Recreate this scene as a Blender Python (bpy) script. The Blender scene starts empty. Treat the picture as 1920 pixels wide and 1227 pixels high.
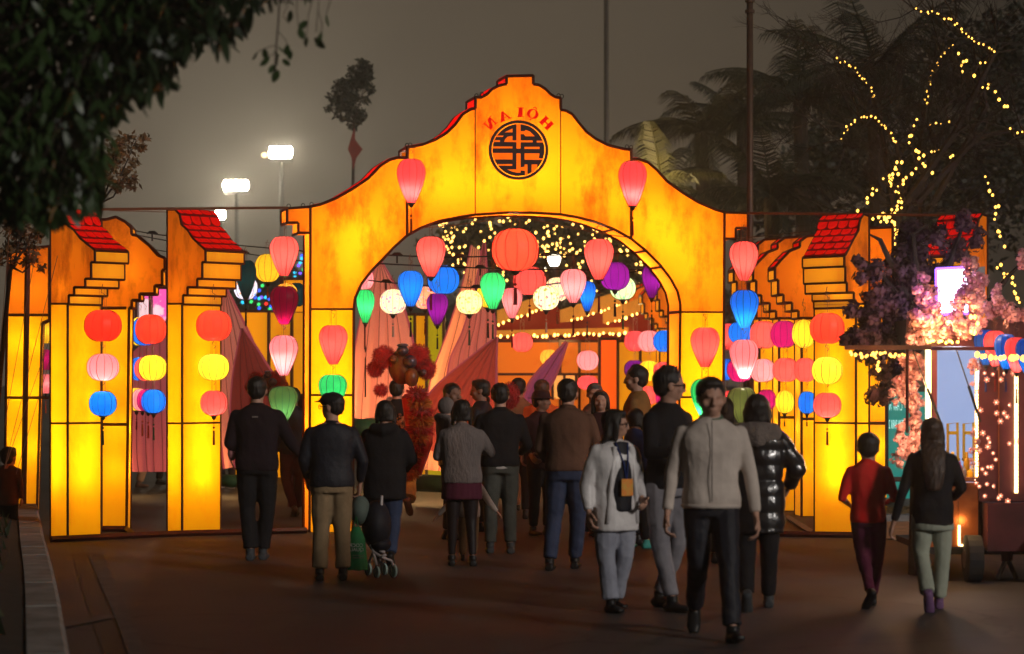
import bpy, bmesh, math, random
from mathutils import Vector, Matrix, noise
from mathutils.geometry import tessellate_polygon
random.seed(7)
R = math.radians
scene = bpy.context.scene
col = scene.collection

# ------------------------------------------------------------ camera, sky, light, exposure
F = 85 / 36 * 1920          # focal length in pixels of a 1920 wide picture
HZ = 716                    # row of the horizon
CAMH = 1.7
cam_d = bpy.data.cameras.new('camera')
cam = bpy.data.objects.new('camera', cam_d); col.objects.link(cam)
cam.location = (0, 0, CAMH); cam.rotation_euler = (R(90), 0, 0)
cam_d.lens = 85; cam_d.sensor_width = 36; cam_d.sensor_fit = 'HORIZONTAL'
cam_d.shift_y = (HZ - 613.5) / 1920
cam_d.clip_start = 0.5; cam_d.clip_end = 2000
cam_d.dof.use_dof = True; cam_d.dof.focus_distance = 26.6; cam_d.dof.aperture_fstop = 2.2
scene.camera = cam

world = bpy.data.worlds.new('World'); scene.world = world; world.use_nodes = True
wn = world.node_tree; wn.nodes.clear()
def wnode(t, **k):
    n = wn.nodes.new(t)
    for a, v in k.items(): setattr(n, a, v)
    return n
# the smog of the city lit from below: brown grey, paler low down and towards the floodlights
tc = wnode('ShaderNodeTexCoord')
dot = wnode('ShaderNodeVectorMath', operation='DOT_PRODUCT'); dot.inputs[1].default_value = Vector((-0.15, 1, 0.06)).normalized()
wn.links.new(tc.outputs['Generated'], dot.inputs[0])
mr = wnode('ShaderNodeMapRange', interpolation_type='SMOOTHERSTEP')
mr.inputs['From Min'].default_value = 0.90; mr.inputs['From Max'].default_value = 1.0
wn.links.new(dot.outputs['Value'], mr.inputs['Value'])
ramp = wnode('ShaderNodeMix', data_type='RGBA')
ramp.inputs['A'].default_value = (0.016, 0.013, 0.0095, 1); ramp.inputs['B'].default_value = (0.090, 0.070, 0.049, 1)
wn.links.new(mr.outputs['Result'], ramp.inputs['Factor'])
sky = wnode('ShaderNodeTexSky', sky_type='NISHITA'); sky.sun_disc = False
sky.sun_elevation = R(-6); sky.sun_rotation = R(200)
bg1 = wnode('ShaderNodeBackground'); bg1.inputs['Strength'].default_value = 1.0
bg2 = wnode('ShaderNodeBackground'); bg2.inputs['Strength'].default_value = 0.05
add = wnode('ShaderNodeAddShader'); wo = wnode('ShaderNodeOutputWorld')
wn.links.new(ramp.outputs['Result'], bg1.inputs['Color']); wn.links.new(sky.outputs['Color'], bg2.inputs['Color'])
wn.links.new(bg1.outputs[0], add.inputs[0]); wn.links.new(bg2.outputs[0], add.inputs[1]); wn.links.new(add.outputs[0], wo.inputs['Surface'])

sun_d = bpy.data.lights.new('night_light', 'SUN'); sun_d.energy = 1.25; sun_d.angle = R(8); sun_d.color = (1.0, 0.93, 0.86)
sun = bpy.data.objects.new('night_light', sun_d); col.objects.link(sun)
sun.rotation_euler = Vector((-0.85, 0.95, -0.42)).to_track_quat('-Z', 'Y').to_euler()

scene.view_settings.view_transform = 'Standard'; scene.view_settings.look = 'None'
scene.view_settings.exposure = 0; scene.view_settings.gamma = 1
try: scene.view_settings.use_curve_mapping = False
except Exception: pass
cy = scene.cycles
cy.use_denoising = True; cy.max_bounces = 6; cy.diffuse_bounces = 3; cy.transmission_bounces = 4
cy.volume_bounces = 0; cy.sample_clamp_indirect = 3.0; cy.use_light_tree = True
cy.caustics_reflective = False; cy.caustics_refractive = False

# ------------------------------------------------------------ helpers
def P(px, py, d): return Vector(((px - 960) / F * d, d, CAMH - (py - HZ) / F * d))
def GD(py): return CAMH * F / (py - HZ)           # distance of the ground seen at row py
def ray(px, py): return Vector(((px - 960) / F, 1, -(py - HZ) / F))
def on_plane(px, py, o, n):
    r = ray(px, py); c = Vector((0, 0, CAMH)); return c + r * ((o - c).dot(n) / r.dot(n))

class MB:
    def __init__(s): s.v = []; s.f = []; s.m = []
    def add(s, vs, fs, mi=0):
        b = len(s.v); s.v += [tuple(v) for v in vs]; s.f += [tuple(b + i for i in f) for f in fs]; s.m += [mi] * len(fs)
    def quad(s, a, b, c, d, mi=0): s.add([a, b, c, d], [(0, 1, 2, 3)], mi)
    def box(s, c, size, rot=0.0, mi=0):
        hx, hy, hz = size[0] / 2, size[1] / 2, size[2] / 2
        m = Matrix.Rotation(rot, 3, 'Z') if not isinstance(rot, Matrix) else rot
        vs = [Vector(c) + m @ Vector((x * hx, y * hy, z * hz)) for x in (-1, 1) for y in (-1, 1) for z in (-1, 1)]
        s.add(vs, [(0, 1, 3, 2), (4, 6, 7, 5), (0, 4, 5, 1), (2, 3, 7, 6), (0, 2, 6, 4), (1, 5, 7, 3)], mi)
    def tube(s, pts, rad, n=8, mi=0, flat=1.0, ref=None):
        pts = [Vector(p) for p in pts]
        if not isinstance(rad, (list, tuple)): rad = [rad] * len(pts)
        # rounded ends
        P0, P1 = pts[0], pts[-1]
        rings = []; prev = None
        for i, p in enumerate(pts):
            t = (pts[min(i + 1, len(pts) - 1)] - pts[max(i - 1, 0)])
            if t.length < 1e-9: t = Vector((0, 0, 1))
            t.normalize()
            if prev is None:
                a = Vector(ref) if ref else (Vector((0, 0, 1)) if abs(t.z) < 0.9 else Vector((1, 0, 0)))
                x = (a - t * a.dot(t)).normalized()
            else:
                x = (prev - t * prev.dot(t)).normalized()
            prev = x; y = t.cross(x)
            r = rad[i]; rx, ry = (r if isinstance(r, (list, tuple)) else (r, r * flat))
            rings.append([p + x * math.cos(2 * math.pi * k / n) * rx + y * math.sin(2 * math.pi * k / n) * ry for k in range(n)])
        vs = [v for rg in rings for v in rg]; fs = []
        for i in range(len(rings) - 1):
            for k in range(n):
                a, b = i * n + k, i * n + (k + 1) % n
                fs.append((a, b, b + n, a + n))
        fs.append(tuple(range(n))[::-1]); fs.append(tuple((len(rings) - 1) * n + k for k in range(n)))
        s.add(vs, fs, mi)
    def bar(s, a, b, w, mi=0): s.tube([a, b], w * 0.7071, 4, mi)
    def ellipsoid(s, c, r, rot=None, nu=14, nv=9, mi=0):
        vs = []; fs = []; m = rot or Matrix.Identity(3)
        for j in range(nv + 1):
            ph = math.pi * j / nv
            for i in range(nu):
                th = 2 * math.pi * i / nu
                vs.append(Vector(c) + m @ Vector((r[0] * math.sin(ph) * math.cos(th), r[1] * math.sin(ph) * math.sin(th), r[2] * math.cos(ph))))
        for j in range(nv):
            for i in range(nu):
                a, b = j * nu + i, j * nu + (i + 1) % nu
                if j == 0: fs.append((a, a + nu, b + nu))
                elif j == nv - 1: fs.append((a, a + nu, b))
                else: fs.append((a, a + nu, b + nu, b))
        s.add(vs, fs, mi)
    def poly(s, pts, mi=0):
        tri = tessellate_polygon([[Vector(p) for p in pts]])
        s.add(pts, [tuple(t) for t in tri], mi)
    def prism(s, pts, off, mi=0, side=None):
        off = Vector(off); n = len(pts); pts = [Vector(p) for p in pts]
        tri = [tuple(t) for t in tessellate_polygon([pts])]
        s.add(pts + [p + off for p in pts], tri + [tuple(i + n for i in t[::-1]) for t in tri], mi)
        for i in range(n):
            j = (i + 1) % n
            s.quad(pts[i], pts[j], pts[j] + off, pts[i] + off, mi if side is None else side)
    def mesh(s, name):
        me = bpy.data.meshes.new(name); me.from_pydata(s.v, [], s.f)
        return me
    def build(s, name, mats, parent=None, smooth=False, kind=None, label=None, weld=False):
        me = s.mesh(name)
        if weld:
            bm = bmesh.new(); bm.from_mesh(me); bmesh.ops.remove_doubles(bm, verts=bm.verts, dist=1e-5)
            bmesh.ops.recalc_face_normals(bm, faces=bm.faces); bm.to_mesh(me); bm.free()
        if not isinstance(mats, (list, tuple)): mats = [mats]
        for m in mats: me.materials.append(m)
        if not weld and len(mats) > 1: me.polygons.foreach_set('material_index', s.m)
        if smooth: me.polygons.foreach_set('use_smooth', [True] * len(me.polygons))
        me.update()
        return link(name, me, parent, kind, label)

def link(name, me, parent=None, kind=None, label=None):
    o = bpy.data.objects.new(name, me); col.objects.link(o)
    if parent is not None:
        o.parent = parent; o.matrix_parent_inverse = Matrix.Identity(4)
        if me is not None and not o.get('_local'): o.location = -Vector(parent.location) if parent.parent is None and parent.rotation_euler.z == 0 else o.location
    if kind: o['kind'] = kind
    if label: o['label'] = label
    return o
def link_local(name, me, parent, mat=None):
    o = bpy.data.objects.new(name, me); col.objects.link(o); o.parent = parent
    if mat is not None:
        if len(me.materials) == 0: me.materials.append(mat)
        o.material_slots[0].link = 'OBJECT'; o.material_slots[0].material = mat
    return o
def thing(name, label, cat, loc=(0, 0, 0), group=None):
    o = bpy.data.objects.new(name, None); col.objects.link(o); o.location = loc; o.empty_display_size = 0.1
    o['label'] = label; o['category'] = cat
    if group: o['group'] = group
    return o
def tag(o, label, cat, group=None, kind=None):
    o['label'] = label; o['category'] = cat
    if group: o['group'] = group
    if kind: o['kind'] = kind
    return o

# ------------------------------------------------------------ materials
def new_mat(name):
    m = bpy.data.materials.new(name); m.use_nodes = True; m.node_tree.nodes.clear(); return m
def N(m, t, **k):
    n = m.node_tree.nodes.new(t)
    for a, v in k.items(): setattr(n, a, v)
    return n
def L(m, a, b): m.node_tree.links.new(a, b)
def c4(c): return (c[0], c[1], c[2], 1)
def noise_node(m, scale, detail=4, rough=0.6, stretch=None, coord='Object', seed=0.0):
    t = N(m, 'ShaderNodeTexCoord'); mp = N(m, 'ShaderNodeMapping')
    if stretch: mp.inputs['Scale'].default_value = stretch
    mp.inputs['Location'].default_value = (seed, seed * 1.7, seed * 0.3)
    n = N(m, 'ShaderNodeTexNoise'); n.inputs['Scale'].default_value = scale; n.inputs['Detail'].default_value = detail; n.inputs['Roughness'].default_value = rough
    L(m, t.outputs[coord], mp.inputs['Vector']); L(m, mp.outputs['Vector'], n.inputs['Vector'])
    return n
def maprange(m, sock, a, b, c=0.0, d=1.0):
    n = N(m, 'ShaderNodeMapRange'); n.inputs['From Min'].default_value = a; n.inputs['From Max'].default_value = b
    n.inputs['To Min'].default_value = c; n.inputs['To Max'].default_value = d; L(m, sock, n.inputs['Value']); return n.outputs['Result']
def mixc(m, fac, a, b):
    n = N(m, 'ShaderNodeMix', data_type='RGBA')
    if isinstance(fac, (int, float)): n.inputs['Factor'].default_value = fac
    else: L(m, fac, n.inputs['Factor'])
    for s, k in ((a, 'A'), (b, 'B')):
        if isinstance(s, (tuple, list)): n.inputs[k].default_value = c4(s)
        else: L(m, s, n.inputs[k])
    return n.outputs['Result']

def mat_plain(name, c, rough=0.7, c2=None, scale=8, bump=0.0, bscale=40, metal=0.0, spec=0.4, stretch=None, sheen=0.0, coat=0.0):
    m = new_mat(name); o = N(m, 'ShaderNodeOutputMaterial'); b = N(m, 'ShaderNodeBsdfPrincipled')
    L(m, b.outputs[0], o.inputs[0]); b.inputs['Roughness'].default_value = rough; b.inputs['Metallic'].default_value = metal
    b.inputs['Specular IOR Level'].default_value = spec; b.inputs['Sheen Weight'].default_value = sheen; b.inputs['Coat Weight'].default_value = coat
    c2 = c2 or tuple(x * 0.72 for x in c)
    nn = noise_node(m, scale, 5, 0.65, stretch)
    L(m, mixc(m, maprange(m, nn.outputs[0], 0.35, 0.65), c2, c), b.inputs['Base Color'])
    if bump:
        nb = noise_node(m, bscale, 4, 0.6, stretch); bp = N(m, 'ShaderNodeBump'); bp.inputs['Strength'].default_value = bump; bp.inputs['Distance'].default_value = 0.02
        L(m, nb.outputs[0], bp.inputs['Height']); L(m, bp.outputs[0], b.inputs['Normal'])
    return m
def mat_emit(name, c, k, sample=True):
    m = new_mat(name); o = N(m, 'ShaderNodeOutputMaterial'); e = N(m, 'ShaderNodeEmission')
    e.inputs['Color'].default_value = c4(c); e.inputs['Strength'].default_value = k; L(m, e.outputs[0], o.inputs[0])
    if not sample: m.cycles.emission_sampling = 'NONE'
    return m
def mat_fabric(name, c, dirty, k, tcol=None, stain=0.5, streak=(1.5, 1.5, 0.45), scale=2.2, thr=(0.50, 0.74), sample=True, rough=0.9):
    """painted cloth lit from behind: translucent, with a weak glow of its own; stains are paint"""
    m = new_mat(name); o = N(m, 'ShaderNodeOutputMaterial')
    n1 = noise_node(m, scale, 6, 0.62, streak); n2 = noise_node(m, scale * 3.7, 5, 0.7, (1, 1, 0.8), seed=3.1)
    mul = N(m, 'ShaderNodeMath', operation='MULTIPLY_ADD'); L(m, n2.outputs[0], mul.inputs[0]); mul.inputs[1].default_value = 0.30
    L(m, n1.outputs[0], mul.inputs[2])
    f = maprange(m, mul.outputs[0], thr[0] + 0.17, thr[1] + 0.17, 0.0, stain)
    colr = mixc(m, f, c, dirty)
    tr = N(m, 'ShaderNodeBsdfTranslucent'); L(m, colr, tr.inputs['Color'])
    df = N(m, 'ShaderNodeBsdfDiffuse'); L(m, colr, df.inputs['Color'])
    mx = N(m, 'ShaderNodeMixShader'); mx.inputs[0].default_value = 0.72; L(m, df.outputs[0], mx.inputs[1]); L(m, tr.outputs[0], mx.inputs[2])
    e = N(m, 'ShaderNodeEmission'); L(m, colr, e.inputs['Color']); e.inputs['Strength'].default_value = k
    ad = N(m, 'ShaderNodeAddShader'); L(m, mx.outputs[0], ad.inputs[0]); L(m, e.outputs[0], ad.inputs[1]); L(m, ad.outputs[0], o.inputs[0])
    if not sample: m.cycles.emission_sampling = 'NONE'
    return m

M = {}
M['gold'] = mat_fabric('painted_cloth_amber', (1.0, 0.265, 0.004), (0.30, 0.042, 0.002), 0.20, stain=0.95, thr=(0.46, 0.72))
M['gold_top'] = mat_fabric('painted_cloth_ochre', (0.86, 0.23, 0.006), (0.28, 0.045, 0.002), 0.20, stain=0.95, thr=(0.46, 0.72))
M['yellow'] = mat_fabric('painted_cloth_yellow', (1.0, 0.46, 0.003), (0.70, 0.17, 0.002), 0.27, stain=0.6, thr=(0.48, 0.78))
M['riser'] = mat_fabric('painted_cloth_riser', (0.86, 0.36, 0.012), (0.5, 0.14, 0.004), 0.42, stain=0.6)
M['inner'] = mat_fabric('painted_cloth_orange', (0.95, 0.22, 0.008), (0.55, 0.09, 0.003), 0.62, stain=0.5)
M['frame'] = mat_plain('dark_red_brown_frame', (0.075, 0.011, 0.004), 0.5, (0.040, 0.006, 0.003))
M['tile'] = mat_fabric('red_tile_cloth', (0.66, 0.006, 0.003), (0.28, 0.003, 0.002), 0.50, stain=0.8, scale=5)
M['tile_gap'] = mat_plain('tile_gap_dark_red', (0.22, 0.008, 0.005), 0.6)
M['red_paint'] = mat_fabric('red_letter_paint', (0.50, 0.004, 0.003), (0.40, 0.003, 0.002), 0.80, stain=0.2)
M['black'] = mat_plain('black_wire', (0.012, 0.010, 0.010), 0.5)
M['steel'] = mat_plain('dull_steel_pole', (0.09, 0.075, 0.065), 0.5, metal=0.2)

# one light inside a lit thing: the bulb the cloth hides
def bulb(p, power, color=(1, 0.86, 0.55), r=0.03, parent=None, name='bulb'):
    l = bpy.data.lights.new(name, 'POINT'); l.energy = power; l.color = color; l.shadow_soft_size = r
    o = bpy.data.objects.new(name, l); col.objects.link(o); o.location = p
    if parent is not None:
        o.parent = parent; o.location = Vector(p) - Vector(parent.location)
    return o
# ------------------------------------------------------------ ground
def build_ground():
    m = new_mat('asphalt'); o = N(m, 'ShaderNodeOutputMaterial'); b = N(m, 'ShaderNodeBsdfPrincipled'); L(m, b.outputs[0], o.inputs[0])
    n1 = noise_node(m, 0.5, 6, 0.6); n2 = noise_node(m, 60, 3, 0.7); n3 = noise_node(m, 3.0, 5, 0.6, (1, 0.3, 1))
    c = mixc(m, maprange(m, n1.outputs[0], 0.35, 0.65), (0.022, 0.0215, 0.0225), (0.042, 0.040, 0.041))
    c = mixc(m, maprange(m, n2.outputs[0], 0.4, 0.75, 0, 0.6), c, (0.065, 0.058, 0.054))
    c = mixc(m, maprange(m, n3.outputs[0], 0.55, 0.75, 0, 0.5), c, (0.028, 0.024, 0.022))
    tcn = N(m, 'ShaderNodeTexCoord'); wz = noise_node(m, 1.3, 4, 0.6); vm_ = N(m, 'ShaderNodeVectorMath', operation='MULTIPLY_ADD'); L(m, wz.outputs['Color'], vm_.inputs[0]); vm_.inputs[1].default_value = (0.9, 0.9, 0); L(m, tcn.outputs['Object'], vm_.inputs[2])
    vo = N(m, 'ShaderNodeTexVoronoi', feature='DISTANCE_TO_EDGE'); vo.inputs['Scale'].default_value = 0.32; L(m, vm_.outputs[0], vo.inputs['Vector'])
    c = mixc(m, maprange(m, vo.outputs['Distance'], 0.0, 0.012, 0.75, 0.0), c, (0.008, 0.007, 0.007))
    L(m, c, b.inputs['Base Color']); b.inputs['Specular IOR Level'].default_value = 0.30
    L(m, maprange(m, n1.outputs[0], 0.3, 0.7, 0.60, 0.76), b.inputs['Roughness'])
    bp = N(m, 'ShaderNodeBump'); bp.inputs['Strength'].default_value = 0.25; bp.inputs['Distance'].default_value = 0.004
    L(m, n2.outputs[0], bp.inputs['Height']); L(m, bp.outputs[0], b.inputs['Normal'])
    g = MB(); g.quad((-400, -30, 0), (400, -30, 0), (400, 900, 0), (-400, 900, 0)); g.build('ground', m, kind='structure')
build_ground()
M['kerb'] = mat_plain('kerb_concrete', (0.26, 0.24, 0.22), 0.85, (0.14, 0.125, 0.11), 3, 0.3, 30)
M['soil'] = mat_plain('dark_verge_soil', (0.020, 0.018, 0.012), 0.95, (0.010, 0.010, 0.007), 4, 0.6, 12)
M['paint'] = mat_plain('worn_pale_paving', (0.075, 0.065, 0.060), 0.8, (0.035, 0.03, 0.028), 3.5)
M['patch'] = mat_plain('dark_asphalt_patch', (0.016, 0.014, 0.013), 0.7, (0.010, 0.009, 0.008), 3)

# kerb stones along the left side: outer edge traced as ground points, each stone a piece
kpx = [(128, 1260), (112, 1160), (100, 1100), (84, 1040), (76, 1000), (66, 950), (58, 915), (40, 893), (10, 883)]
def ground_pt(px, py): d = GD(py); return Vector(((px - 960) / F * d, d, 0))
kpts = [ground_pt(*p) for p in kpx]; kpts.insert(0, kpts[0] + (kpts[0] - kpts[1]) * 1.4)
def resample(pts, step):
    out = [pts[0]]; acc = 0
    for a, b in zip(pts, pts[1:]):
        l = (b - a).length; t = step - acc
        while t < l: out.append(a.lerp(b, t / l)); t += step
        acc = (acc + l) % step if l + acc >= step else acc + l
    out.append(pts[-1]); return out
kk = resample(kpts, 1.0)
kerb = thing('kerb', 'weathered concrete kerb curving along the left edge of the road', 'kerb', kk[0])
for a, b in zip(kk, kk[1:]):
    if (b - a).length < 0.15: continue
    d = (b - a).normalized(); nl = Vector((-d.y, d.x, 0)); a2 = a + d * 0.008; b2 = b - d * 0.008; h = 0.17 + random.uniform(-.006, .006)
    s = MB()
    prof = [(0.0, 0.0), (0.0, h - 0.03), (0.03, h), (0.24, h), (0.24, 0.0)]
    s.prism([a2 + nl * u + Vector((0, 0, z)) for u, z in prof], b2 - a2)
    s.build('kerb_stone', M['kerb'], kerb)
vm = MB()   # planted verge mounding up behind the kerb
for i in range(len(kk) - 1):
    for u0, u1, z0, z1 in ((0.24, 1.0, 0.15, 0.32), (1.0, 3.5, 0.32, 0.55), (3.5, 9, 0.55, 0.6)):
        def q(i, u, z):
            d = (kk[min(i + 1, len(kk) - 1)] - kk[max(i - 1, 0)]).normalized(); nl = Vector((-d.y, d.x, 0))
            p = kk[i] + nl * u; p.z = z + 0.05 * noise.noise(p * 1.5) * (u > 0.5); return p
        vm.quad(q(i, u0, z0), q(i + 1, u0, z0), q(i + 1, u1, z1), q(i, u1, z1))
vm.build('verge', M['soil'], kind='structure')
# low ground cover on the verge
gm = MB()
for k in range(2600):
    i = random.randrange(len(kk) - 1); p = kk[i].lerp(kk[i + 1], random.random()); d = (kk[i + 1] - kk[i]).normalized(); nl = Vector((-d.y, d.x, 0))
    u = random.uniform(0.35, 3.2); p = p + nl * u; z = 0.15 + (u - .24) * 0.16
    h = random.uniform(0.05, 0.17); a = random.uniform(0, 6.28); w = Vector((math.cos(a), math.sin(a), 0)) * random.uniform(0.01, 0.03)
    t = Vector((random.uniform(-.06, .06), random.uniform(-.06, .06), h)); p.z = z
    gm.add([p - w, p + w, p + t + w * .3, p + t * 1.2], [(0, 1, 2), (0, 2, 3)])
M['leaf_dark'] = mat_plain('dark_leaf', (0.020, 0.034, 0.012), 0.55, (0.010, 0.018, 0.008), 3)
tag(gm.build('ground_cover', M['leaf_dark'], kind='stuff'), 'low dark plants growing on the verge behind the kerb', 'plants', kind='stuff')

# pale band and darker patch on the road by the kerb
def strip(name, pl, pr, z, m):
    s = MB(); a = [ground_pt(*p) for p in pl]; b = [ground_pt(*p) for p in pr]
    for v in a + b: v.z = z
    for i in range(len(a) - 1): s.quad(a[i], b[i], b[i + 1], a[i + 1])
    return s.build(name, m, kind='structure')
strip('drain_patch', [(128, 1020), (170, 1160), (205, 1260)], [(152, 1020), (212, 1160), (245, 1260)], 0.004, M['patch'])
strip('pale_paving_band', [(154, 1020), (215, 1158), (252, 1260)], [(184, 1020), (244, 1158), (292, 1260)], 0.008, M['paint'])
strip('cross_band', [(118, 1180), (200, 1164)], [(116, 1172), (198, 1157)], 0.012, M['paint'])
strip('cross_band', [(200, 1164), (244, 1160)], [(198, 1157), (243, 1156)], 0.012, M['paint'])

# ------------------------------------------------------------ the arch gate
GA = P(580, HZ, 27.3); GB = P(1358, HZ, 28.4)
gdir = (GB - GA).normalized(); gn = Vector((-gdir.y, gdir.x, 0))      # gn points away from the camera
T = 0.45
def G(px, py, off=0.0): return on_plane(px, py, GA, gn) + gn * off
gate = thing('arch_gate', 'glowing amber arch gate with stepped gable top and round black emblem', 'gate', (GA + GB) / 2 - Vector((0, 0, CAMH)))
WIN_L = [(763, 296), (745, 296), (730, 300), (712, 312), (690, 335), (660, 355), (630, 372), (600, 384), (582, 388)]
MID_L = [(891, 203.6), (882, 205), (867, 215), (852.6, 234.5), (838, 249), (817, 262), (794, 271), (773, 275.5), (763, 276.5)]
CEN = [(891, 203.6), (891, 183), (902.5, 183), (913, 177), (923, 167), (935, 161), (949.5, 158), (949.5, 143.5), (999.4, 142), (999.4, 158), (1011, 160), (1023, 168), (1031.7, 177), (1040.5, 182.5), (1051, 184), (1051, 206.5)]
MID_R = [(1051, 206.5), (1061, 208), (1073, 215), (1084.5, 230), (1099, 247.6), (1117, 261), (1140, 272.6), (1170, 280), (1183, 281)]
WIN_R = [(1183, 299), (1197, 299), (1215, 305), (1232, 320), (1250, 340), (1280, 362), (1310, 380), (1340, 393), (1360, 399)]
ARCH = [(663, 580), (665, 560), (677, 533), (697, 507), (717, 487), (737, 465), (763, 442), (790, 427), (823, 415), (863, 407), (891, 403), (950, 399), (1003, 399.5), (1051, 402.5), (1083, 408), (1117, 417), (1150, 430), (1183, 448), (1210, 470), (1237, 497), (1257, 523), (1270, 547), (1275, 570), (1275, 585)]
aw = lambda x0, x1: [p for p in ARCH if x0 <= p[0] <= x1]
panels = [
    ('wing_panel', WIN_L[::-1] + aw(664, 763)[::-1] + [(663, 580), (582, 580)], 'gold'),
    ('arch_panel', MID_L[::-1] + aw(763, 891)[::-1], 'gold'),
    ('crown_panel', CEN + aw(891, 1051)[::-1], 'gold'),
    ('arch_panel', MID_R + aw(1051, 1183)[::-1], 'gold'),
    ('wing_panel', WIN_R + [(1358, 585.5), (1275, 585.5)] + aw(1183, 1274)[::-1], 'gold'),
    ('column_panel', [(582, 580), (663, 580), (663, 741), (582, 741)], 'yellow'),
    ('column_panel', [(582, 741), (663, 741), (661, 1000), (580, 998)], 'yellow'),
    ('column_panel', [(1275, 585.5), (1358, 585.5), (1356, 745), (1273, 745)], 'yellow'),
    ('column_panel', [(1273, 745), (1356, 745), (1354, 988), (1271, 988)], 'yellow'),
    ('bracket_panel', [(582, 388), (538, 391), (538, 418), (559, 418), (559, 437), (582, 437)], 'gold_top'),
    ('bracket_panel', [(1358, 400), (1402, 400), (1402, 428), (1379, 428), (1379, 448), (1358, 448)], 'gold_top')]
frame = MB()
def gline(p, w=0.030, off=-0.012):
    w *= .66
    for a, b in zip(p, p[1:]): frame.bar(G(*a, off), G(*b, off), w)
for nm, pl, mt in panels:
    s = MB(); s.poly([G(*p) for p in pl]); s.build(nm, M[mt], gate)
    b = MB(); b.poly([G(*p, T) for p in pl]); b.build('back_panel', M[mt], gate)
TOP = WIN_L[::-1] + [(763, 276.5)] + MID_L[::-1][1:] + CEN[1:] + MID_R[1:] + [(1183, 299)] + WIN_R[1:] 
gline([(538, 391), (582, 388)]); gline(TOP, 0.036); gline([(1360, 399), (1402, 400)])
gline([(582, 388), (580, 998)], 0.032); gline([(1358, 399), (1354, 988)], 0.032)
gline([(538, 391), (538, 418), (559, 418), (559, 437), (582, 437)], 0.032); gline([(1402, 400), (1402, 428), (1379, 428), (1379, 448), (1358, 448)], 0.032)
gline([(661, 1000), (663, 580)] + ARCH[1:] + [(1271, 988)], 0.034)
for a in (((582, 580), (663, 580)), ((582, 741), (663, 741)), ((1275, 585.5), (1358, 585.5)), ((1273, 745), (1356, 745))): gline(a, 0.026)
for a in (((891, 203), (891, 403)), ((1051, 206), (1051, 402))): gline(a, 0.014, -0.004)
for a in (((763, 276), (763, 442)), ((1183, 281), (1183, 448))): gline(a, 0.034)
# depth of the structure: soffits, end faces and the red tiled top
def side(name, pl, mat, inset=0.0):
    s = MB()
    for a, b in zip(pl, pl[1:]): s.quad(G(*a, 0.004), G(*b, 0.004), G(*b, T - 0.004), G(*a, T - 0.004))
    return s.build(name, M[mat], gate)
side('soffit', [(663, 1000), (663, 580)] + ARCH[1:] + [(1275, 990)], 'inner')
side('end_face', [(538, 391), (538, 418), (559, 418), (559, 437), (582, 437), (582, 998)], 'inner')
side('end_face', [(1402, 400), (1402, 428), (1379, 428), (1379, 448), (1358, 448), (1356, 988)], 'inner')
def gtop_tiles(pl):
    pts = [G(*p, 0) for p in pl]
    for a, b in zip(pts, pts[1:]):
        l = (b - a).length; n = max(1, round(l / 0.14))
        for k in range(n):
            p, q = a.lerp(b, k / n), a.lerp(b, (k + 0.96) / n)
            for j in range(3):
                o0, o1 = 0.02 + j * (T - .04) / 3, 0.02 + (j + 0.94) * (T - .04) / 3
                s = MB(); up = Vector((0, 0, 0.016 + 0.006 * random.random()))
                s.prism([p + gn * o0, q + gn * o0, q + gn * o1, p + gn * o1], up); s.build('roof_tile', M['tile'], gate)
for seg in (WIN_L, MID_L, CEN, MID_R, WIN_R): gtop_tiles(seg)
frame2 = MB()
for p in [(538, 391), (582, 388), (763, 276.5), (891, 183), (949.5, 143.5), (999.4, 142), (1051, 184), (1183, 281), (1402, 400), (663, 1000), (582, 998), (1356, 988), (1275, 990), (1275, 585), (663, 580), (538, 418), (559, 437), (1210, 470), (1150, 430), (1240, 500)]:
    frame2.bar(G(*p, 0), G(*p, T), 0.026)
for a, b in zip(TOP, TOP[1:]): frame2.bar(G(*a, T), G(*b, T), 0.03)
for a in (((582, 388), (580, 998)), ((1358, 399), (1354, 988)), ((538, 391), (538, 418)), ((1402, 400), (1402, 428))): frame2.bar(G(*a[0], T), G(*a[1], T), 0.03)
arc2 = [(661, 1000), (663, 580)] + ARCH[1:] + [(1271, 988)]
for a, b in zip(arc2, arc2[1:]): frame2.bar(G(*a, T), G(*b, T), 0.03)
frame.build('front_frame', M['frame'], gate); frame2.build('rear_frame', M['frame'], gate)
for x, y in ((763, 276), (769, 275.5), (1053, 184), (1047, 183), (893, 183), (903, 180), (1175, 279), (1183, 280), (541, 390), (584, 387), (568, 389)):
    c = G(x, y - 3, -0.01)
    hk = MB(); hk.tube([c + Vector((math.cos(a) * .02, 0, math.sin(a) * .024)) for a in [k * math.pi / 6 for k in range(13)]], 0.005, 4)
    hk.build('lifting_eye', M['black'], gate)
# bulbs inside the boxes
for x, y, w in ((680, 440, 20), (650, 500, 14), (620, 420, 5), (725, 370, 7), (810, 340, 15), (855, 350, 10), (850, 270, 4), (925, 335, 15), (1015, 335, 15), (970, 300, 9), (925, 265, 6), (1020, 265, 6), (970, 195, 3.5),
                (1110, 340, 15), (1150, 370, 10), (1090, 270, 5), (1225, 410, 15), (1250, 460, 12), (1290, 430, 6), (1305, 510, 14), (1335, 450, 4),
                (622, 630, 7), (622, 710, 12), (622, 800, 14), (622, 880, 16), (1315, 640, 7), (1315, 710, 12), (1315, 800, 14), (1315, 880, 16)):
    bulb(G(x, y, T * 0.86), w * 0.95, r=.06, parent=gate)

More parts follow.
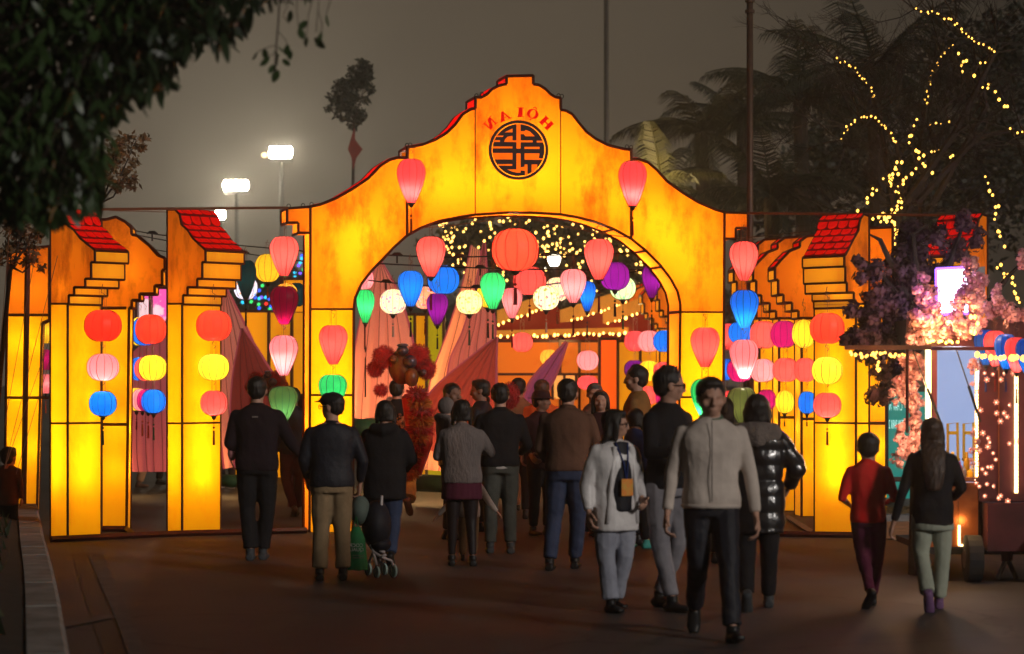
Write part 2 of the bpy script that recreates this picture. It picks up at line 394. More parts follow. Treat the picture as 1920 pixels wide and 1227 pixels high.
# emblem
EC = (972, 281.8); K = 0.13855
def ring_pts(r, n=48): return [(EC[0] + r * math.cos(2 * math.pi * k / n), EC[1] + r * math.sin(2 * math.pi * k / n)) for k in range(n)]
def E(x, y, off): return G(860 + x * K, 180 + y * K, off)
M['emblem'] = mat_plain('emblem_dark_paint', (0.040, 0.006, 0.003), 0.6, (0.022, 0.004, 0.003))
disc = MB(); disc.prism([G(*p, -0.006) for p in ring_pts(48.6)], gn * 0.004); emb = disc.build('emblem', M['emblem'], gate)
rg = MB(); ro, ri = ring_pts(55.9), ring_pts(50.6)
for k in range(48):
    j = (k + 1) % 48; a, b, c, d = ro[k], ro[j], ri[j], ri[k]
    rg.quad(*[G(*p, -0.010) for p in (a, b, c, d)]); rg.quad(G(*a, -0.010), G(*b, -0.010), G(*b, -0.001), G(*a, -0.001)); rg.quad(G(*d, -0.010), G(*c, -0.010), G(*c, -0.001), G(*d, -0.001))
def sub(o, parent): o.parent = parent; o.location = (0, 0, 0); return o
sub(rg.build('ring', M['emblem']), emb)
bars = [[(780, 385), (835, 385), (835, 715), (780, 715)], [(780, 780), (835, 780), (835, 1040), (780, 1040)], [(620, 495), (725, 445), (725, 495)], [(508, 557), (522, 540), (605, 540), (595, 557)],
        [(612, 625), (625, 590), (660, 555), (725, 543), (725, 605), (780, 605), (780, 628)], [(475, 625), (490, 602), (555, 602), (555, 625)], [(835, 605), (997, 605), (997, 630), (835, 630)],
        [(1055, 610), (1130, 610), (1138, 632), (1055, 632)], [(835, 480), (890, 480), (905, 462), (960, 485), (1025, 548), (900, 548), (880, 520), (835, 520)], [(465, 687), (725, 687), (725, 712), (460, 712)],
        [(888, 692), (1092, 692), (1092, 720), (888, 720)], [(462, 775), (725, 775), (725, 862), (485, 862)], [(890, 780), (1092, 780), (1080, 845), (1140, 850), (1130, 868), (890, 865)],
        [(525, 925), (722, 925), (722, 947), (535, 947)], [(655, 997), (780, 997), (780, 1040), (720, 1025)], [(835, 970), (890, 960), (890, 930), (928, 930), (928, 1080), (895, 1080), (895, 1015), (835, 1010)],
        [(985, 930), (1060, 930), (1060, 985), (1010, 1040), (985, 1040)]]
for b in bars:
    s = MB(); s.prism([E(x, y, -0.011) for x, y in b], gn * 0.004); sub(s.build('stroke', M['inner']), emb)
# raised letters round the emblem (seen from behind, so mirrored)
def letter_polys(ch):
    if ch == 'I': return [[(-.19, .06), (.19, .06), (.19, .94), (-.19, .94)], [(-.3, 0), (.3, 0), (.3, .07), (-.3, .07)], [(-.3, .93), (.3, .93), (.3, 1), (-.3, 1)]]
    if ch == 'H':
        o = []
        for x in (-.34, .34): o += [[(x - .18, .06), (x + .18, .06), (x + .18, .94), (x - .18, .94)], [(x - .24, 0), (x + .24, 0), (x + .24, .07), (x - .24, .07)], [(x - .24, .93), (x + .24, .93), (x + .24, 1), (x - .24, 1)]]
        return o + [[(-.25, .43), (.25, .43), (.25, .56), (-.25, .56)]]
    if ch == 'N':
        return [[(-.42, .06), (-.30, .06), (-.30, .94), (-.42, .94)], [(.30, .0), (.42, .0), (.42, .94), (.30, .94)], [(-.46, 1), (-.12, 1), (.42, .0), (.12, .0)],
                [(-.56, 0), (-.18, 0), (-.18, .07), (-.56, .07)], [(-.60, .93), (-.3, .93), (-.3, 1), (-.60, 1)], [(.16, .93), (.56, .93), (.56, 1), (.16, 1)]]
    if ch == 'A':
        return [[(-.04, 1), (.10, 1), (-.32, .04), (-.46, .04)], [(-.10, 1), (.14, 1), (.52, .04), (.14, .04)], [(-.26, .30), (.28, .30), (.28, .37), (-.24, .37)],
                [(-.58, 0), (-.22, 0), (-.22, .07), (-.58, .07)], [(.08, 0), (.58, 0), (.58, .07), (.08, .07)]]
    if ch == 'O':
        o = []; n = 20
        for k in range(n):
            a0, a1 = 2 * math.pi * k / n, 2 * math.pi * (k + 1) / n
            f = lambda a, s: (math.cos(a) * (0.54 if s else 0.25), 0.5 + math.sin(a) * (0.52 if s else 0.43))
            o.append([f(a0, 1), f(a1, 1), f(a1, 0), f(a0, 0)])
        o.append([(-.08, -.22), (.08, -.22), (.08, -.08), (-.08, -.08)])
        o.append([(-.24, 1.08), (-.12, 1.08), (.03, 1.24), (-.03, 1.30)]); o.append([(.24, 1.08), (.12, 1.08), (-.03, 1.24), (.03, 1.30)])
        return o
for ch, ang, rr in (('N', -46.7, 64), ('A', -22.5, 60.5), ('I', 3, 62), ('O', 21.5, 64), ('H', 46, 64)):
    s = MB(); a = R(ang); h = 18
    for q in letter_polys(ch):
        pts = []
        for x, y in q:
            X, Y = -x * h * 1.12, y * h           # mirrored
            rad = rr + Y
            pts.append(G(EC[0] + math.sin(a) * rad + math.cos(a) * X, EC[1] - math.cos(a) * rad + math.sin(a) * X, -0.008))
        s.prism(pts, gn * 0.005)
    s.build('letter', M['red_paint'], gate)

# ------------------------------------------------------------ generic lit slice with an eave profile
def plane_from(px, py, d, ang):
    """vertical plane through a pixel at depth d; ang = direction of its in-plane axis from +X towards +Y"""
    o = P(px, py, d); u = Vector((math.cos(ang), math.sin(ang), 0)); return o, Vector((-u.y, u.x, 0))
def fin(name, label, prof, kinds, o, n, v, cat='lantern wall', tiles=True, face=('gold_top', 'yellow'), div=None, group=None, rows=6, cols=4, bulbs=(), trim=0.020, colx=None, bulbk=1.0):
    pts = [on_plane(x, y, o, n) for x, y in prof]
    cen = sum(pts, Vector()) / len(pts); root = thing(name, label, cat, (cen.x, cen.y, 0), group)
    ysplit = div if div else 570
    # profile face split at the divider row into top and pillar
    if colx:
        lo = [(colx[0], ysplit), (colx[1], ysplit), (colx[1], colx[3]), (colx[0], colx[2])]
        mids = [(colx[0], 794), (colx[1], 794)]
        hi = [p for p in prof if p[1] <= ysplit + 8 and not (p[1] > ysplit - 0.5 and p[0] in (colx[0],))]
        hi = [(x, min(y, ysplit)) for x, y in hi]
        hi = [(colx[1], ysplit)] + hi + [(colx[0], ysplit)]
        for off in (Vector((0, 0, 0)), v):
            s = MB(); s.poly([on_plane(x, y, o, n) + off for x, y in hi]); s.build('gable_panel', M[face[0]], root)
            for q in ([lo[0], lo[1], mids[1], mids[0]], [mids[0], mids[1], lo[2], lo[3]]):
                s = MB(); s.poly([on_plane(x, y, o, n) + off for x, y in q]); s.build('pillar_panel', M[face[1]], root)
    fr = MB()
    for a, b in zip(pts, pts[1:] + pts[:1]):
        fr.bar(a, b, trim); fr.bar(a + v, b + v, trim * 0.8)
    if colx:
        for y in (ysplit, 794):
            a = on_plane(colx[0], y, o, n); b = on_plane(colx[1], y, o, n)
            fr.bar(a, b, trim * 0.8); fr.bar(a + v, b + v, trim * 0.8); fr.bar(b, b + v, trim * 0.8); fr.bar(a, a + v, trim * 0.8)
    up = Vector((0, 0, 1)); tn = []
    for i, k in enumerate(kinds):
        a, b = pts[i], pts[(i + 1) % len(pts)]
        if k != 't': fr.bar(a, a + v, trim * 0.9)
        if k == 't': tn.append((a, b)); continue
        if k == ' ': continue
        mat = {'r': 'riser', 'p': 'yellow', 'u': 'inner', 'o': face[0]}[k]
        nm = {'r': 'riser_panel', 'p': 'pillar_panel', 'u': 'ledge', 'o': 'rear_face'}[k]
        cuts = [a, b]
        if k == 'p':
            y1 = on_plane(colx[1], 794, o, n).z; t = (y1 - a.z) / (b.z - a.z); cuts = [a, a.lerp(b, t), b]
        for c, d in zip(cuts, cuts[1:]):
            s = MB(); s.quad(c, d, d + v, c + v); s.build(nm, M[mat], root)
    if tn:
        under = MB()
        fr.bar(tn[0][0], tn[0][0] + v, trim); fr.bar(tn[-1][1], tn[-1][1] + v, trim)
        path = [tn[0][0]] + [b for a, b in tn]
        tot = [0]
        for a, b in zip(path, path[1:]): tot.append(tot[-1] + (b - a).length)
        def at(t):
            t *= tot[-1]
            for i in range(len(path) - 1):
                if t <= tot[i + 1] + 1e-9: return path[i].lerp(path[i + 1], (t - tot[i]) / max(1e-9, tot[i + 1] - tot[i]))
            return path[-1]
        for a, b in zip(path, path[1:]): under.quad(a, b, b + v, a + v)
        under.build('roof_base', M['tile_gap'], root)
        if tiles:
            for r in range(rows):
                shift = 0.5 if r % 2 else 0.0
                for c in range(-1, cols):
                    c0, c1 = max(0, (c + shift) / cols), min(1, (c + 1 + shift) / cols)
                    if c1 - c0 < 0.06: continue
                    a, b = at((r + 1) / rows), at((r + 0.03) / rows); dn = (b - a); nn = v.cross(dn).normalized()
                    if nn.z < 0: nn = -nn
                    c0 += 0.02; c1 -= 0.02; w = c1 - c0; lift = 0.012
                    # scalloped lower edge
                    k = 6; base = [a + v * c0 + nn * lift * 0.3, a + v * c1 + nn * lift * 0.3]
                    low = [a + v * (c1 - w * j / k) + dn * (0.60 + 0.38 * math.sin(math.pi * j / k) ** 0.6) + nn * (lift + 0.02 * math.sin(math.pi * j / k)) for j in range(k + 1)]
                    s = MB(); s.prism(base + low, nn * 0.008); s.build('roof_tile', M['tile'], root)
    fr.build('frame', M['frame'], root)
    for x, y, t, w in bulbs:
        p = on_plane(x, y, o, n) + v * t
        bulb(p, w * bulbk * 1.05, r=.05, parent=root)
    return root

def scaled(prof, dx): return [(x + dx, y) for x, y in prof]
# the two near slices left of the gate
A45 = R(-45)
profL1 = [(127, 571), (129, 571), (129, 554), (139, 554), (139, 539), (160, 539), (160, 523), (171, 523), (171, 492), (178, 492), (178, 470), (176, 468), (150, 447), (138, 431), (126, 422), (122, 403), (111, 393), (95, 393), (95, 1014), (128, 1015)]
kindL = 'ururururur' + 'tttttt' + 'oo p'
def fix_kinds(n, s): return (s + ' ' * n)[:n]
def left_fin(dx, yb, d, shift, label, sc=1.0):
    prof = [(95 + (x - 95) * sc + dx, y) for x, y in profL1]; x0, x1 = prof[17][0], prof[0][0]
    prof[18] = (x0, yb + 1); prof[19] = (x1, yb)
    o, n = plane_from(x1, HZ, d, A45); v = Vector((math.cos(R(45)), math.sin(R(45)), 0))
    Lh = shift / F * d / (math.cos(R(45)) - math.sin(R(45)) * (x1 - 960) / F)
    kinds = list('ururururur') + ['t'] * 6 + ['o', 'o', ' ', 'p']
    # order: 0-10 steps, 10-16 roof, 16 top ledge, 17 outer edge, 18 bottom, 19 pillar
    bl = [(x1 - 22 * sc, 620, 0.5, 6), (x1 - 22 * sc, 680, 0.5, 8), (x1 - 22 * sc, 740, 0.5, 9), (x1 - 22 * sc, 800, 0.5, 11), (x1 - 22 * sc, 850, 0.5, 15), (x1 - 22 * sc, 895, 0.5, 14), (x1 - 10, 545, 0.35, 3), (x1 + 20, 510, 0.5, 1.6), (x1 + 8, 470, 0.5, 1.2), (x1 - 5, 430, .5, 1.2), (x1 + 20, 470, 0.5, 1.0)]
    return fin('tiled_wall', label, prof, kinds, o, n, v * Lh, colx=(x0, x1, yb + 1, yb), bulbs=bl, group='glowing wall pieces with red tiled eaves', bulbk=0.32)
left_fin(0, 1014, 25.9, 63, 'glowing yellow wall piece with red tiled eave, partly behind the hanging leaves at the left')
left_fin(219, 1004, 26.8, 73, 'glowing yellow wall piece with red tiled eave between the leftmost one and the arch gate', sc=0.86)
# right
profR = [(1605, 577), (1604, 577), (1604, 563), (1601, 563), (1601, 549), (1588, 549), (1588, 530), (1585, 530), (1585, 500), (1583, 500), (1583, 480), (1586, 478), (1600, 450), (1609, 434), (1611, 420), (1613, 412), (1620, 402), (1629, 405), (1629, 1009), (1605, 1008)]
def right_fin(dx, d, label, bk=0.32):
    prof = [(x + dx, y) for x, y in profR]; x0, x1 = 1629 + dx, 1605 + dx
    o, n = plane_from(x1, HZ, d, R(45)); v = Vector((-math.cos(R(45)), math.sin(R(45)), 0))
    Lh = 79 / F * d / (math.cos(R(45)) + math.sin(R(45)) * (x1 - 960) / F)
    kinds = list('ururururur') + ['t'] * 6 + ['o', 'o', ' ', 'p']
    bl = [(x1 + 16, 620, 0.5, 6), (x1 + 16, 680, 0.5, 8), (x1 + 16, 740, 0.5, 9), (x1 + 16, 800, 0.5, 11), (x1 + 16, 850, 0.5, 15), (x1 + 16, 895, 0.5, 14), (x1 + 5, 545, 0.35, 3), (x1 + 3, 510, 0.5, 1.6), (x1 + 3, 470, 0.5, 1.2), (x1 + 10, 440, .5, 1.2)]
    return fin('tiled_wall', label, prof, kinds, o, n, v * Lh, colx=(x0, x1, 1009, 1008), bulbs=bl, group='glowing wall pieces with red tiled eaves', bulbk=bk)
right_fin(0, 26.4, 'glowing yellow wall piece with red tiled eave just behind the boy in red')
right_fin(222, 26.4, 'glowing wall piece with red tiled eave partly hidden behind the pink blossoms', 0.2)

# flat slices with stepped eaves standing further back
def slab(label, prof, d, ang, thick, cuts=(577, 790), mat=('gold_top', 'yellow'), group=None, bulbs=(), name='stepped_wall', bk=0.6, top_red=None):
    o, n = plane_from(prof[0][0], HZ, d, ang)
    back = n * thick if n.y > 0 else -n * thick
    pts = [on_plane(x, y, o, n) for x, y in prof]; cen = sum(pts, Vector()) / len(pts)
    root = thing(name, label, 'lantern wall', (cen.x, cen.y, 0), group)
    ys = [-1e9] + list(cuts) + [1e9]
    def clip(poly, lo, hi):
        for yv, keep in ((lo, 1), (hi, -1)):
            out = []
            for (x0, y0), (x1, y1) in zip(poly, poly[1:] + poly[:1]):
                i0, i1 = (y0 - yv) * keep >= 0, (y1 - yv) * keep >= 0
                if i0: out.append((x0, y0))
                if i0 != i1: t = (yv - y0) / (y1 - y0); out.append((x0 + (x1 - x0) * t, yv))
            poly = out
        return poly
    for k in range(len(ys) - 1):
        q = clip(prof, ys[k], ys[k + 1])
        if len(q) < 3: continue
        for off in (Vector(), back):
            s = MB(); s.poly([on_plane(x, y, o, n) + off for x, y in q]); s.build('gable_panel' if k == 0 else 'pillar_panel', M[mat[0] if k == 0 else mat[1]], root)
    sd = MB(); rd = MB(); fr = MB()
    for i, (a, b) in enumerate(zip(pts, pts[1:] + pts[:1])):
        red = top_red and top_red[0] <= i < top_red[1]
        (rd if red else sd).quad(a, b, b + back, a + back)
        fr.bar(a, b, 0.024); fr.bar(a + back, b + back, 0.02); fr.bar(a, a + back, 0.02)
    for y in cuts:
        xs = [x for x, yy in prof if yy > cuts[0] + 5]
        if xs: fr.bar(on_plane(min(xs), y, o, n), on_plane(max(xs), y, o, n), 0.025)
    sd.build('side_face', M['riser'], root); fr.build('frame', M['frame'], root)
    if rd.v: rd.build('roof_strip', M['tile'], root)
    for x, y, w in bulbs: bulb(on_plane(x, y, o, n) + back * 0.6, w * bk, parent=root)
    return root
slab('glowing orange wall slice with stepped eave standing between the two left tiled wall pieces',
     [(190, 996), (190, 412), (200, 411.6), (217.5, 407), (235, 416), (246, 427), (247, 440), (257, 442), (279, 460), (296, 479), (309, 484), (309, 505), (304, 507), (304, 535), (290, 536), (290, 551), (262, 551), (262, 563), (247, 563), (247, 577), (242, 578), (237, 995)],
     27.7, R(3), 0.4, bulbs=((215, 620, 5), (215, 700, 5), (215, 800, 6), (215, 880, 6), (215, 500, 3), (250, 520, 3), (240, 470, 1.5)), cuts=(578, 796))
slab('tall plain glowing panel wall at the far left with a centre post',
     [(8, 960), (15, 470), (92, 462), (92, 600), (79, 606), (69, 960)], 30.2, R(8), 0.4, cuts=(591, 746), bulbs=((30, 640, 6), (65, 640, 5), (30, 740, 6), (65, 740, 5), (28, 840, 6), (60, 840, 6), (30, 540, 3), (70, 540, 3)))
pst = MB(); pst.bar(P(52, 470, 30.15), P(44, 960, 30.15), 0.05); pst.build('post', M['frame'], bpy.data.objects['stepped_wall.001'] if 'stepped_wall.001' in bpy.data.objects else None)
REL = [(0, 0), (0, 20), (6, 20), (6, 48), (16, 48), (16, 63), (32, 63), (32, 78), (44, 78), (44, 92), (50, 92)]
RTOP = [(92, -66), (85, -64), (60, -62), (47, -52), (47, -42), (28, -34), (12, -18), (0, -4)]
def prof_in(ex, ey, s, yb): return [(ex + x * s, ey + y * s) for x, y in REL] + [(ex + 50 * s, yb), (ex + 92 * s, yb)] + [(ex + x * s, ey + y * s) for x, y in RTOP]
for ex, ey, s, d, lab in ((1453, 505, 1.0, 30.3, 'glowing stepped wall slice nearest the tiled piece behind the boy, lanterns in front of it'),
                          (1412, 507, 0.98, 31.6, 'glowing stepped wall slice second back from the right tiled piece'),
                          (1376, 509, 0.96, 33.0, 'glowing stepped wall slice third back, next to the right gate column'),
                          (1232, 548, 0.72, 41.0, 'small far stepped wall slice seen inside the arch beside its right column'),
                          (1178, 562, 0.60, 48.0, 'tiny lit stepped wall slice inside the arch left of the two by the column'), (1152, 568, 0.55, 52.0, 'farthest and smallest lit stepped wall slice inside the arch'),
                          (1204, 556, 0.66, 44.5, 'smaller stepped wall slice farthest inside the arch above the lantern rows')):
    yb = HZ + CAMH * F / d
    slab(lab, prof_in(ex, ey, s, yb), d, R(4), 0.45, cuts=(ey + 92 * s, HZ + 80 * 26.4 / d), top_red=(13, 20), group='stepped wall slices behind the right gate column',
         bulbs=((ex + 70 * s, 640, 5), (ex + 70 * s, 720, 5), (ex + 70 * s, 800, 6), (ex + 70 * s, 870, 5), (ex + 60 * s, ey + 20, 3), (ex + 55 * s, ey - 15, 2)))
slab('narrow orange panel wall standing behind the dark blossoms at the right',
     [(1629, 1008), (1629, 428), (1674, 426), (1674, 560), (1668, 600), (1666, 1008)], 27.2, R(4), 0.3, cuts=(577, 794), mat=('gold', 'yellow'), bulbs=((1650, 640, 5), (1650, 740, 5), (1650, 840, 6), (1650, 480, 2)))
# ground rails joining the pieces
for a, b, lab in (((95, 1017), (330, 1006), 'dark steel rail on the road under the leftmost tiled wall piece'), ((330, 1006), (575, 1000), 'dark steel rail on the road left of the arch gate'), ((1356, 1005), (1605, 1009), 'dark steel rail on the road right of the arch gate'),
             ((1605, 1009), (1720, 1014), 'dark steel rail on the road behind the girl with long hair'), ((237, 997), (252, 1008), 'short slanting rail at the foot of the left inner slice'), ((190, 997), (236, 997), 'short rail behind the leftmost tiled wall piece'), ((1478, 975), (1525, 1005), 'slanting rail behind the right end of the road rail')):
    rl = MB(); p, q = ground_pt(*a), ground_pt(*b); p.z = q.z = 0.03; rl.bar(p, q, 0.05); tag(rl.build('ground_rail', M['frame']), lab, 'rail')

# ------------------------------------------------------------ the mist
hz = MB(); hz.box((0, 70, 9.5), (170, 150, 21)); hzm = new_mat('mist'); o = N(hzm, 'ShaderNodeOutputMaterial'); pv = N(hzm, 'ShaderNodeVolumePrincipled')
pv.inputs['Color'].default_value = (0.93, 0.90, 0.85, 1); pv.inputs['Density'].default_value = 0.0025; pv.inputs['Anisotropy'].default_value = 0.78; L(hzm, pv.outputs[0], o.inputs['Volume'])
ho = hz.build('haze', hzm, kind='stuff'); tag(ho, 'thin pale evening mist filling the whole place', 'haze', kind='stuff')
# ------------------------------------------------------------ lanterns
LC = {  # silk colours
 'coral': (0.93, 0.095, 0.080), 'red': (0.80, 0.022, 0.010), 'redor': (0.88, 0.040, 0.018), 'pink': (0.92, 0.25, 0.27), 'hot': (0.93, 0.07, 0.075),
 'blue': (0.006, 0.155, 0.74), 'green': (0.035, 0.62, 0.17), 'yellow': (0.92, 0.60, 0.025), 'purple': (0.13, 0.004, 0.155), 'maroon': (0.20, 0.002, 0.020),
 'magenta': (0.42, 0.005, 0.11), 'cream': (0.93, 0.66, 0.36), 'teal': (0.004, 0.045, 0.05), 'olive': (0.075, 0.085, 0.02), 'peach': (0.95, 0.30, 0.14), 'mint': (0.50, 0.72, 0.35), 'amber': (0.95, 0.40, 0.04)}
def silk(name, c, k, pattern=None):
    m = new_mat('silk_' + name); o = N(m, 'ShaderNodeOutputMaterial')
    if pattern:
        t = N(m, 'ShaderNodeTexCoord'); vo = N(m, 'ShaderNodeTexVoronoi'); vo.inputs['Scale'].default_value = 5.5; L(m, t.outputs['Object'], vo.inputs['Vector'])
        nz = noise_node(m, 5, 3, 0.5)
        colr = mixc(m, maprange(m, vo.outputs['Distance'], 0.30, 0.36, 1.0, 0.0), c, mixc(m, maprange(m, nz.outputs[0], 0.48, 0.52), pattern[0], pattern[1]))
        nz2 = noise_node(m, 9, 4, 0.7, seed=5); colr = mixc(m, maprange(m, nz2.outputs[0], 0.56, 0.62, 0, 0.6), colr, pattern[1])
    else:
        nz = noise_node(m, 60, 2, 0.5, (1, 1, 0.1)); colr = mixc(m, maprange(m, nz.outputs[0], 0.3, 0.7), tuple(x * 0.86 for x in c), c)
    tr = N(m, 'ShaderNodeBsdfTranslucent'); L(m, colr, tr.inputs['Color'])
    df = N(m, 'ShaderNodeBsdfPrincipled'); L(m, colr, df.inputs['Base Color']); df.inputs['Roughness'].default_value = 0.38
    mx = N(m, 'ShaderNodeMixShader'); mx.inputs[0].default_value = 0.7; L(m, df.outputs[0], mx.inputs[1]); L(m, tr.outputs[0], mx.inputs[2])
    e = N(m, 'ShaderNodeEmission'); L(m, colr, e.inputs['Color']); e.inputs['Strength'].default_value = k
    ad = N(m, 'ShaderNodeAddShader'); L(m, mx.outputs[0], ad.inputs[0]); L(m, e.outputs[0], ad.inputs[1]); L(m, ad.outputs[0], o.inputs[0])
    return m
PAT = {'cream': ((0.75, 0.22, 0.25), (0.35, 0.25, 0.5)), 'peach': ((0.9, 0.1, 0.1), (0.85, 0.35, 0.5)), 'mint': ((0.8, 0.7, 0.2), (0.15, 0.55, 0.4)), 'floral': ((0.75, 0.12, 0.2), (0.25, 0.42, 0.03))}
LC['floral'] = (0.95, 0.80, 0.45); LC['gold_floral'] = (0.95, 0.72, 0.30); PAT['gold_floral'] = ((0.85, 0.45, 0.1), (0.7, 0.35, 0.1)); LC['bluewhite'] = (0.50, 0.55, 0.75); PAT['bluewhite'] = ((0.1, 0.25, 0.7), (0.8, 0.35, 0.15))
SK = {}
def get_silk(c, k):
    key = (c, round(k, 2))
    if key not in SK: SK[key] = silk(c, LC[c], k, PAT.get(c))
    return SK[key]
M['rib_red'] = mat_plain('rib_thread_red', (0.25, 0.015, 0.008), 0.7); M['rib_dark'] = mat_plain('rib_thread_dark', (0.02, 0.012, 0.012), 0.7)
M['wire_pale'] = mat_plain('wire_hanger_pale', (0.55, 0.38, 0.28), 0.5); M['wire_brown'] = mat_plain('wire_hanger_brown', (0.20, 0.07, 0.03), 0.5)
M['cap'] = mat_plain('lantern_cap_dark', (0.012, 0.008, 0.007), 0.5)
for k, c in {'red': (0.20, 0.006, 0.006), 'black': (0.010, 0.009, 0.012), 'green': (0.05, 0.09, 0.05), 'blue': (0.01, 0.03, 0.16), 'orange': (0.6, 0.12, 0.03), 'pale': (0.45, 0.36, 0.28)}.items():
    M['tassel_' + k] = mat_plain('tassel_' + k, c, 0.9)
# profiles: (height -0.5 bottom .. 0.5 top, radius up to 0.5)
PR = {'R': [(0.5, .14), (.495, .17), (.46, .27), (.40, .35), (.30, .43), (.16, .485), (0, .5), (-.16, .485), (-.30, .43), (-.40, .35), (-.46, .27), (-.495, .17), (-.5, .14)],
      'T': [(.5, .17), (.498, .21), (.475, .30), (.43, .38), (.36, .445), (.27, .49), (.18, .5), (.07, .475), (-.06, .42), (-.20, .345), (-.33, .265), (-.44, .185), (-.5, .135)],
      'C': [(.5, .3), (.49, .42), (.46, .5), (.2, .5), (-.2, .5), (-.46, .5), (-.49, .42), (-.5, .3)]}
NR = {'R': 12, 'T': 12, 'C': 10}
SH = {}
for kd, pr in PR.items():
    nr = NR[kd]; sub_ = 4; n = nr * sub_; vs = []; fs = []
    for z, r in pr:
        for i in range(n):
            a = 2 * math.pi * i / n; f = (i % sub_) / sub_; sag = 1 - 0.035 * math.sin(math.pi * f)
            vs.append((r * sag * math.cos(a), r * sag * math.sin(a), z))
    for j in range(len(pr) - 1):
        for i in range(n):
            a, b = j * n + i, j * n + (i + 1) % n; fs.append((a, b, b + n, a + n))
    me = bpy.data.meshes.new('shade'); me.from_pydata(vs, [], fs); me.polygons.foreach_set('use_smooth', [True] * len(fs))
    rb = MB()
    for i in range(nr):
        a = 2 * math.pi * i / nr
        rb.tube([(r * 1.004 * math.cos(a), r * 1.004 * math.sin(a), z) for z, r in pr], 0.013 if i % 6 == 1 else 0.0085, 3)
    SH[kd] = (me, rb.mesh('ribs'))
hm = MB()  # rectangular wire hanger, unit height, half width 0.5
for y in (-0.25, 0.25):
    hm.tube([(-.42, y, 0), (-.42, y, 1), (.42, y, 1), (.42, y, 0)], 0.03, 4)
HANG = hm.mesh('hanger'); hm2 = MB(); hm2.tube([(0, 0, 0), (0.1, 0, .3), (-.1, 0, .5), (0, 0, 1)], 0.02, 4); HOOK = hm2.mesh('hook')
cm = MB(); cm.tube([(0, 0, 0), (0, 0, -.25), (0, 0, -.3), (0, 0, -.7), (0, 0, -1)], [.55, .55, .35, .28, .08], 8); CAP = cm.mesh('cap')
tm = MB(); tm.tube([(0, 0, 0), (0, 0, -.34)], .04, 4); tm.tube([(0, 0, -.27), (0, 0, -.31), (0, 0, -.36)], [.10, .22, .10], 6)
tm.tube([(0, 0, -.42), (0, 0, -.46), (0, 0, -.50), (0, 0, -.75), (0, 0, -1)], [.07, .19, .17, .19, .22], 7); TAS = tm.mesh('tassel')
random.seed(3)
def lantern(label, kd, cx, cy_, w, h, color, d, tas=None, tcol='red', light=1.0, hang=None, ribm=None, k=0.42, low=None, group=None, wire='brown', bcol=(1, 0.88, 0.72)):
    s = d / F; p = P(cx, cy_, d); W, H = w * s, h * s
    t = thing('hanging_lantern', label, 'lantern', p, group or 'silk lanterns hanging along the gate and walls')
    rz = random.uniform(0, 6.28); 
    sh = link_local('shade', SH[kd][0].copy() if False else SH[kd][0], t, get_silk(color, k)); sh.scale = (W, W, H); sh.rotation_euler.z = rz
    rb = link_local('ribs', SH[kd][1], t, M[ribm or ('rib_red' if color in ('coral', 'red', 'redor', 'pink', 'yellow', 'hot', 'peach', 'amber') else 'rib_dark')]); rb.scale = (W, W, H); rb.rotation_euler.z = rz
    tr = .14 if kd == 'R' else .17
    hh = (hang if hang is not None else 22) * s
    if hh > 0:
        hg = link_local('hanger', HANG, t, M['wire_' + wire]); hg.location = (0, 0, H * 0.495); hg.scale = (W * tr * 1.5, W * tr, hh); hg.rotation_euler.z = rz * 0.3
        hk_ = link_local('hook', HOOK, t, M['wire_' + wire]); hk_.location = (0, 0, H * 0.495 + hh * .5); hk_.scale = (0.2, 0.2, hh * .75)
    if tas:
        cp = link_local('cap', CAP, t, M['cap']); cp.location = (0, 0, -H * 0.495); cp.scale = (W * .27, W * .27, 9 * s)
        y0 = cy_ + h / 2 + 8; ta = link_local('tassel', TAS, t, M['tassel_' + tcol]); ta.location = (0, 0, -(y0 - cy_) * s); ta.scale = (W * .22 if w > 30 else W * .3, W * .22, max(10, tas - y0) * s)
    if light > 0:
        lz = low if low is not None else (-0.05 if kd == 'R' else 0.02)
        l = bpy.data.lights.new('bulb', 'POINT'); l.energy = light * 2.6 * (W * W) * 12; l.color = bcol; l.shadow_soft_size = 0.012
        bo = bpy.data.objects.new('bulb', l); col.objects.link(bo); bo.parent = t; bo.location = (0, 0, H * lz)
    return t
LL = lantern
# on the arch gate front
LL('coral teardrop lantern hanging from the left shoulder of the gable', 'T', 771, 340, 54, 82, 'hot', 27.15, 440, 'red', 1.5, low=-.2)
LL('coral teardrop lantern hanging from the right shoulder of the gable', 'T', 1186, 345, 54, 84, 'hot', 27.6, 442, 'red', 1.5, low=-.2)
LL('coral teardrop lantern on the front of the left gate column', 'T', 625, 647, 54, 73, 'coral', 26.9, light=.8, hang=28)
LL('green lantern below the coral one on the left gate column', 'T', 624, 735, 54, 64, 'green', 26.9, light=2.0, low=-.38, k=.3, hang=20)
LL('coral teardrop lantern on the front of the right gate column', 'T', 1322, 652, 55, 74, 'coral', 27.7, light=.8, hang=26)
LL('green lantern mostly hidden behind the head of the man in the cream jacket', 'T', 1322, 748, 55, 74, 'green', 27.7, light=1.5, low=-.3, k=.3, hang=20)
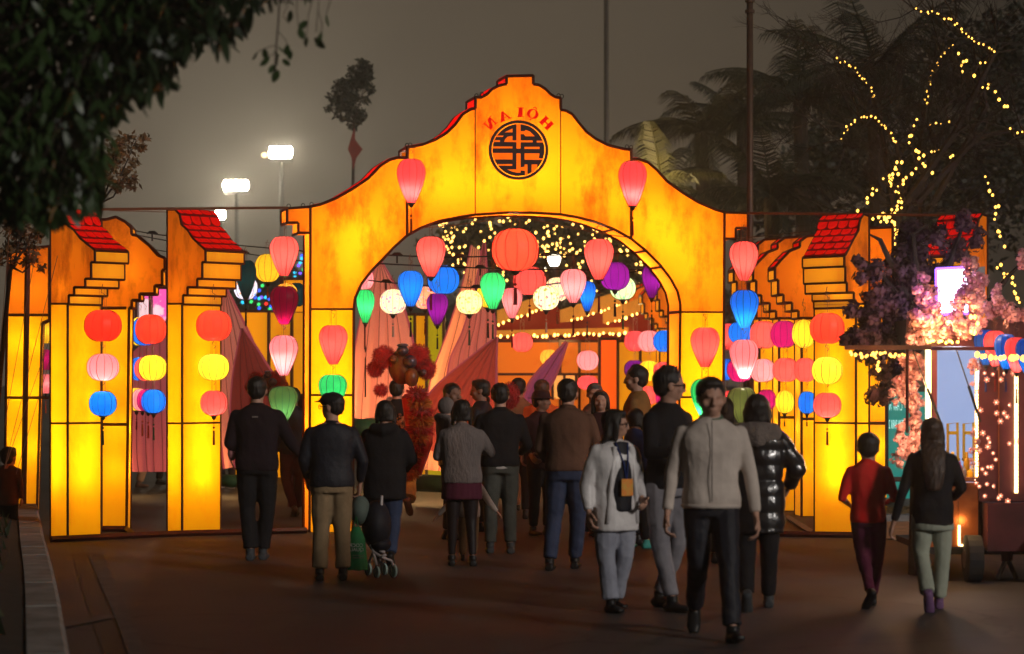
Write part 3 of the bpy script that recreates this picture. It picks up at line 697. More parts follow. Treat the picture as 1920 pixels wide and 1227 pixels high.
# inside the arch
LL('largest round red lantern at the centre of the arch', 'R', 966, 469, 88, 78, 'redor', 27.9, 572, 'red', 1.6, hang=32, low=0.0)
LL('coral teardrop lantern hanging high in the left half of the arch', 'T', 808, 482, 55, 75, 'coral', 27.5, 582, 'red', 1.0, hang=24)
LL('coral teardrop lantern hanging high in the right half of the arch', 'T', 1123, 487, 55, 76, 'coral', 28.0, 586, 'red', 1.0, hang=24)
LL('round coral lantern touching the lower right of the largest red one', 'R', 993, 527, 62, 52, 'coral', 29.2, 602, 'red', .5)
LL('blue teardrop lantern left of the round blue one in the arch', 'T', 770, 542, 48, 67, 'blue', 28.6, 632, 'black', 1.0, hang=26)
LL('round blue lantern behind the left coral teardrop in the arch', 'R', 831, 525, 62, 52, 'blue', 29.6, 600, 'black', .6, hang=18)
LL('round cream lantern with a faint violet pattern at the left of the arch', 'R', 737, 566, 50, 46, 'cream', 29.2, 632, 'pale', .9)
LL('green teardrop lantern at the left edge of the arch', 'T', 685, 575, 35, 62, 'green', 28.8, 745, 'black', 1.0)
LL('pale pink lantern half hidden by the left edge of the arch', 'R', 684, 524, 34, 38, 'pink', 30.2, 655, 'red', .8)
LL('round peach patterned lantern behind the blue teardrop in the arch', 'R', 797, 559, 42, 41, 'peach', 31.0, 628, 'red', .8)
LL('purple teardrop lantern below the round blue one in the arch', 'T', 820, 580, 42, 58, 'purple', 28.9, 655, 'black', 1.2)
LL('round cream lantern with a golden checked pattern left of the green teardrop', 'R', 880, 567, 51, 45, 'gold_floral', 29.0, 648, 'green', .9)
LL('round yellow lantern half hidden behind the green teardrop in the arch', 'R', 915, 556, 46, 42, 'yellow', 30.5, 634, 'green', .6)
LL('green teardrop lantern left of the largest red one in the arch', 'T', 924, 546, 47, 68, 'green', 28.5, 636, 'green', 1.0)
LL('pink teardrop lantern below and left of the largest red one', 'T', 960, 569, 39, 57, 'pink', 28.8, 652, 'red', .7)
LL('round cream lantern with roses and green leaves below the arch centre', 'R', 1024, 559, 49, 45, 'floral', 28.9, 624, 'pale', .9)
LL('round pale patterned lantern behind the one with roses', 'R', 1045, 543, 46, 44, 'cream', 30.6, 608, 'pale', .8)
LL('large pink teardrop lantern right of the arch centre', 'T', 1075, 537, 49, 63, 'pink', 28.3, 630, 'red', .9)
LL('blue teardrop lantern partly behind the large pink one', 'T', 1101, 556, 33, 56, 'blue', 29.3, 634, 'blue', 1.0)
LL('round deep purple lantern at the right of the arch', 'R', 1153, 518, 57, 51, 'purple', 28.8, 594, 'black', 1.3)
LL('round mint green patterned lantern under the round purple one', 'R', 1168, 541, 50, 42, 'mint', 30.2, 618, 'green', .8)
LL('purple teardrop lantern at the far right inside the arch', 'T', 1222, 528, 38, 62, 'purple', 29.0, 620, 'black', 1.3)
# strings at the outer corners of the gate
LL('topmost coral lantern of the string left of the gate', 'T', 533, 481, 56, 73, 'coral', 26.7, light=1.0, hang=26)
LL('dark maroon lantern with glowing magenta foot in the string left of the gate', 'T', 533, 573, 55, 71, 'maroon', 26.7, light=.9, low=-.40, k=.35, bcol=(1, .25, 1))
LL('pale pink lantern, third in the string left of the gate', 'T', 532, 667, 55, 75, 'pink', 26.7, light=1.1, low=-.1)
LL('lowest dark green lantern of the string left of the gate', 'T', 531, 757, 55, 64, 'olive', 26.7, light=1.6, low=-.15, k=.5, bcol=(.35, 1, 1))
LL('round yellow lantern behind the topmost coral one left of the gate', 'R', 502, 503, 50, 52, 'yellow', 30.5, 560, 'orange', .3)
LL('small round cream lantern peeping out above the maroon one', 'R', 537, 552, 44, 40, 'amber', 31.5, light=.7)
LL('small dark teal lantern half hidden behind the maroon one', 'R', 556, 553, 34, 44, 'teal', 32.5, light=.1)
LL('unlit dark teal teardrop lantern right of the second tiled wall piece', 'T', 461, 524, 38, 70, 'teal', 29.0, 612, 'black', .25, k=.25)
LL('white lantern with a blue and orange print behind the dark teal one', 'R', 461, 540, 46, 44, 'bluewhite', 31.0, 606, 'black', .7)
LL('topmost coral lantern of the string right of the gate', 'T', 1395, 490, 55, 73, 'coral', 27.3, light=1.0, hang=26)
LL('bright blue lantern, second in the string right of the gate', 'T', 1396, 580, 54, 71, 'blue', 27.3, light=1.1, low=-.2)
LL('pink lantern with a white glowing foot, third in the string right of the gate', 'T', 1395, 674, 54, 73, 'pink', 27.3, light=1.9, low=-.38, k=.5)
LL('lowest dull olive lantern of the string right of the gate', 'T', 1391, 760, 55, 66, 'olive', 27.3, light=.5, k=.9)
# three-lantern strings on the near wall pieces
for x, d, rows in ((193, 25.1, (('red', 611, 69, 58), ('pink', 689, 60, 50), ('blue', 757, 52, 46))), (401, 26.0, (('redor', 611, 66, 57), ('yellow', 689, 60, 48), ('coral', 756, 50, 46))), (1551, 25.5, (('redor', 616, 65, 57), ('yellow', 695, 58, 50), ('coral', 760, 52, 46)))):
    for i, (c, y, w, h) in enumerate(rows):
        nm = {'red': 'deep red', 'redor': 'orange red'}.get(c, c)
        wh = {193: 'leftmost tiled wall piece', 401: 'tiled piece beside the gate', 1551: 'tiled piece behind the boy'}[x]
        LL('round %s lantern, %s of three on the %s' % (nm, ('topmost', 'middle', 'lowest')[i], wh), 'R', x, y, w, h, c, d, (835 if i == 2 else None), 'black' if c == 'blue' else 'red', .9, hang=(40, 22, 22)[i] if i == 0 else 22, low=(-.3 if c in ('pink', 'coral') else 0.1))
# rows in the gap between the two left wall pieces
for c, x, y, w, h, d, tas, tc, lab in (('redor', 283, 618, 58, 55, 29.0, None, 'red', 'round orange red lantern in front of the top row in the left gap'), ('blue', 272, 622, 52, 52, 30.6, None, 'red', 'blue lantern behind the orange red one in the left gap'), ('yellow', 263, 622, 48, 52, 32.0, None, 'red', 'yellow lantern rearmost in the top row of the left gap'),
        ('yellow', 286, 690, 54, 47, 29.0, None, 'red', 'round yellow lantern foremost in the middle row of the left gap'), ('coral', 276, 692, 48, 45, 30.4, None, 'red', 'coral lantern behind the yellow one in the middle row of the left gap'), ('blue', 263, 692, 44, 43, 31.6, None, 'red', 'blue lantern rearmost in the middle row of the left gap'),
        ('blue', 288, 753, 46, 44, 29.0, 826, 'green', 'round blue lantern foremost in the lowest row of the left gap'), ('magenta', 278, 751, 42, 42, 30.2, 822, 'orange', 'magenta lantern behind the blue one in the lowest row of the left gap'), ('pink', 267, 750, 42, 41, 31.0, 818, 'orange', 'pink lantern second from the back in the lowest row of the left gap'), ('yellow', 256, 749, 40, 42, 32.2, 806, 'red', 'yellow lantern rearmost in the lowest row of the left gap')):
    LL(lab, 'R', x, y, w, h, c, d, tas, tc, .8, wire='pale', low=.1, hang=30 if y < 630 else 22)
for c, y, h, lab in (('yellow', 622, 44, 'yellow tube lantern in the narrow gap at the far left'), ('magenta', 675, 38, 'magenta tube lantern in the narrow gap at the far left'), ('pink', 720, 36, 'pale pink tube lantern in the narrow gap at the far left')):
    LL(lab, 'C', 86, y, 15, h, c, 31.0, 775 if y == 720 else None, 'orange', .6, wire='pale')
# rows behind the right string, in front of the stepped slices
rowz = [('coral', 1366, 632, 34, 50, 31.6, 'coral lantern at the left end of the top row right of the gate'), ('blue', 1387, 624, 44, 40, 30.9, 'blue lantern behind the blue teardrop in the top row right of the gate'), ('coral', 1432, 628, 52, 51, 29.6, 'round coral lantern in the top row right of the pink teardrop'),
        ('magenta', 1470, 627, 51, 50, 29.0, 'round dark magenta lantern in the top row right of the gate'), ('yellow', 1507, 626, 44, 52, 28.4, 'yellow lantern tucked behind the top orange red one at the right'),
        ('blue', 1363, 693, 24, 40, 31.4, 'blue lantern at the left end of the middle row right of the gate'), ('magenta', 1388, 694, 50, 44, 30.5, 'magenta lantern behind the pink teardrop in the middle row'), ('pink', 1430, 695, 47, 43, 29.5, 'round pink lantern in the middle row right of the gate'),
        ('coral', 1473, 694, 48, 44, 28.9, 'round coral lantern fourth along the middle row right of the gate'), ('coral', 1510, 694, 42, 44, 28.3, 'coral lantern tucked behind the yellow one at the right'),
        ('hot', 1363, 752, 28, 38, 31.4, 'coral lantern at the left end of the lowest row right of the gate'), ('magenta', 1437, 750, 36, 38, 29.5, 'magenta lantern behind the woman in the black quilted coat'), ('yellow', 1471, 754, 35, 42, 28.9, 'narrow yellow lantern in the lowest row right of the gate'), ('blue', 1513, 755, 34, 41, 28.3, 'blue lantern behind the lowest coral one at the right')]
for c, x, y, w, h, d, lab in rowz:
    LL(lab, 'R', x, y, w, h, c, d, 800 if y > 740 and x > 1430 else None, 'black', .7, hang=32 if y < 640 else 22)
for c, x, y, w, h, d, lab in (('hot', 1191, 640, 42, 38, 36.5, 'coral lantern leftmost of the top row inside the right of the arch'), ('pink', 1217, 640, 44, 39, 35.6, 'pink lantern in the top row inside the right of the arch'), ('blue', 1246, 640, 42, 40, 34.6, 'blue lantern beside the arch column in the top row'),
        ('purple', 1190, 693, 40, 34, 36.3, 'purple lantern leftmost in the second row inside the right of the arch'), ('yellow', 1217, 696, 44, 38, 35.4, 'yellow lantern in the second row inside the right of the arch'), ('coral', 1244, 696, 38, 34, 34.4, 'coral lantern beside the arch column in the second row'),
        ('coral', 1212, 742, 46, 36, 35.4, 'coral lantern low behind the man seen in profile'), ('magenta', 1241, 745, 24, 28, 34.4, 'small magenta lantern low beside the right arch column'),
        ('coral', 979, 642, 40, 36, 40.0, 'coral lantern under the string lights behind the arch'), ('amber', 1030, 671, 35, 30, 41.0, 'yellow lantern behind the thin purple cloth point'), ('pink', 1102, 676, 42, 36, 40.0, 'round pink lantern alone against the orange back wall'), ('hot', 1102, 718, 40, 26, 40.5, 'coral lantern just below the lone pink one on the back wall')):
    LL(lab, 'R', x, y, w, h, c, d, None, 'red', .6, wire='pale', hang=24)
# row above the cart
for i, (x, y, c) in enumerate(((1848, 652, 'blue'), (1866, 654, 'hot'), (1886, 660, 'blue'), (1906, 666, 'hot'), (1926, 668, 'blue'))):
    nm = {'blue': 'dark blue', 'hot': 'red and pink'}[c]
    LL('%s teardrop lantern, %s in the row over the dark cart' % (nm, ('first from the left', 'second', 'third', 'fourth', 'last')[i]), 'T', x, y, 44, 66, c, 20.6 - i * .35, 735 if i < 3 else 758, 'blue' if c == 'blue' else 'red', .35 if c == 'blue' else .9, low=-.25, k=.12 if c == 'blue' else .5, group='lanterns in a row over the cart')
# wires
def wire(pts, rad, mat, label, cat='cable', sag=0.0, name='cable', fit=()):
    t = thing(name, label, cat, P(*pts[0]))
    w = MB(); q = [P(*p) for p in pts]; path = []
    for a, b in zip(q, q[1:]):
        for k in range(8): u = k / 8; path.append(a.lerp(b, u) - Vector((0, 0, sag * 4 * u * (1 - u))))
    path.append(q[-1]); w.tube(path, rad, 5); w.build('wire', M[mat], t)
    for u in fit:
        c = path[min(len(path) - 1, int(u * (len(path) - 1)))]; s = MB()
        s.tube([c + Vector((-.07, 0, 0)), c + Vector((-.03, 0, .02)), c + Vector((.03, 0, .02)), c + Vector((.07, 0, 0))], [.006, .02, .02, .006], 6); s.bar(c, c - Vector((0, 0, .09)), .015)
        s.build('clamp', M['black'], t)
wire([(540, 390, 27.1), (175, 393, 26.4)], 0.016, 'wire_brown', 'brown pipe running from the gate top to the leftmost wall piece', 'pipe', name='pipe')
wire([(1402, 400, 28.3), (1850, 405, 26.6)], 0.016, 'wire_brown', 'brown pipe running from the gate top over the right tiled pieces', 'pipe', name='pipe')
wire([(205, 420, 30), (312, 442, 30.3), (560, 470, 30.8), (664, 480, 31)], 0.008, 'black', 'black cable sagging between the left wall pieces, uppermost', sag=.02, fit=(.25,))
wire([(205, 395, 29), (312, 398, 29)], 0.005, 'wire_brown', 'thin wire just under the pipe at the left')
wire([(250, 440, 31), (580, 492, 31.5)], 0.008, 'black', 'black cable carrying the dark teal lantern', sag=.02, fit=(.63,))
wire([(250, 461, 33), (580, 512, 33)], 0.007, 'black', 'lowest thin black cable between the left wall pieces', sag=.02)
wire([(715, 478, 28.6), (950, 480, 28.8), (1245, 470, 29)], 0.009, 'black', 'upper black cable across the arch opening', sag=.02, fit=(.07, .33, .66))
wire([(700, 494, 28.6), (1230, 506, 29)], 0.009, 'black', 'middle black cable across the arch opening carrying lanterns', sag=.03, fit=(.12, .45))
wire([(690, 526, 30), (960, 540, 30), (1240, 500, 30)], 0.009, 'black', 'lower black cable across the arch opening carrying lanterns', sag=.03, fit=(.1, .4, .8))
wire([(1340, 452, 29), (1520, 434, 28)], 0.006, 'black', 'thin black cable rising behind the right string of lanterns')
wire([(790, 428, 27.5), (968, 404, 27.7), (1180, 446, 28.1)], 0.005, 'wire_brown', 'thin red cord slung under the arch top', 'cord', sag=.02, name='cord')
for i, (a, b) in enumerate((((73, 440), (8, 800)), ((108, 480), (10, 870)), ((92, 640), (8, 880)), ((92, 680), (30, 890)), ((20, 400), (0, 660)))):
    wire([(a[0], a[1], 25.6), (b[0], b[1], 24.8)], 0.0035, 'wire_brown', ('second from left, long', 'longest', 'third from left, short', 'rightmost short', 'leftmost')[i] + ' thin guy line slanting before the far left panel wall', 'guy line', name='guy_line')
# ------------------------------------------------------------ cloth lotus petals behind the arch
def cloth_mat(name, c, k, dirty=None):
    return mat_fabric(name, c, dirty or tuple(x * .5 for x in c), k, stain=0.25, scale=1.0, streak=(3, 3, .3))
M['cloth_pink'] = cloth_mat('cloth_pale_pink', (0.72, 0.26, 0.20), 0.22); M['cloth_salmon'] = cloth_mat('cloth_salmon', (0.85, 0.34, 0.18), 0.30)
M['cloth_red'] = cloth_mat('cloth_red', (0.42, 0.075, 0.055), 0.17); M['cloth_rose'] = cloth_mat('cloth_rose', (0.55, 0.13, 0.15), 0.26)
M['cloth_mauve'] = cloth_mat('cloth_mauve', (0.42, 0.10, 0.20), 0.28)
M['green_base'] = mat_plain('green_painted_base', (0.03, 0.12, 0.04), 0.7)
M['cloth_seam'] = mat_plain('cloth_seam_dark', (0.34, 0.07, 0.055), 0.9)
def interp(pl, t):
    t *= len(pl) - 1; i = min(int(t), len(pl) - 2); f = t - i
    # catmull-rom
    p = [pl[max(0, min(len(pl) - 1, j))] for j in (i - 1, i, i + 1, i + 2)]
    return [0.5 * ((2 * p[1][k]) + (-p[0][k] + p[2][k]) * f + (2 * p[0][k] - 5 * p[1][k] + 4 * p[2][k] - p[3][k]) * f * f + (-p[0][k] + 3 * p[1][k] - 3 * p[2][k] + p[3][k]) * f ** 3) for k in (0, 1)]
def petal(label, left, right, d, bulge, m, folds=5, mastm=None, lights=(), mast=True):
    nu, nv = 24, 22; vs = []
    for j in range(nv + 1):
        t = j / nv; a = interp(left, t); b = interp(right, t)
        for i in range(nu + 1):
            u = i / nu; w = abs(b[0] - a[0]) / F * d
            dd = d - bulge * math.sin(math.pi * u) * min(1, w) - 0.055 * min(1, w) * math.sin(2 * math.pi * folds * u + 1.5 * t)
            vs.append(P(a[0] + (b[0] - a[0]) * u, a[1] + (b[1] - a[1]) * u, dd))
    fs = [(j * (nu + 1) + i, j * (nu + 1) + i + 1, (j + 1) * (nu + 1) + i + 1, (j + 1) * (nu + 1) + i) for j in range(nv) for i in range(nu)]
    base = vs[-1].copy(); base.z = 0
    t = thing('cloth_petal', label, 'installation', base, 'cloth petals of the lotus display behind the arch')
    s = MB(); s.add(vs, fs); o = s.build('cloth', M[m], t, smooth=True)
    e = MB(); e.tube([vs[j * (nu + 1)] for j in range(nv + 1)], 0.018, 5); e.tube([vs[j * (nu + 1) + nu] for j in range(nv + 1)], 0.018, 5); e.build('rim', M[mastm or 'cloth_rose'], t, smooth=True)
    for ui in ((5, 10, 14, 19) if folds > 3 else (12,)):
        e = MB(); e.tube([vs[j * (nu + 1) + ui] + Vector((0, -.01, 0)) for j in range(nv + 1)], 0.005, 4); e.build('seam', M['cloth_seam'], t, smooth=True)
    for x, y, dz, w, c in lights: bulb(P(x, y, d + dz), w * .42, c, 0.08, t)
    return t
W_ = (1, .56, .20)
petal('tall pale pink cloth petal seen at the left inside the arch', [(712, 488), (690, 540), (668, 640), (655, 740), (650, 800)], [(713, 488), (745, 545), (770, 620), (780, 690), (778, 770)], 37, .5, 'cloth_pink', lights=((690, 780, .4, 90, W_), (740, 780, .4, 60, W_), (700, 700, .4, 25, W_)))
petal('large salmon cloth petal with pointed tip behind the arch centre', [(884, 460), (868, 530), (840, 620), (808, 710), (796, 790)], [(900, 470), (906, 540), (912, 620), (925, 700), (930, 790)], 38.5, .5, 'cloth_salmon', lights=((850, 760, .4, 60, W_), (830, 700, .4, 40, W_), (880, 620, .5, 25, W_)))
petal('rose cloth petal with a tall thin tip left of the largest red lantern', [(907, 455), (890, 540), (868, 620), (842, 680), (835, 760)], [(909, 455), (914, 520), (925, 580), (930, 640), (932, 760)], 38.0, .3, 'cloth_pink')
petal('dark red and rose cloth petal leaning to the left behind the crowd', [(930, 633), (895, 660), (845, 700), (808, 735), (780, 780), (766, 830)], [(932, 633), (931, 670), (930, 720), (928, 770), (920, 820), (905, 880)], 34.5, .6, 'cloth_red', folds=7, lights=((850, 800, .3, 40, W_), (890, 830, .3, 40, W_), (850, 740, .3, 12, W_)))
petal('pale lower cloth petal glowing at its foot beside the lion dancer', [(786, 752), (780, 780), (776, 815), (774, 850), (780, 880)], [(930, 700), (935, 760), (930, 800), (915, 850), (880, 888)], 35.2, .5, 'cloth_salmon', lights=((800, 870, -.6, 26, W_), (850, 880, -.6, 18, W_)))
petal('thin mauve cloth petal pointing up to the right behind the man with the hat', [(1062, 641), (1035, 668), (1010, 695), (990, 722), (978, 760)], [(1064, 642), (1055, 670), (1042, 705), (1028, 735), (1015, 780)], 34, .2, 'cloth_mauve', folds=3)
petal('salmon cloth petal behind the second tiled wall piece', [(420, 540), (412, 600), (408, 700), (412, 800), (420, 880)], [(424, 540), (450, 590), (478, 650), (500, 730), (510, 860)], 36, .5, 'cloth_pink', lights=((430, 870, .3, 30, W_),))
petal('dark red pointed cloth petal behind the man in black at the left', [(453, 616), (444, 660), (436, 710), (432, 780), (440, 880)], [(455, 616), (480, 650), (505, 690), (535, 730), (560, 760)], 34, .5, 'cloth_red', folds=6)
petal('dim rose cloth petal seen through the left gap behind the lanterns', [(250, 660), (244, 740), (240, 800), (240, 860), (244, 885)], [(312, 600), (316, 700), (320, 780), (322, 840), (322, 885)], 36, .5, 'cloth_rose', lights=((262, 870, .3, 22, W_),))
# green rims at the feet of the petals and a pale kerb line behind
for i, (x0, x1, y0, y1, d) in enumerate(((655, 700, 772, 800, 34.8), (780, 890, 878, 905, 33.5), (410, 460, 880, 900, 34))):
    s = MB(); s.tube([P(x0, y1, d), P((x0 + x1) / 2, y1 + 3, d - .4), P(x1, y1, d)], (y1 - y0) / F * d * .6, 8)
    o = s.build('display_base', M['green_base'], smooth=True); tag(o, ('green painted base left of the lion dancer', 'green painted base under the pale glowing petal', 'green painted base behind the man in black')[i], 'base')

# ------------------------------------------------------------ panels and buildings far behind
M['far_yellow'] = mat_fabric('far_yellow_wall', (0.85, 0.36, 0.006), (0.5, 0.16, 0.004), 0.60, stain=0.6, scale=1.1)
M['far_green'] = mat_fabric('far_green_wall', (0.60, 0.48, 0.01), (0.3, 0.25, 0.01), 0.42, stain=0.6, scale=1.1)
M['far_orange'] = mat_fabric('far_orange_wall', (0.62, 0.15, 0.012), (0.3, 0.05, 0.004), 0.80, stain=0.8, scale=1.6, streak=(1, 1, 1))
M['far_red'] = mat_fabric('far_orange_red_wall', (0.90, 0.13, 0.008), (0.6, 0.06, 0.004), 0.8, stain=0.5, scale=1.6)
M['far_pinkwhite'] = mat_fabric('far_pink_white_display', (0.95, 0.75, 0.75), (0.9, 0.12, 0.45), 0.9, stain=1.0, scale=2.5, streak=(1, 1, 1), thr=(.42, .5))
M['far_bright'] = mat_fabric('far_bright_wall', (0.95, 0.45, 0.10), (0.8, 0.2, 0.08), 0.85, stain=0.6, scale=2.5)
def wall(label, x0, x1, y0, d, m, posts=(), y1=None, rows=(), thick=.25, m2=None):
    zb = 0 if y1 is None else P(0, y1, d).z; zt = P(0, y0, d).z; a, b = P(x0, 0, d).x, P(x1, 0, d).x
    t = thing('panel_wall', label, 'wall', ((a + b) / 2, d, zb))
    xs = [x0] + list(posts) + [x1]
    for p, q in zip(xs, xs[1:]):
        s = MB(); u, v = P(p, 0, d).x + .015, P(q, 0, d).x - .015; s.box(((u + v) / 2, d + thick / 2, (zb + zt) / 2), (v - u, thick, zt - zb)); s.build('wall_panel', M[m if (m2 is None or xs.index(p) % 2 == 0) else m2], t)
    f = MB()
    for x in xs: f.box((P(x, 0, d).x, d, (zb + zt) / 2), (.05, thick + .1, zt - zb + .04))
    for y in list(rows) + [y0]: f.box(((a + b) / 2, d - .03, P(0, y, d).z), (b - a, .06, .05))
    f.build('frame', M['frame'], t); return t
wall('dull yellow panel wall far behind the string of lanterns left of the gate', 440, 576, 584, 43, 'far_yellow', (505, 548))
wall('yellow and green panel wall between the pink petals inside the arch', 742, 832, 590, 42, 'far_green', (778, 800), m2='far_yellow')
wall('brown orange back wall behind the lone pink lantern', 926, 1124, 640, 46, 'far_orange', (1050, 1086), rows=(702,))
wall('bright orange red panel behind the laughing woman', 1124, 1158, 636, 45.5, 'far_red')
wall('yellow panel beside the orange red one behind the man in profile', 1158, 1262, 640, 45.8, 'far_yellow', (1200,))
wall('pale lit pictures low on the back wall behind the man with the hat', 1036, 1080, 702, 45.7, 'far_bright', (1058,), y1=748)
wall('dark doorway panel behind the lowest lantern left of the gate', 545, 572, 742, 33, 'frame', y1=1000)
wall('dull amber panel wall seen above the left display cloth', 530, 578, 523, 40, 'far_yellow', y1=584)
wall('bright pink and white lit display seen through the top of the left gap', 258, 318, 540, 41, 'far_pinkwhite', (284,), y1=606)
# dark tiled roofs edged with bulbs
M['roof_dark'] = mat_fabric('glowing_red_roof', (0.30, 0.022, 0.008), (0.12, 0.01, 0.005), 0.30, stain=.8); M['eave'] = mat_fabric('glowing_eave_board', (0.50, 0.22, 0.03), (0.3, 0.1, 0.01), 0.6)  # roof and eave materials glow to stand in for bulb light
sphere_bm = bmesh.new(); bmesh.ops.create_icosphere(sphere_bm, subdivisions=1, radius=1.0); BULB = bpy.data.meshes.new('bulb'); sphere_bm.to_mesh(BULB); sphere_bm.free()
M['bulb_warm'] = mat_emit('bulb_warm', (1, .52, .10), 7.5, False); M['bulb_yellow'] = mat_emit('bulb_yellow', (1, .50, .07), 5, False); M['bulb_pink'] = mat_emit('bulb_pink', (1, .45, .28), 4, False)
def light_string(label, pts, d, m='bulb_warm', r=.02, step=None, n=None, jit=.0, group='strings of small lamps', wirer=.006, name='light_string', dd=0, cat='string lights', wiremat='black'):
    if isinstance(pts[0], Vector): q = pts
    else: q = [P(x, y, (d[i] if isinstance(d, (list, tuple)) else d)) for i, (x, y) in enumerate(pts)]
    t = thing(name, label, cat, q[0], group)
    seg = [(b - a).length for a, b in zip(q, q[1:])]; tot = sum(seg); n = n or max(2, int(tot / (step or .12)))
    w = MB(); w.tube(q, wirer, 4); w.build('wire', M[wiremat], t)
    for k in range(n):
        s = tot * (k + .5 * random.random()) / n; i = 0
        while i < len(seg) - 1 and s > seg[i]: s -= seg[i]; i += 1
        p = q[i].lerp(q[i + 1], min(1, s / max(seg[i], 1e-6))) + Vector((random.uniform(-1, 1), random.uniform(-1, 1) * .7, random.uniform(-1, 1))) * jit
        o = link_local('bulb', BULB, t, M[m]); o.location = p - t.location; rr = r * random.uniform(.7, 1.2); o.scale = (rr, rr, rr * 1.2)
    return t
def roof(label, pts, d, depth, eave_h, bulbs_n):
    q = [P(x, y, d) for x, y in pts]; cen = sum(q, Vector()) / len(q)
    t = thing('lit_roof', label, 'roof', (cen.x, cen.y, 0), 'dark roofs edged with bulbs behind the arch')
    s = MB(); s.prism(q, (0, depth, 0.0)); s.build('roof_slope', M['roof_dark'], t)
    a, b = q[0], q[1]; e = MB(); n_ = Vector((0, -.05, 0)); up = Vector((0, 0, eave_h)); e.prism([a + n_, b + n_, b + n_ + up, a + n_ + up], (0, -.08, 0)); bulb((a + b) / 2 + Vector((0, -.9, -.1)), 25, (1, .6, .2), .1, t); e.build('eave_board', M['eave'], t)
    for sx in (0.02, .98):
        p = a.lerp(b, sx); pm = MB(); pm.bar((p.x, d + .3, 0), (p.x, d + .3, p.z), .10); pm.build('post', M['frame'], t)
    light_string('bulbs along the edge of the ' + label.split(' roof')[0] + ' roof', [a + Vector((0, -.2, 0)), b + Vector((0, -.2, 0))], 0, n=bulbs_n, r=.03, jit=.02)
    return t
roof('upper slanted dark roof behind the arch', [(932, 610), (1040, 572), (1060, 590), (1050, 640), (932, 640)], 50, 3, .30, 12)
roof('middle slanted dark roof behind the arch', [(1050, 610), (1180, 568), (1200, 590), (1190, 640), (1060, 640)], 48.5, 3, .30, 13)
roof('right slanted dark roof behind the arch', [(1130, 612), (1200, 586), (1240, 600), (1240, 642), (1130, 642)], 47, 2, .28, 8)
roof('low level dark roof behind the arch', [(930, 632), (1178, 626), (1178, 622), (1110, 600), (930, 615)], 46.2, 2, .12, 26)
# street lamps inside the arch
M['lamp_white'] = mat_emit('lamp_white', (1, .93, .78), 14)
def lantern_post(label, x, y, w, d, m='lamp_white'):
    s_ = d / F; p = P(x, y, d); t = thing('street_lamp', label, 'street lamp', (p.x, d, 0))
    s = MB(); s.tube([p + Vector((0, 0, -12 * s_)), p + Vector((0, 0, -9 * s_)), p, p + Vector((0, 0, 8 * s_))], [w * s_ * .28, w * s_ * .36, w * s_ * .5, w * s_ * .42], 10); s.build('lamp_glass', M[m], t)
    c = MB(); c.tube([p + Vector((0, 0, 8 * s_)), p + Vector((0, 0, 12 * s_)), p + Vector((0, 0, 17 * s_))], [w * s_ * .55, w * s_ * .4, .02], 10); c.build('lamp_cap', M['black'], t)
    q = MB(); q.tube([(p.x, d, 0), (p.x, d, p.z - 12 * s_)], .05, 8); q.build('pole', M['steel'], t)
lantern_post('white glowing street lamp right of the largest red lantern', 1039, 487, 24, 52)
lantern_post('fainter street lamp just behind and left of the brighter one', 1016, 509, 15, 62)
# floodlight masts in the mist
M['flood'] = mat_emit('floodlight_white', (1, .88, .66), 300); M['flood_dim'] = mat_emit('floodlight_dim', (1, .70, .38), 3.0)
def floodmast(label, x, y, w, h, d, side_lamp=False):
    s_ = d / F; p = P(x, y, d); t = thing('floodlight_mast', label, 'floodlight', (p.x, d, 0), 'floodlight masts in the mist')
    n = 5 if w > 30 else 2
    for k in range(n):
        q = MB(); c = p + Vector(((k - (n - 1) / 2) * w * s_ / n, 0, 0)); q.ellipsoid(c, (w * s_ / n * .55, .12, h * s_ / 2), nu=10, nv=6); q.build('lamp', M['flood'], t, smooth=True)
    b = MB(); b.box(p + Vector((0, .18, 0)), (w * s_, .1, h * s_ * .7)); b.build('lamp_housing', M['steel'], t)
    q = MB(); q.box(p + Vector((0, .25, -h * s_ * .62)), (w * s_ * 1.0, 1.3, .05)); q.build('pole_shade_plate', M['black'], t)  # plate added under the lamps to shade the pole below
    q = MB(); q.tube([(p.x, d + .45, 0), (p.x, d + .45, p.z - h * s_ * .7)], [.16, .09], 8); q.build('pole', M['black'], t)
    if side_lamp: q = MB(); q.ellipsoid(P(496, 291, d), (.14, .1, .12)); q.build('side_lamp', M['flood_dim'], t)
floodmast('higher floodlight with a small side lamp, on a mast in the mist', 526, 286, 42, 22, 110, True)
floodmast('lower wide floodlight in the mist left of the higher one', 442, 348, 46, 20, 115)
floodmast('small floodlight just above the second red tiled eave', 413, 403, 18, 18, 120)
def pole(label, x, ytop, ybot, w, d, m='steel', bands=()):
    t = thing('light_pole', label, 'pole', (P(x, 0, d).x, d, 0)); s = MB(); zt = P(0, ytop, d).z; X = P(x, 0, d).x
    s.tube([(X, d, 0), (X, d, zt)], [w * .55 / F * d, w * .5 / F * d], 10); s.build('shaft', M[m], t, smooth=True)
    for y in bands: c = MB(); c.tube([P(x, y + 3, d), P(x, y - 3, d)], w * .75 / F * d, 10); c.build('collar', M[m], t)
M['pole_brown'] = mat_plain('pole_brown_steel', (0.10, 0.055, 0.035), 0.5, metal=.3)
pole('tall brown steel pole rising at the right end of the gate', 1406, -80, 398, 12, 33, 'pole_brown', (2, 22))
pole('faint tall pole in the mist above the right gable', 1137, -60, 268, 9, 75)
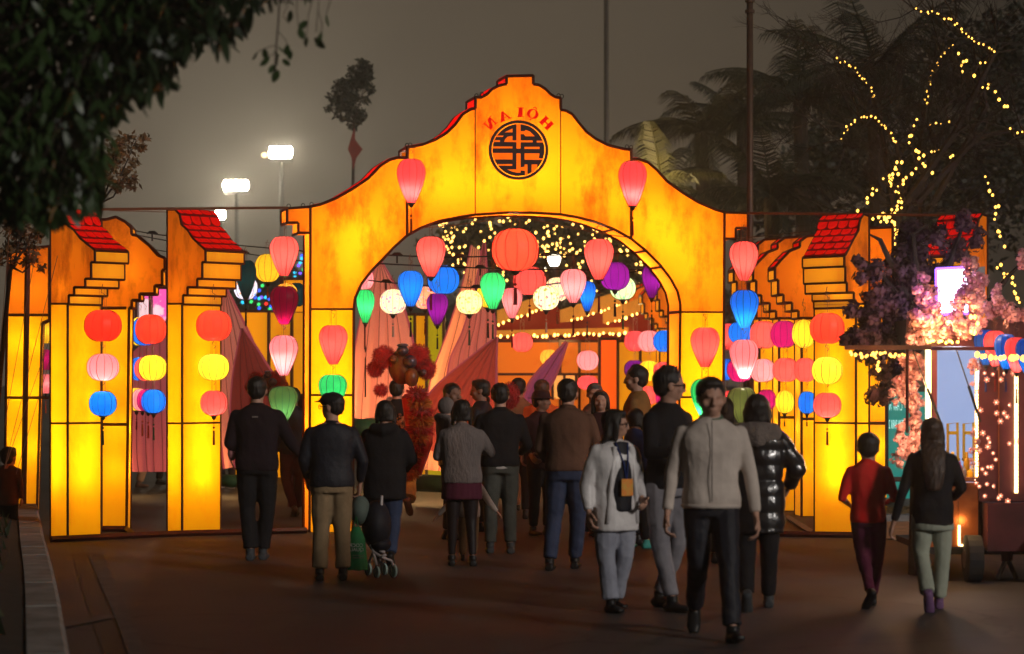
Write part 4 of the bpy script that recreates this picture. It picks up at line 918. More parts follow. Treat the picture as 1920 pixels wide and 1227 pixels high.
# ------------------------------------------------------------ trees
def leaf_mat(name, c, c2): return mat_plain(name, c, 0.6, c2, 1.5)
M['leaf_night'] = leaf_mat('leaves_dark_green', (0.016, 0.022, 0.008), (0.007, 0.010, 0.004)); M['leaf_olive'] = leaf_mat('leaves_olive', (0.055, 0.052, 0.016), (0.025, 0.026, 0.009))
M['leaf_orange_lit'] = leaf_mat('leaves_orange_lit', (0.16, 0.085, 0.025), (0.07, 0.035, 0.012)); M['bark'] = mat_plain('bark', (0.045, 0.030, 0.022), 0.9, (0.02, 0.014, 0.010), 8, .5, 30)  # leaf colour of the left trees has orange light put in
def crown_mesh(blobs, n, size, rng, narrow=.5, droop=0.0):
    s = MB(); tot = sum(b[1][0] * b[1][2] for b in blobs)
    for c, r in blobs:
        k = int(n * r[0] * r[2] / tot); c = Vector(c)
        subs = [Vector((rng.gauss(0, .5), rng.gauss(0, .5), rng.gauss(0, .5))) for _ in range(max(4, k // 45))]
        for _ in range(k):
            q = rng.choice(subs) + Vector((rng.gauss(0, .17), rng.gauss(0, .17), rng.gauss(0, .17)))
            if q.length > 1.25: q *= 1.25 / q.length
            p = c + Vector((q.x * r[0], q.y * r[1], q.z * r[2])); a = Vector((rng.uniform(-1, 1), rng.uniform(-1, 1), rng.uniform(-1, .6) - droop)).normalized()
            b = a.orthogonal().normalized(); b = Matrix.Rotation(rng.uniform(0, 6.28), 3, a) @ b; l = size * rng.uniform(.6, 1.3); w = l * narrow * .5
            s.add([p, p + a * l * .4 + b * w, p + a * l, p + a * l * .4 - b * w], [(0, 1, 2, 3)])
    return s
def branch_tree(mb, p, d, l, r, depth, rng, spread=.6, gather=None, up=.15, k=None):
    q = p + d * l; mid = p.lerp(q, .5) + Vector((rng.uniform(-1, 1), rng.uniform(-1, 1), rng.uniform(-1, 1))) * l * .08
    mb.tube([p, mid, q], [r, r * .85, r * .7], 5 if r > .02 else 3)
    if gather is not None: gather.append(q)
    if depth == 0: return
    for _ in range(k or rng.choice((2, 3, 3))):
        nd = (d + Vector((rng.uniform(-1, 1), rng.uniform(-1, 1), rng.uniform(-1, 1) + up)) * spread).normalized()
        branch_tree(mb, q, nd, l * rng.uniform(.6, .85), r * .62, depth - 1, rng, spread, gather, up, k)
def tree(label, trunk, blobs, n, size, m, seed=1, group=None, narrow=.5, cat='tree', r=.12):
    rng = random.Random(seed); base = Vector(trunk[0]); t = thing('tree', label, cat, base, group)
    s = MB(); s.tube(trunk, [r * (1 - .6 * i / len(trunk)) for i in range(len(trunk))], 8)
    s.build('trunk', M['bark'], t)
    b = MB(); top = Vector(trunk[-1])
    for c, rr in blobs:
        c = Vector(c); b.tube([top, top.lerp(c, .5) + Vector((0, 0, -.1)), c], [r * .4, r * .3, r * .15], 5)
        for _ in range(7): b.tube([c.lerp(top, .2), c + Vector((rng.uniform(-1, 1) * rr[0], rng.uniform(-1, 1) * rr[1], rng.uniform(-1, 1) * rr[2])) * .8], [r * .12, r * .04], 3)
    b.build('limbs', M['bark'], t)
    crown_mesh(blobs, n, size, rng, narrow).build('crown', M[m], t); return t
def px_blob(x, y, rx, ry, d, rd=None): return (P(x, y, d), (rx / F * d, rd or rx / F * d, ry / F * d))
# crown with fairy lights behind the arch
tree('leafy tree strung with fairy lights seen through the arch top', [P(1040, 973 if False else 840, 60), P(1042, 640, 60), P(1040, 540, 60)], [px_blob(930, 470, 90, 60, 60), px_blob(1060, 450, 110, 70, 60), px_blob(1170, 480, 80, 60, 60), px_blob(1100, 540, 120, 45, 61), px_blob(860, 450, 60, 35, 62), px_blob(960, 560, 60, 40, 61)], 9000, .22, 'leaf_olive', 3)
rng = random.Random(11)
arch_l = [[(1000, 410), (1005, 440), (1007, 465), (998, 480)], [(1035, 405), (1040, 440), (1060, 470), (1075, 490)], [(1060, 410), (1050, 440), (1030, 470), (1045, 500)], [(1085, 440), (1065, 460), (1040, 480), (1020, 500)], [(1100, 450), (1110, 480), (1125, 505)],
          [(838, 465), (870, 445), (905, 435), (935, 430)], [(905, 415), (930, 408), (960, 403)], [(850, 435), (835, 440)], [(840, 470), (850, 480), (870, 475)], [(1090, 410), (1120, 430), (1150, 440)], [(1150, 440), (1170, 470), (1190, 490), (1215, 500)],
          [(1190, 455), (1210, 480), (1225, 520)], [(925, 520), (950, 500), (905, 500)], [(1060, 520), (1110, 545), (1150, 560)], [(870, 500), (900, 485), (920, 470)], [(1010, 430), (1030, 450), (1000, 500)], [(1100, 650), (1070, 440), (1085, 470)], [(1180, 560), (1210, 545), (1230, 560)]]
for i, pl in enumerate(arch_l):
    light_string('fairy lights on the tree behind the arch, %s' % ('branch %s' % ['over the big red lantern', 'right of the big red lantern', 'crossing by the lamp', 'slanting to the lamp', 'above the right coral lantern', 'rising from the left', 'near the arch crown', 'at the far left', 'low at the left', 'towards the right', 'behind the purple lantern', 'at the far right', 'below the big red lantern', 'under the pink lantern', 'behind the blue lantern', 'beside the crown', 'behind the right coral lantern', 'low at the right'][i]), pl, 57 + (i % 4), n=int(10 + 1.8 * len(pl)), r=.026, jit=.26, group='fairy lights on the tree behind the arch')
# coloured lights on far branches left of the gate
cols = {'b': (.04, .12, 1), 'c': (.02, .55, .9), 'g': (.04, .7, .15), 'r': (1, .03, .02), 'v': (.2, .1, 1)}
for k, c in cols.items(): M['bulb_' + k] = mat_emit('bulb_colour_' + k, c, 2.2, False)
t = thing('coloured_lights', 'blue, green and red lights on the dark trees left of the gate', 'string lights', P(510, 560, 60))
for x, y, c in ((486, 560, 'c'), (492, 536, 'g'), (486, 545, 'b'), (478, 558, 'b'), (490, 558, 'v'), (498, 558, 'c'), (471, 566, 'g'), (485, 571, 'g'), (499, 570, 'r'), (486, 578, 'b'), (506, 580, 'g'), (505, 561, 'b'), (566, 480, 'b'), (566, 485, 'c'), (563, 493, 'c'), (560, 498, 'v'), (553, 511, 'c'), (563, 512, 'v'), (569, 506, 'g'), (553, 520, 'c'), (551, 528, 'b'), (552, 534, 'c'), (455, 567, 'c'), (534, 522, 'g'), (512, 583, 'b'), (508, 575, 'b')):
    o = link_local('bulb', BULB, t, M['bulb_' + c]); o.location = P(x, y, 60) - t.location; o.scale = (.045,) * 3
tree('dark tree mass behind the dull yellow wall left of the gate', [P(500, 820, 75), P(500, 650, 75), P(500, 600, 75)], [px_blob(480, 560, 60, 45, 75), px_blob(545, 540, 60, 50, 75), px_blob(300, 640, 90, 40, 80), px_blob(400, 640, 80, 40, 80)], 4500, .35, 'leaf_night', 8)
tree('low dark tree beyond the back wall inside the arch', [P(1180, 820, 85), P(1180, 700, 85), P(1180, 650, 85)], [px_blob(760, 600, 70, 40, 85), px_blob(900, 600, 110, 40, 85), px_blob(1100, 600, 120, 45, 85), px_blob(1250, 590, 120, 50, 85)], 7000, .35, 'leaf_night', 9)
# lone tall tree in the mist with a red pennant on a pole
tree('lone slender tree in the mist above the left shoulder of the arch', [P(661, 838, 62), P(661, 500, 62), P(662, 340, 62), P(664, 230, 62)], [px_blob(655, 165, 36, 34, 62, .5), px_blob(672, 140, 30, 22, 62, .5), px_blob(645, 200, 24, 26, 62, .4), px_blob(665, 222, 16, 22, 62, .3), px_blob(690, 128, 18, 10, 62, .3), px_blob(615, 203, 7, 8, 62, .1)], 3000, .13, 'leaf_night', 4, r=.06)
M['pennant'] = mat_plain('red_pennant', (0.25, 0.03, 0.02), 0.8)
s = MB(); s.prism([P(652, 280, 60), P(664, 240, 60), (P(666, 262, 60)), P(680, 280, 60), P(668, 296, 60), P(662, 318, 60), P(659, 296, 60)], (0, .1, 0))
pn = thing('star_pennant', 'dull red star shape on the slender trunk in the mist', 'decoration', P(664, 280, 60)); s.build('star', M['pennant'], pn)
# palms
def frond(mb, p, az, el, l, rng, drop=1.0, wid=.36):
    d = Vector((math.cos(az) * math.cos(el), math.sin(az) * math.cos(el), math.sin(el))); pts = []; q = Vector(p); n = 12; side_ = Vector((-math.sin(az), math.cos(az), 0))
    for i in range(n + 1):
        pts.append(q.copy()); d = (d + Vector((0, 0, -.13 * drop))).normalized(); q = q + d * l / n
    mb.tube(pts, [.035 * (1 - i / n * .8) for i in range(n + 1)], 4)
    for i in range(1, n * 3):
        t = i / (n * 3) + rng.uniform(-.01, .01); k = min(int(t * n), n - 1); c = pts[k].lerp(pts[k + 1], t * n - k); tn = (pts[k + 1] - pts[k]).normalized()
        ll = wid * l * (.35 + .65 * math.sin(math.pi * min(1, t * .8 + .18))) * rng.uniform(.8, 1.1)
        for sg in (-1, 1):
            e = (tn * .75 + side_ * sg * .75 + Vector((0, 0, -.35))).normalized(); e2 = (e + Vector((0, 0, -.8))).normalized(); w = tn * .018
            m_ = c + e * ll * .5; mb.add([c - w, c + w, m_ + w * .8, m_ - w * .8, m_ + e2 * ll * .5], [(0, 1, 2, 3), (3, 2, 4)])
def palm(label, x, y, d, l, n, seed, m='leaf_olive', els=(-.1, 1.25), group='palm trees behind the gate'):
    rng = random.Random(seed); p = P(x, y, d); t = thing('palm_tree', label, 'palm tree', (p.x, d, 0), group)
    s = MB(); s.tube([(p.x + .3, d, 0), (p.x + .1, d, p.z * .5), p], [.22, .17, .14], 8); s.build('trunk', M['bark'], t)
    for i in range(n):
        f = MB(); frond(f, p, 2 * math.pi * i / n + rng.uniform(-.2, .2), rng.uniform(*els), l * rng.uniform(.8, 1.1), rng, rng.uniform(.5, 1.15)); f.build('frond', M[m], t)
palm('palm tree with drooping fronds just right of the arch shoulder', 1315, 250, 52, 1.9, 14, 1)
palm('palm tree standing behind the tall brown pole', 1392, 240, 56, 2.0, 16, 2, 'leaf_night')
palm('tall palm tree between the brown pole and the bare tree', 1500, 190, 50, 2.1, 18, 3, 'leaf_night')
palm('low palm tree behind the right curve of the gable', 1240, 345, 50, 1.7, 14, 4, 'leaf_olive')
bulb(P(1235, 350, 49.2), 130, (1, .72, .3), .2, bpy.data.objects['palm_tree.003'])
palm('low palm tree above the right tiled piece', 1445, 370, 48, 2.0, 16, 5, 'leaf_night')
palm('palm tree behind the fairy lights at the far right', 1640, 130, 46, 2.3, 18, 6, 'leaf_night')
tree('dense dark trees filling in below the palms at the right', [P(1500, 850, 60), P(1500, 600, 60), P(1500, 420, 60)], [px_blob(1300, 400, 90, 50, 60), px_blob(1420, 380, 90, 60, 61), px_blob(1540, 330, 90, 100, 60), px_blob(1620, 220, 70, 90, 62), px_blob(1700, 330, 110, 120, 60), px_blob(1850, 330, 110, 140, 60), px_blob(1780, 160, 110, 110, 63), px_blob(1890, 120, 70, 120, 63)], 17000, .22, 'leaf_night', 5)
# bare tree with fairy lights
rng = random.Random(21); bt = thing('bare_tree', 'bare branched tree wound with warm fairy lights at the upper right', 'tree', P(1690, 920, 34) * 1)
bt.location = (P(1690, 0, 34).x, 34, 0)
def branch_path(mb, pts, r0, r1, d=34, n=5):
    q = [P(x, y, dd) for (x, y, dd) in [(a[0], a[1], a[2] if len(a) > 2 else d) for a in pts]]
    mb.tube(q, [r0 + (r1 - r0) * i / (len(q) - 1) for i in range(len(q))], n); return q
s = MB(); branch_path(s, [(1690, 970), (1685, 700), (1680, 500), (1678, 400)], .11, .07, n=8); s.build('trunk', M['bark'], bt)
s = MB(); strings = [
 ([(1678, 650), (1690, 340), (1682, 270), (1660, 238), (1635, 220), (1612, 222), (1590, 238), (1577, 264)], 34), ([(1678, 400), (1655, 260), (1640, 188), (1632, 165), (1612, 138), (1590, 120), (1563, 110)], 34.5),
 ([(1680, 400), (1720, 300), (1735, 200), (1745, 150), (1765, 105), (1790, 82)], 35), ([(1700, 380), (1790, 250), (1865, 100), (1825, 75), (1790, 42), (1750, 24), (1715, 18)], 33.5),
 ([(1690, 650), (1735, 330), (1745, 285), (1768, 278)], 34.2), ([(1700, 400), (1760, 290), (1742, 238), (1785, 224)], 34.8), ([(1720, 380), (1830, 260), (1895, 243), (1925, 252)], 33.5), ([(1740, 400), (1850, 200), (1835, 122), (1850, 118)], 34)]
for pl, d in strings:
    q = branch_path(s, [(x, y) for x, y in pl], .05, .012, d)
    for k in range(len(q)):
        for _ in range(4):
            dd_ = Vector((rng.uniform(-1, 1), rng.uniform(-.6, .6), rng.uniform(-.3, 1))).normalized(); branch_tree(s, q[k], dd_, rng.uniform(.3, .6), .012, 3, rng, .55)
s.build('branches', M['bark'], bt)
nmz = ['arching over to the left, lower', 'arching over to the left, upper', 'rising straight beside the trunk', 'along the highest branch', 'on a short twig right of the trunk', 'on a level twig in the middle', 'at the right edge of the picture', 'on a short high twig']
for (pl, d), nm_ in zip(strings, nmz):
    k = {0: 2, 1: 2, 2: 2, 3: 2, 4: 2, 5: 2, 6: 2, 7: 2}[nmz.index(nm_)]
    light_string('warm fairy lights ' + nm_, pl[2:], d - .1, 'bulb_yellow', .0135, step=.055 if nmz.index(nm_) in (0, 1, 3) else .07, jit=.025, group='fairy lights on the bare tree', wirer=.004)
for i, (pl, nn) in enumerate((([(1690, 300), (1672, 340), (1688, 380), (1668, 410), (1685, 440)], 38), ([(1660, 400), (1650, 405), (1665, 415), (1640, 412)], 16), ([(1668, 470), (1690, 500), (1672, 520), (1700, 545)], 18), ([(1870, 500), (1885, 512), (1898, 530), (1905, 550), (1918, 575)], 16), ([(1675, 440), (1668, 480), (1680, 520), (1668, 560)], 22), ([(1610, 395), (1640, 360), (1665, 330), (1690, 345), (1720, 300), (1760, 330)], 20), ([(1720, 225), (1700, 260), (1715, 290), (1740, 285), (1800, 290)], 12), ([(1800, 95), (1812, 140), (1850, 165), (1895, 205)], 14), ([(1850, 330), (1870, 380), (1868, 430), (1890, 470)], 12))):
    light_string('dense warm lights ' + ('wound round the bare trunk above the tiled pieces', 'beside the trunk just under the pipe', 'low behind the dark blossoms', 'slanting down at the right edge', 'running down the trunk behind the blossoms', 'scattered round the fork of the bare tree', 'looping in the middle of the bare crown', 'down the highest right branch', 'hanging at the far right of the crown')[i], pl, 33.6, 'bulb_yellow', .02, n=nn, jit=.05, group='fairy lights on the bare tree', wirer=.003)

# foreground tree at the upper left: limbs, twigs, long hanging leaves
rng = random.Random(5)
ft = thing('foreground_tree', 'dark tree with long drooping leaves hanging into the upper left', 'tree', (P(-700, 0, 12).x, 12, 0))
s = MB(); X0 = ft.location.x; s.tube([(X0, 12, 0), (X0 + .1, 12, 2.5), (X0 + .2, 12, 4.2)], [.22, .18, .14], 9); s.build('trunk', M['bark'], ft)
s = MB(); top = Vector((X0 + .2, 12, 4.2)); lim = []
for x, y, d in ((40, 60, 12), (120, -40, 12.6), (300, -60, 12.3), (480, -90, 12), (200, 60, 11.6), (60, 200, 12.4), (20, 320, 12), (600, -60, 12.2)):
    e = P(x, y, d); m_ = top.lerp(e, .5) + Vector((0, 0, .25)); s.tube([top, m_, e], [.07, .045, .012], 6); lim.append((m_, e))
s.build('limbs', M['bark'], ft)
lf = MB(); nv_ = 6
def leaf_pts(l, w):
    a = []; 
    for j in range(nv_ + 1):
        t = j / nv_; ww = w * math.sin(math.pi * min(1, t * .92 + .06)) ** .7; z = -t * l; y = .12 * l * math.sin(t * 2.2)
        a.append([(-ww, y + .02 * w, z), (0, y, z), (ww, y + .02 * w, z)])
    return a
rws = leaf_pts(1, .14); lf.add([p for r in rws for p in r], [(j * 3 + k, j * 3 + k + 1, (j + 1) * 3 + k + 1, (j + 1) * 3 + k) for j in range(nv_) for k in range(2)])
LEAF = lf.mesh('leaf'); LEAF.polygons.foreach_set('use_smooth', [True] * len(LEAF.polygons)); M['leaf_fg'] = mat_plain('glossy_dark_leaf', (0.030, 0.060, 0.016), 0.4, (0.010, 0.018, 0.008), 1.2)
def inside(x, y):   # outline of the foliage as seen: deeper on the left
    edge = [(0, 400), (60, 430), (120, 400), (190, 370), (200, 240), (240, 190), (310, 165), (340, 95), (420, 85), (480, 20), (560, 5), (640, -15), (700, -40)]
    for (x0, y0), (x1, y1) in zip(edge, edge[1:]):
        if x0 <= x <= x1: return y < y0 + (y1 - y0) * (x - x0) / (x1 - x0) - 12
    return x < 0 and y < 360
leaves = []; stuff = MB(); tw = []
while len(leaves) < 6500:
    x, y, d = rng.uniform(-120, 690), rng.uniform(-140, 650), rng.uniform(10.8, 13.2)
    dense = 1 if x < 330 else .75
    if not inside(x, y) or rng.random() > dense: continue
    p = P(x, y, d); l = rng.uniform(.07, .15) if x < 480 else rng.uniform(.045, .085); leaves.append((p, l, x, y))
leaves.sort(key=lambda q: -(q[3] + (0 if q[2] > 0 else -900) + q[2] * .55))
for i, (p, l, x, y) in enumerate(leaves):
    rot = Matrix.Rotation(rng.uniform(0, 6.28), 4, 'Z') @ Matrix.Rotation(rng.gauss(0, .6), 4, 'X') @ Matrix.Rotation(rng.gauss(0.1, .5), 4, 'Y')
    if i < 260:
        o = link_local('leaf', LEAF, ft, M['leaf_fg']); o.matrix_local = Matrix.Translation(p - ft.location) @ rot @ Matrix.Scale(l, 4)
    else:
        stuff.add([p + rot.to_3x3() @ (Vector(v) * l) for r in rws for v in r], [(j * 3 + k, j * 3 + k + 1, (j + 1) * 3 + k + 1, (j + 1) * 3 + k) for j in range(nv_) for k in range(2)])
    if i % 7 == 0:
        e = min(lim, key=lambda q: (q[1] - p).length)[1]; tw.append((p, p.lerp(e, .35) + Vector((0, 0, .06))))
stuff.build('foliage', M['leaf_fg'], ft, smooth=True, kind='stuff')
twm = MB(); [twm.tube([a, b], [.003, .006], 3) for a, b in tw]; twm.build('twigs', M['bark'], ft, kind='stuff')
# small hanging sprig
sp = MB(); q = [P(525, -20, 12.2), P(522, 40, 12.2), P(518, 85, 12.2), P(516, 135, 12.2)]; sp.tube(q, .004, 4)
for pl in ([(600, -30), (596, 20), (592, 60)], [(640, -40), (620, 0), (612, 28)], [(590, -20), (578, 30), (574, 72)], [(522, 60), (535, 75), (542, 94)], [(519, 85), (505, 88), (482, 98)], [(518, 100), (508, 104), (502, 110)], [(596, 20), (604, 45), (603, 62)], [(560, -30), (556, 20), (560, 55)], [(545, -30), (542, 5), (530, 30)]):
    sp.tube([P(x, y, 12.2) for x, y in pl], .0025, 3); sp.build('twig', M['bark'], ft)
for x, y in ((522, 88), (510, 95), (495, 92), (482, 98), (505, 108), (520, 104), (530, 112), (515, 122), (522, 132), (540, 84), (541, 92), (575, 70), (590, 72), (592, 50), (603, 62), (612, 28), (560, 55), (530, 30), (575, 40), (545, 20)):
    o = link_local('leaf', LEAF, ft, M['leaf_fg']); l = rng.uniform(.045, .075)
    o.matrix_local = Matrix.Translation(P(x, y, 12.2) - ft.location) @ Matrix.Rotation(rng.uniform(-1, 1), 4, 'Y') @ Matrix.Rotation(rng.uniform(0, 6), 4, 'Z') @ Matrix.Diagonal((l * 2.2, l, l, 1))
# small trees at the left, orange glow put into the leaf colour
tree('thin tree with leaves coloured as orange lit above the leftmost red tiles', [P(150, 960, 31), P(170, 600, 31), P(190, 380, 31)], [px_blob(215, 290, 45, 40, 31, .4), px_blob(195, 350, 40, 35, 31, .4), px_blob(255, 265, 35, 18, 31, .3), px_blob(235, 330, 30, 30, 31, .3), px_blob(170, 300, 30, 40, 31, .3)], 1500, .085, 'leaf_orange_lit', 6, r=.04)
tree('small tree with leaves coloured as orange lit before the far left panel wall', [P(-20, 930, 27.5), P(0, 700, 27.5), P(20, 500, 27.5)], [px_blob(40, 430, 50, 45, 27.5, .4), px_blob(75, 400, 30, 40, 27.5, .3), px_blob(20, 480, 35, 25, 27.5, .3), px_blob(65, 490, 22, 16, 27.5, .2)], 1300, .075, 'leaf_orange_lit', 7, r=.04)
# ------------------------------------------------------------ food cart, sign, blossoms at the right
M['maroon_panel'] = mat_plain('maroon_painted_panel', (0.10, 0.018, 0.022), 0.4, (0.05, 0.010, 0.012), 2); M['copper'] = mat_plain('copper_sheet', (0.55, 0.17, 0.05), 0.3, (0.35, 0.10, 0.03), 3, metal=.6)
M['wood_beam'] = mat_plain('brown_beam', (0.22, 0.07, 0.03), 0.55); M['interior_wall'] = mat_emit('glowing_interior_wall', (0.40, 0.50, 0.82), 0.85); M['yellow_plastic'] = mat_plain('yellow_plastic', (0.75, 0.45, 0.02), 0.4)  # interior wall emits its own light instead of being lamplit
M['led'] = mat_emit('led_strip', (1, .70, .28), 5.0); M['led_dot'] = mat_emit('led_dot', (1, .85, .5), 14, False); M['led_orange'] = mat_emit('led_strip_orange', (1, .45, .10), 4.5)
M['glassware'] = mat_plain('pale_glassware', (0.55, 0.60, 0.68), 0.2, (0.3, 0.3, 0.4), 20); M['rubber'] = mat_plain('black_rubber', (0.012, 0.012, 0.013), 0.8)
cd = 20.6
cart = thing('food_cart', 'maroon food cart with a lit open hatch outlined by bright strips', 'cart', (P(1850, 0, cd).x, cd, 0))
def cbox(name, x0, x1, y0, y1, d, th, m, parent=cart, label=None):
    a, b = P(x0, y0, d), P(x1, y1, d); s = MB(); s.box(((a.x + b.x) / 2, d + th / 2, (a.z + b.z) / 2), (b.x - a.x, th, a.z - b.z)); o = s.build(name, M[m], parent)
    if label: o['label'] = label
    return o
cbox('side_panel', 1836, 1990, 655, 940, cd, .08, 'maroon_panel'); cbox('lower_skirt', 1852, 1990, 944, 1034, cd - .12, .25, 'maroon_panel'); cbox('back_wall', 1746, 1990, 640, 905, cd + 1.9, .05, 'interior_wall'); cbox('side_panel', 1834, 1990, 934, 1036, cd + .16, .05, 'maroon_panel')
cbox('front_panel', 1797, 1834, 906, 1026, cd + .02, .05, 'copper'); cbox('counter', 1742, 1834, 896, 904, cd - .08, .5, 'wood_beam'); cbox('front_panel', 1744, 1796, 906, 1026, cd + .02, .05, 'copper')
cbox('door_post', 1747, 1757, 655, 900, cd, .08, 'maroon_panel'); cbox('roof_panel', 1700, 1990, 600, 650, cd + .05, 1.9, 'maroon_panel')
cbox('floor_panel', 1742, 1990, 1028, 1040, cd, 1.8, 'rubber')
for x0, x1, y0, y1, m in ((1736, 1746, 656, 905, 'led'), (1829, 1834, 690, 895, 'led_orange'), (1903, 1909, 690, 925, 'led'), (1797, 1801, 985, 1024, 'led'), (1801, 1832, 1021, 1025, 'led')):
    cbox('light_strip', x0, x1, y0, y1, cd - .03, .025, m)
    dots = thing('x', '', '') if False else None
    if y1 - y0 > 50:
        n = int((y1 - y0) / 6)
        for k in range(n):
            o = link_local('led', BULB, cart, M['led_dot']); o.location = P((x0 + x1) / 2, y0 + (k + .5) * 6, cd - .05) - cart.location; o.scale = (.010,) * 3
cbox('panel_seam', 1872, 1874, 660, 940, cd - .012, .01, 'copper')
for x, y in ((1824, 1080), (1946, 1075)):
    w = MB(); c = P(x, y, cd - .1); c.z = .2; pts = [c + Vector((-.07, 0, 0)), c + Vector((-.06, 0, 0)), c + Vector((.06, 0, 0)), c + Vector((.07, 0, 0))]; w.tube(pts, [.15, .2, .2, .15], 20); o = w.build('wheel', M['rubber'], cart, smooth=False)
    h = MB(); h.tube([c + Vector((-.075, 0, 0)), c + Vector((.075, 0, 0))], .08, 12); h.build('hub', M['steel'], o)
for x, dx in ((1888, -18), (1888, 18)):
    s = MB(); s.bar(P(x, 1045, cd), Vector((P(x + dx, 0, cd).x, cd, .02)), .03); s.build('prop_leg', M['steel'], cart)
s = MB(); s.bar(P(1888, 1034, cd), P(1888, 1052, cd), .07); s.build('prop_head', M['maroon_panel'], cart)
# chairs of yellow plastic and crockery on the counter seen in the hatch
for i, x in enumerate((1787, 1817)):
    t = thing('yellow_chair', ('yellow plastic chair back left of the other inside the lit hatch', 'yellow plastic chair back nearer the bright strip inside the hatch')[i], 'chair', P(x, 900, cd + .9), 'yellow chairs inside the cart')
    s = MB(); d = cd + .9; s.tube([P(x - 10, 860, d), P(x - 10, 795, d), P(x + 8, 793, d), P(x + 9, 860, d)], .013, 5); s.build('backrest', M['yellow_plastic'], t)
    s = MB(); s.box(P(x, 812, d), (.07, .02, .03)); s.build('slat', M['yellow_plastic'], t); s = MB(); s.box(P(x, 862, d), (.11, .1, .025)); s.build('seat', M['yellow_plastic'], t)
rng = random.Random(4)
for k in range(26):
    x = rng.uniform(1772, 1830); d = cd + rng.uniform(-.02, .35); c = P(x, 895, d); h = rng.uniform(.05, .16) * (1.4 if k % 3 == 0 else .8); r = rng.uniform(.018, .032)
    s = MB(); s.tube([c, c + Vector((0, 0, h * .65)), c + Vector((0, 0, h * .8)), c + Vector((0, 0, h))], [r, r, r * .5, r * .45], 8)
    o = s.build('jar', M[rng.choice(('glassware', 'glassware', 'yellow_plastic', 'cloth_mauve'))]); tag(o, 'small jar crowded on the counter in the lit hatch', 'jar', 'jars and cups on the cart counter')
# awning frame with gas struts
aw = thing('awning_frame', 'brown awning beam over the hatch held by thin struts', 'awning', P(1750, 652, 19.9))
s = MB(); s.box((P(1665, 652, 20.0) + P(1665, 652, 20.0)) / 2, (160 / F * 20, .08, .035)); s.build('beam', M['wood_beam'], aw, label='paler left half of the beam')
s = MB(); s.box(P(1835, 654, 20.0), (178 / F * 20, .07, .03)); s.build('beam', M['maroon_panel'], aw)
for a, b in (((1712, 658), (1766, 800)), ((1794, 658), (1838, 790))):
    p, q = P(*a, 20.0), P(*b, 20.5); s = MB(); s.tube([p, p.lerp(q, .5)], .006, 6); s.build('strut_rod', M['steel'], aw); s = MB(); s.tube([p.lerp(q, .5), q], .012, 6); s.build('strut_sleeve', M['rubber'], aw)
s = MB(); s.bar(P(1701, 655, 20.0), P(1701, 812, 20.0), .018); s.build('post', M['maroon_panel'], aw)
light_string('warm bulbs dangling in a row from the left half of the awning beam', [(1592, 663), (1620, 668), (1650, 662), (1680, 668), (1700, 664)], 19.9, 'bulb_yellow', .013, n=22, jit=.012, wiremat='wire_pale', wirer=.003)
light_string('short cluster of warm bulbs hanging below the awning beam', [(1640, 664), (1648, 680), (1644, 695), (1656, 690)], 19.9, 'bulb_yellow', .012, n=7, jit=.01, wiremat='wire_pale', wirer=.003)
light_string('yellow bulbs in a row across the lanterns over the cart', [(1832, 666), (1860, 671), (1890, 669), (1925, 672)], 18.9, 'bulb_yellow', .020, n=11, jit=.008, wirer=.003)
light_string('warm bulbs on top of the hatch under the bright sign', [(1735, 640), (1760, 641), (1800, 641)], 20.1, 'bulb_warm', .012, n=14, jit=.01, wirer=.003)
light_string('warm lamps among the pink blossoms right of the bright sign', [(1825, 575), (1832, 600), (1825, 620), (1822, 640)], 20.0, 'bulb_warm', .02, n=6, jit=.04, wirer=.003)
# flower shaped lamps trailing over the dark panel
FL = MB()
for k in range(6):
    a = k * math.pi / 3; FL.add([(0, 0, 0), (math.cos(a - .4) * .8, -.3, math.sin(a - .4) * .8), (math.cos(a) * 1.1, -.4, math.sin(a) * 1.1), (math.cos(a + .4) * .8, -.3, math.sin(a + .4) * .8)], [(0, 1, 2, 3)])
FLM = FL.mesh('flower'); M['flower_lamp'] = mat_emit('flower_lamp', (1, .30, .16), 1.1, False)
fs_ = thing('flower_light_string', 'trailing string of pink flower shaped lamps on the maroon panel', 'string lights', P(1850, 700, cd - .1))
pts = [(1846, 700), (1862, 702), (1850, 712), (1876, 712), (1892, 760), (1868, 755), (1868, 775), (1882, 775), (1838, 770), (1828, 805), (1843, 812), (1852, 822), (1856, 830), (1852, 838), (1876, 790), (1888, 782), (1893, 832), (1905, 828), (1867, 862), (1862, 850), (1832, 870), (1842, 880), (1852, 876), (1848, 888), (1858, 876), (1830, 905), (1836, 912), (1828, 900), (1850, 908), (1862, 912), (1846, 930), (1872, 934), (1876, 930), (1890, 940), (1900, 700), (1832, 735), (1836, 845), (1882, 700), (1868, 690), (1832, 690)]
for x, y in pts:
    o = link_local('flower', FLM, fs_, M['flower_lamp']); o.location = P(x, y, cd - .06) - fs_.location; k = rng.uniform(.018, .028); o.scale = (k, k, k); o.rotation_euler = (rng.uniform(-.5, .5), rng.uniform(0, 6), rng.uniform(-.5, .5))
    o = link_local('bulb', BULB, fs_, M['bulb_pink']); o.location = P(x, y, cd - .075) - fs_.location; o.scale = (.009,) * 3
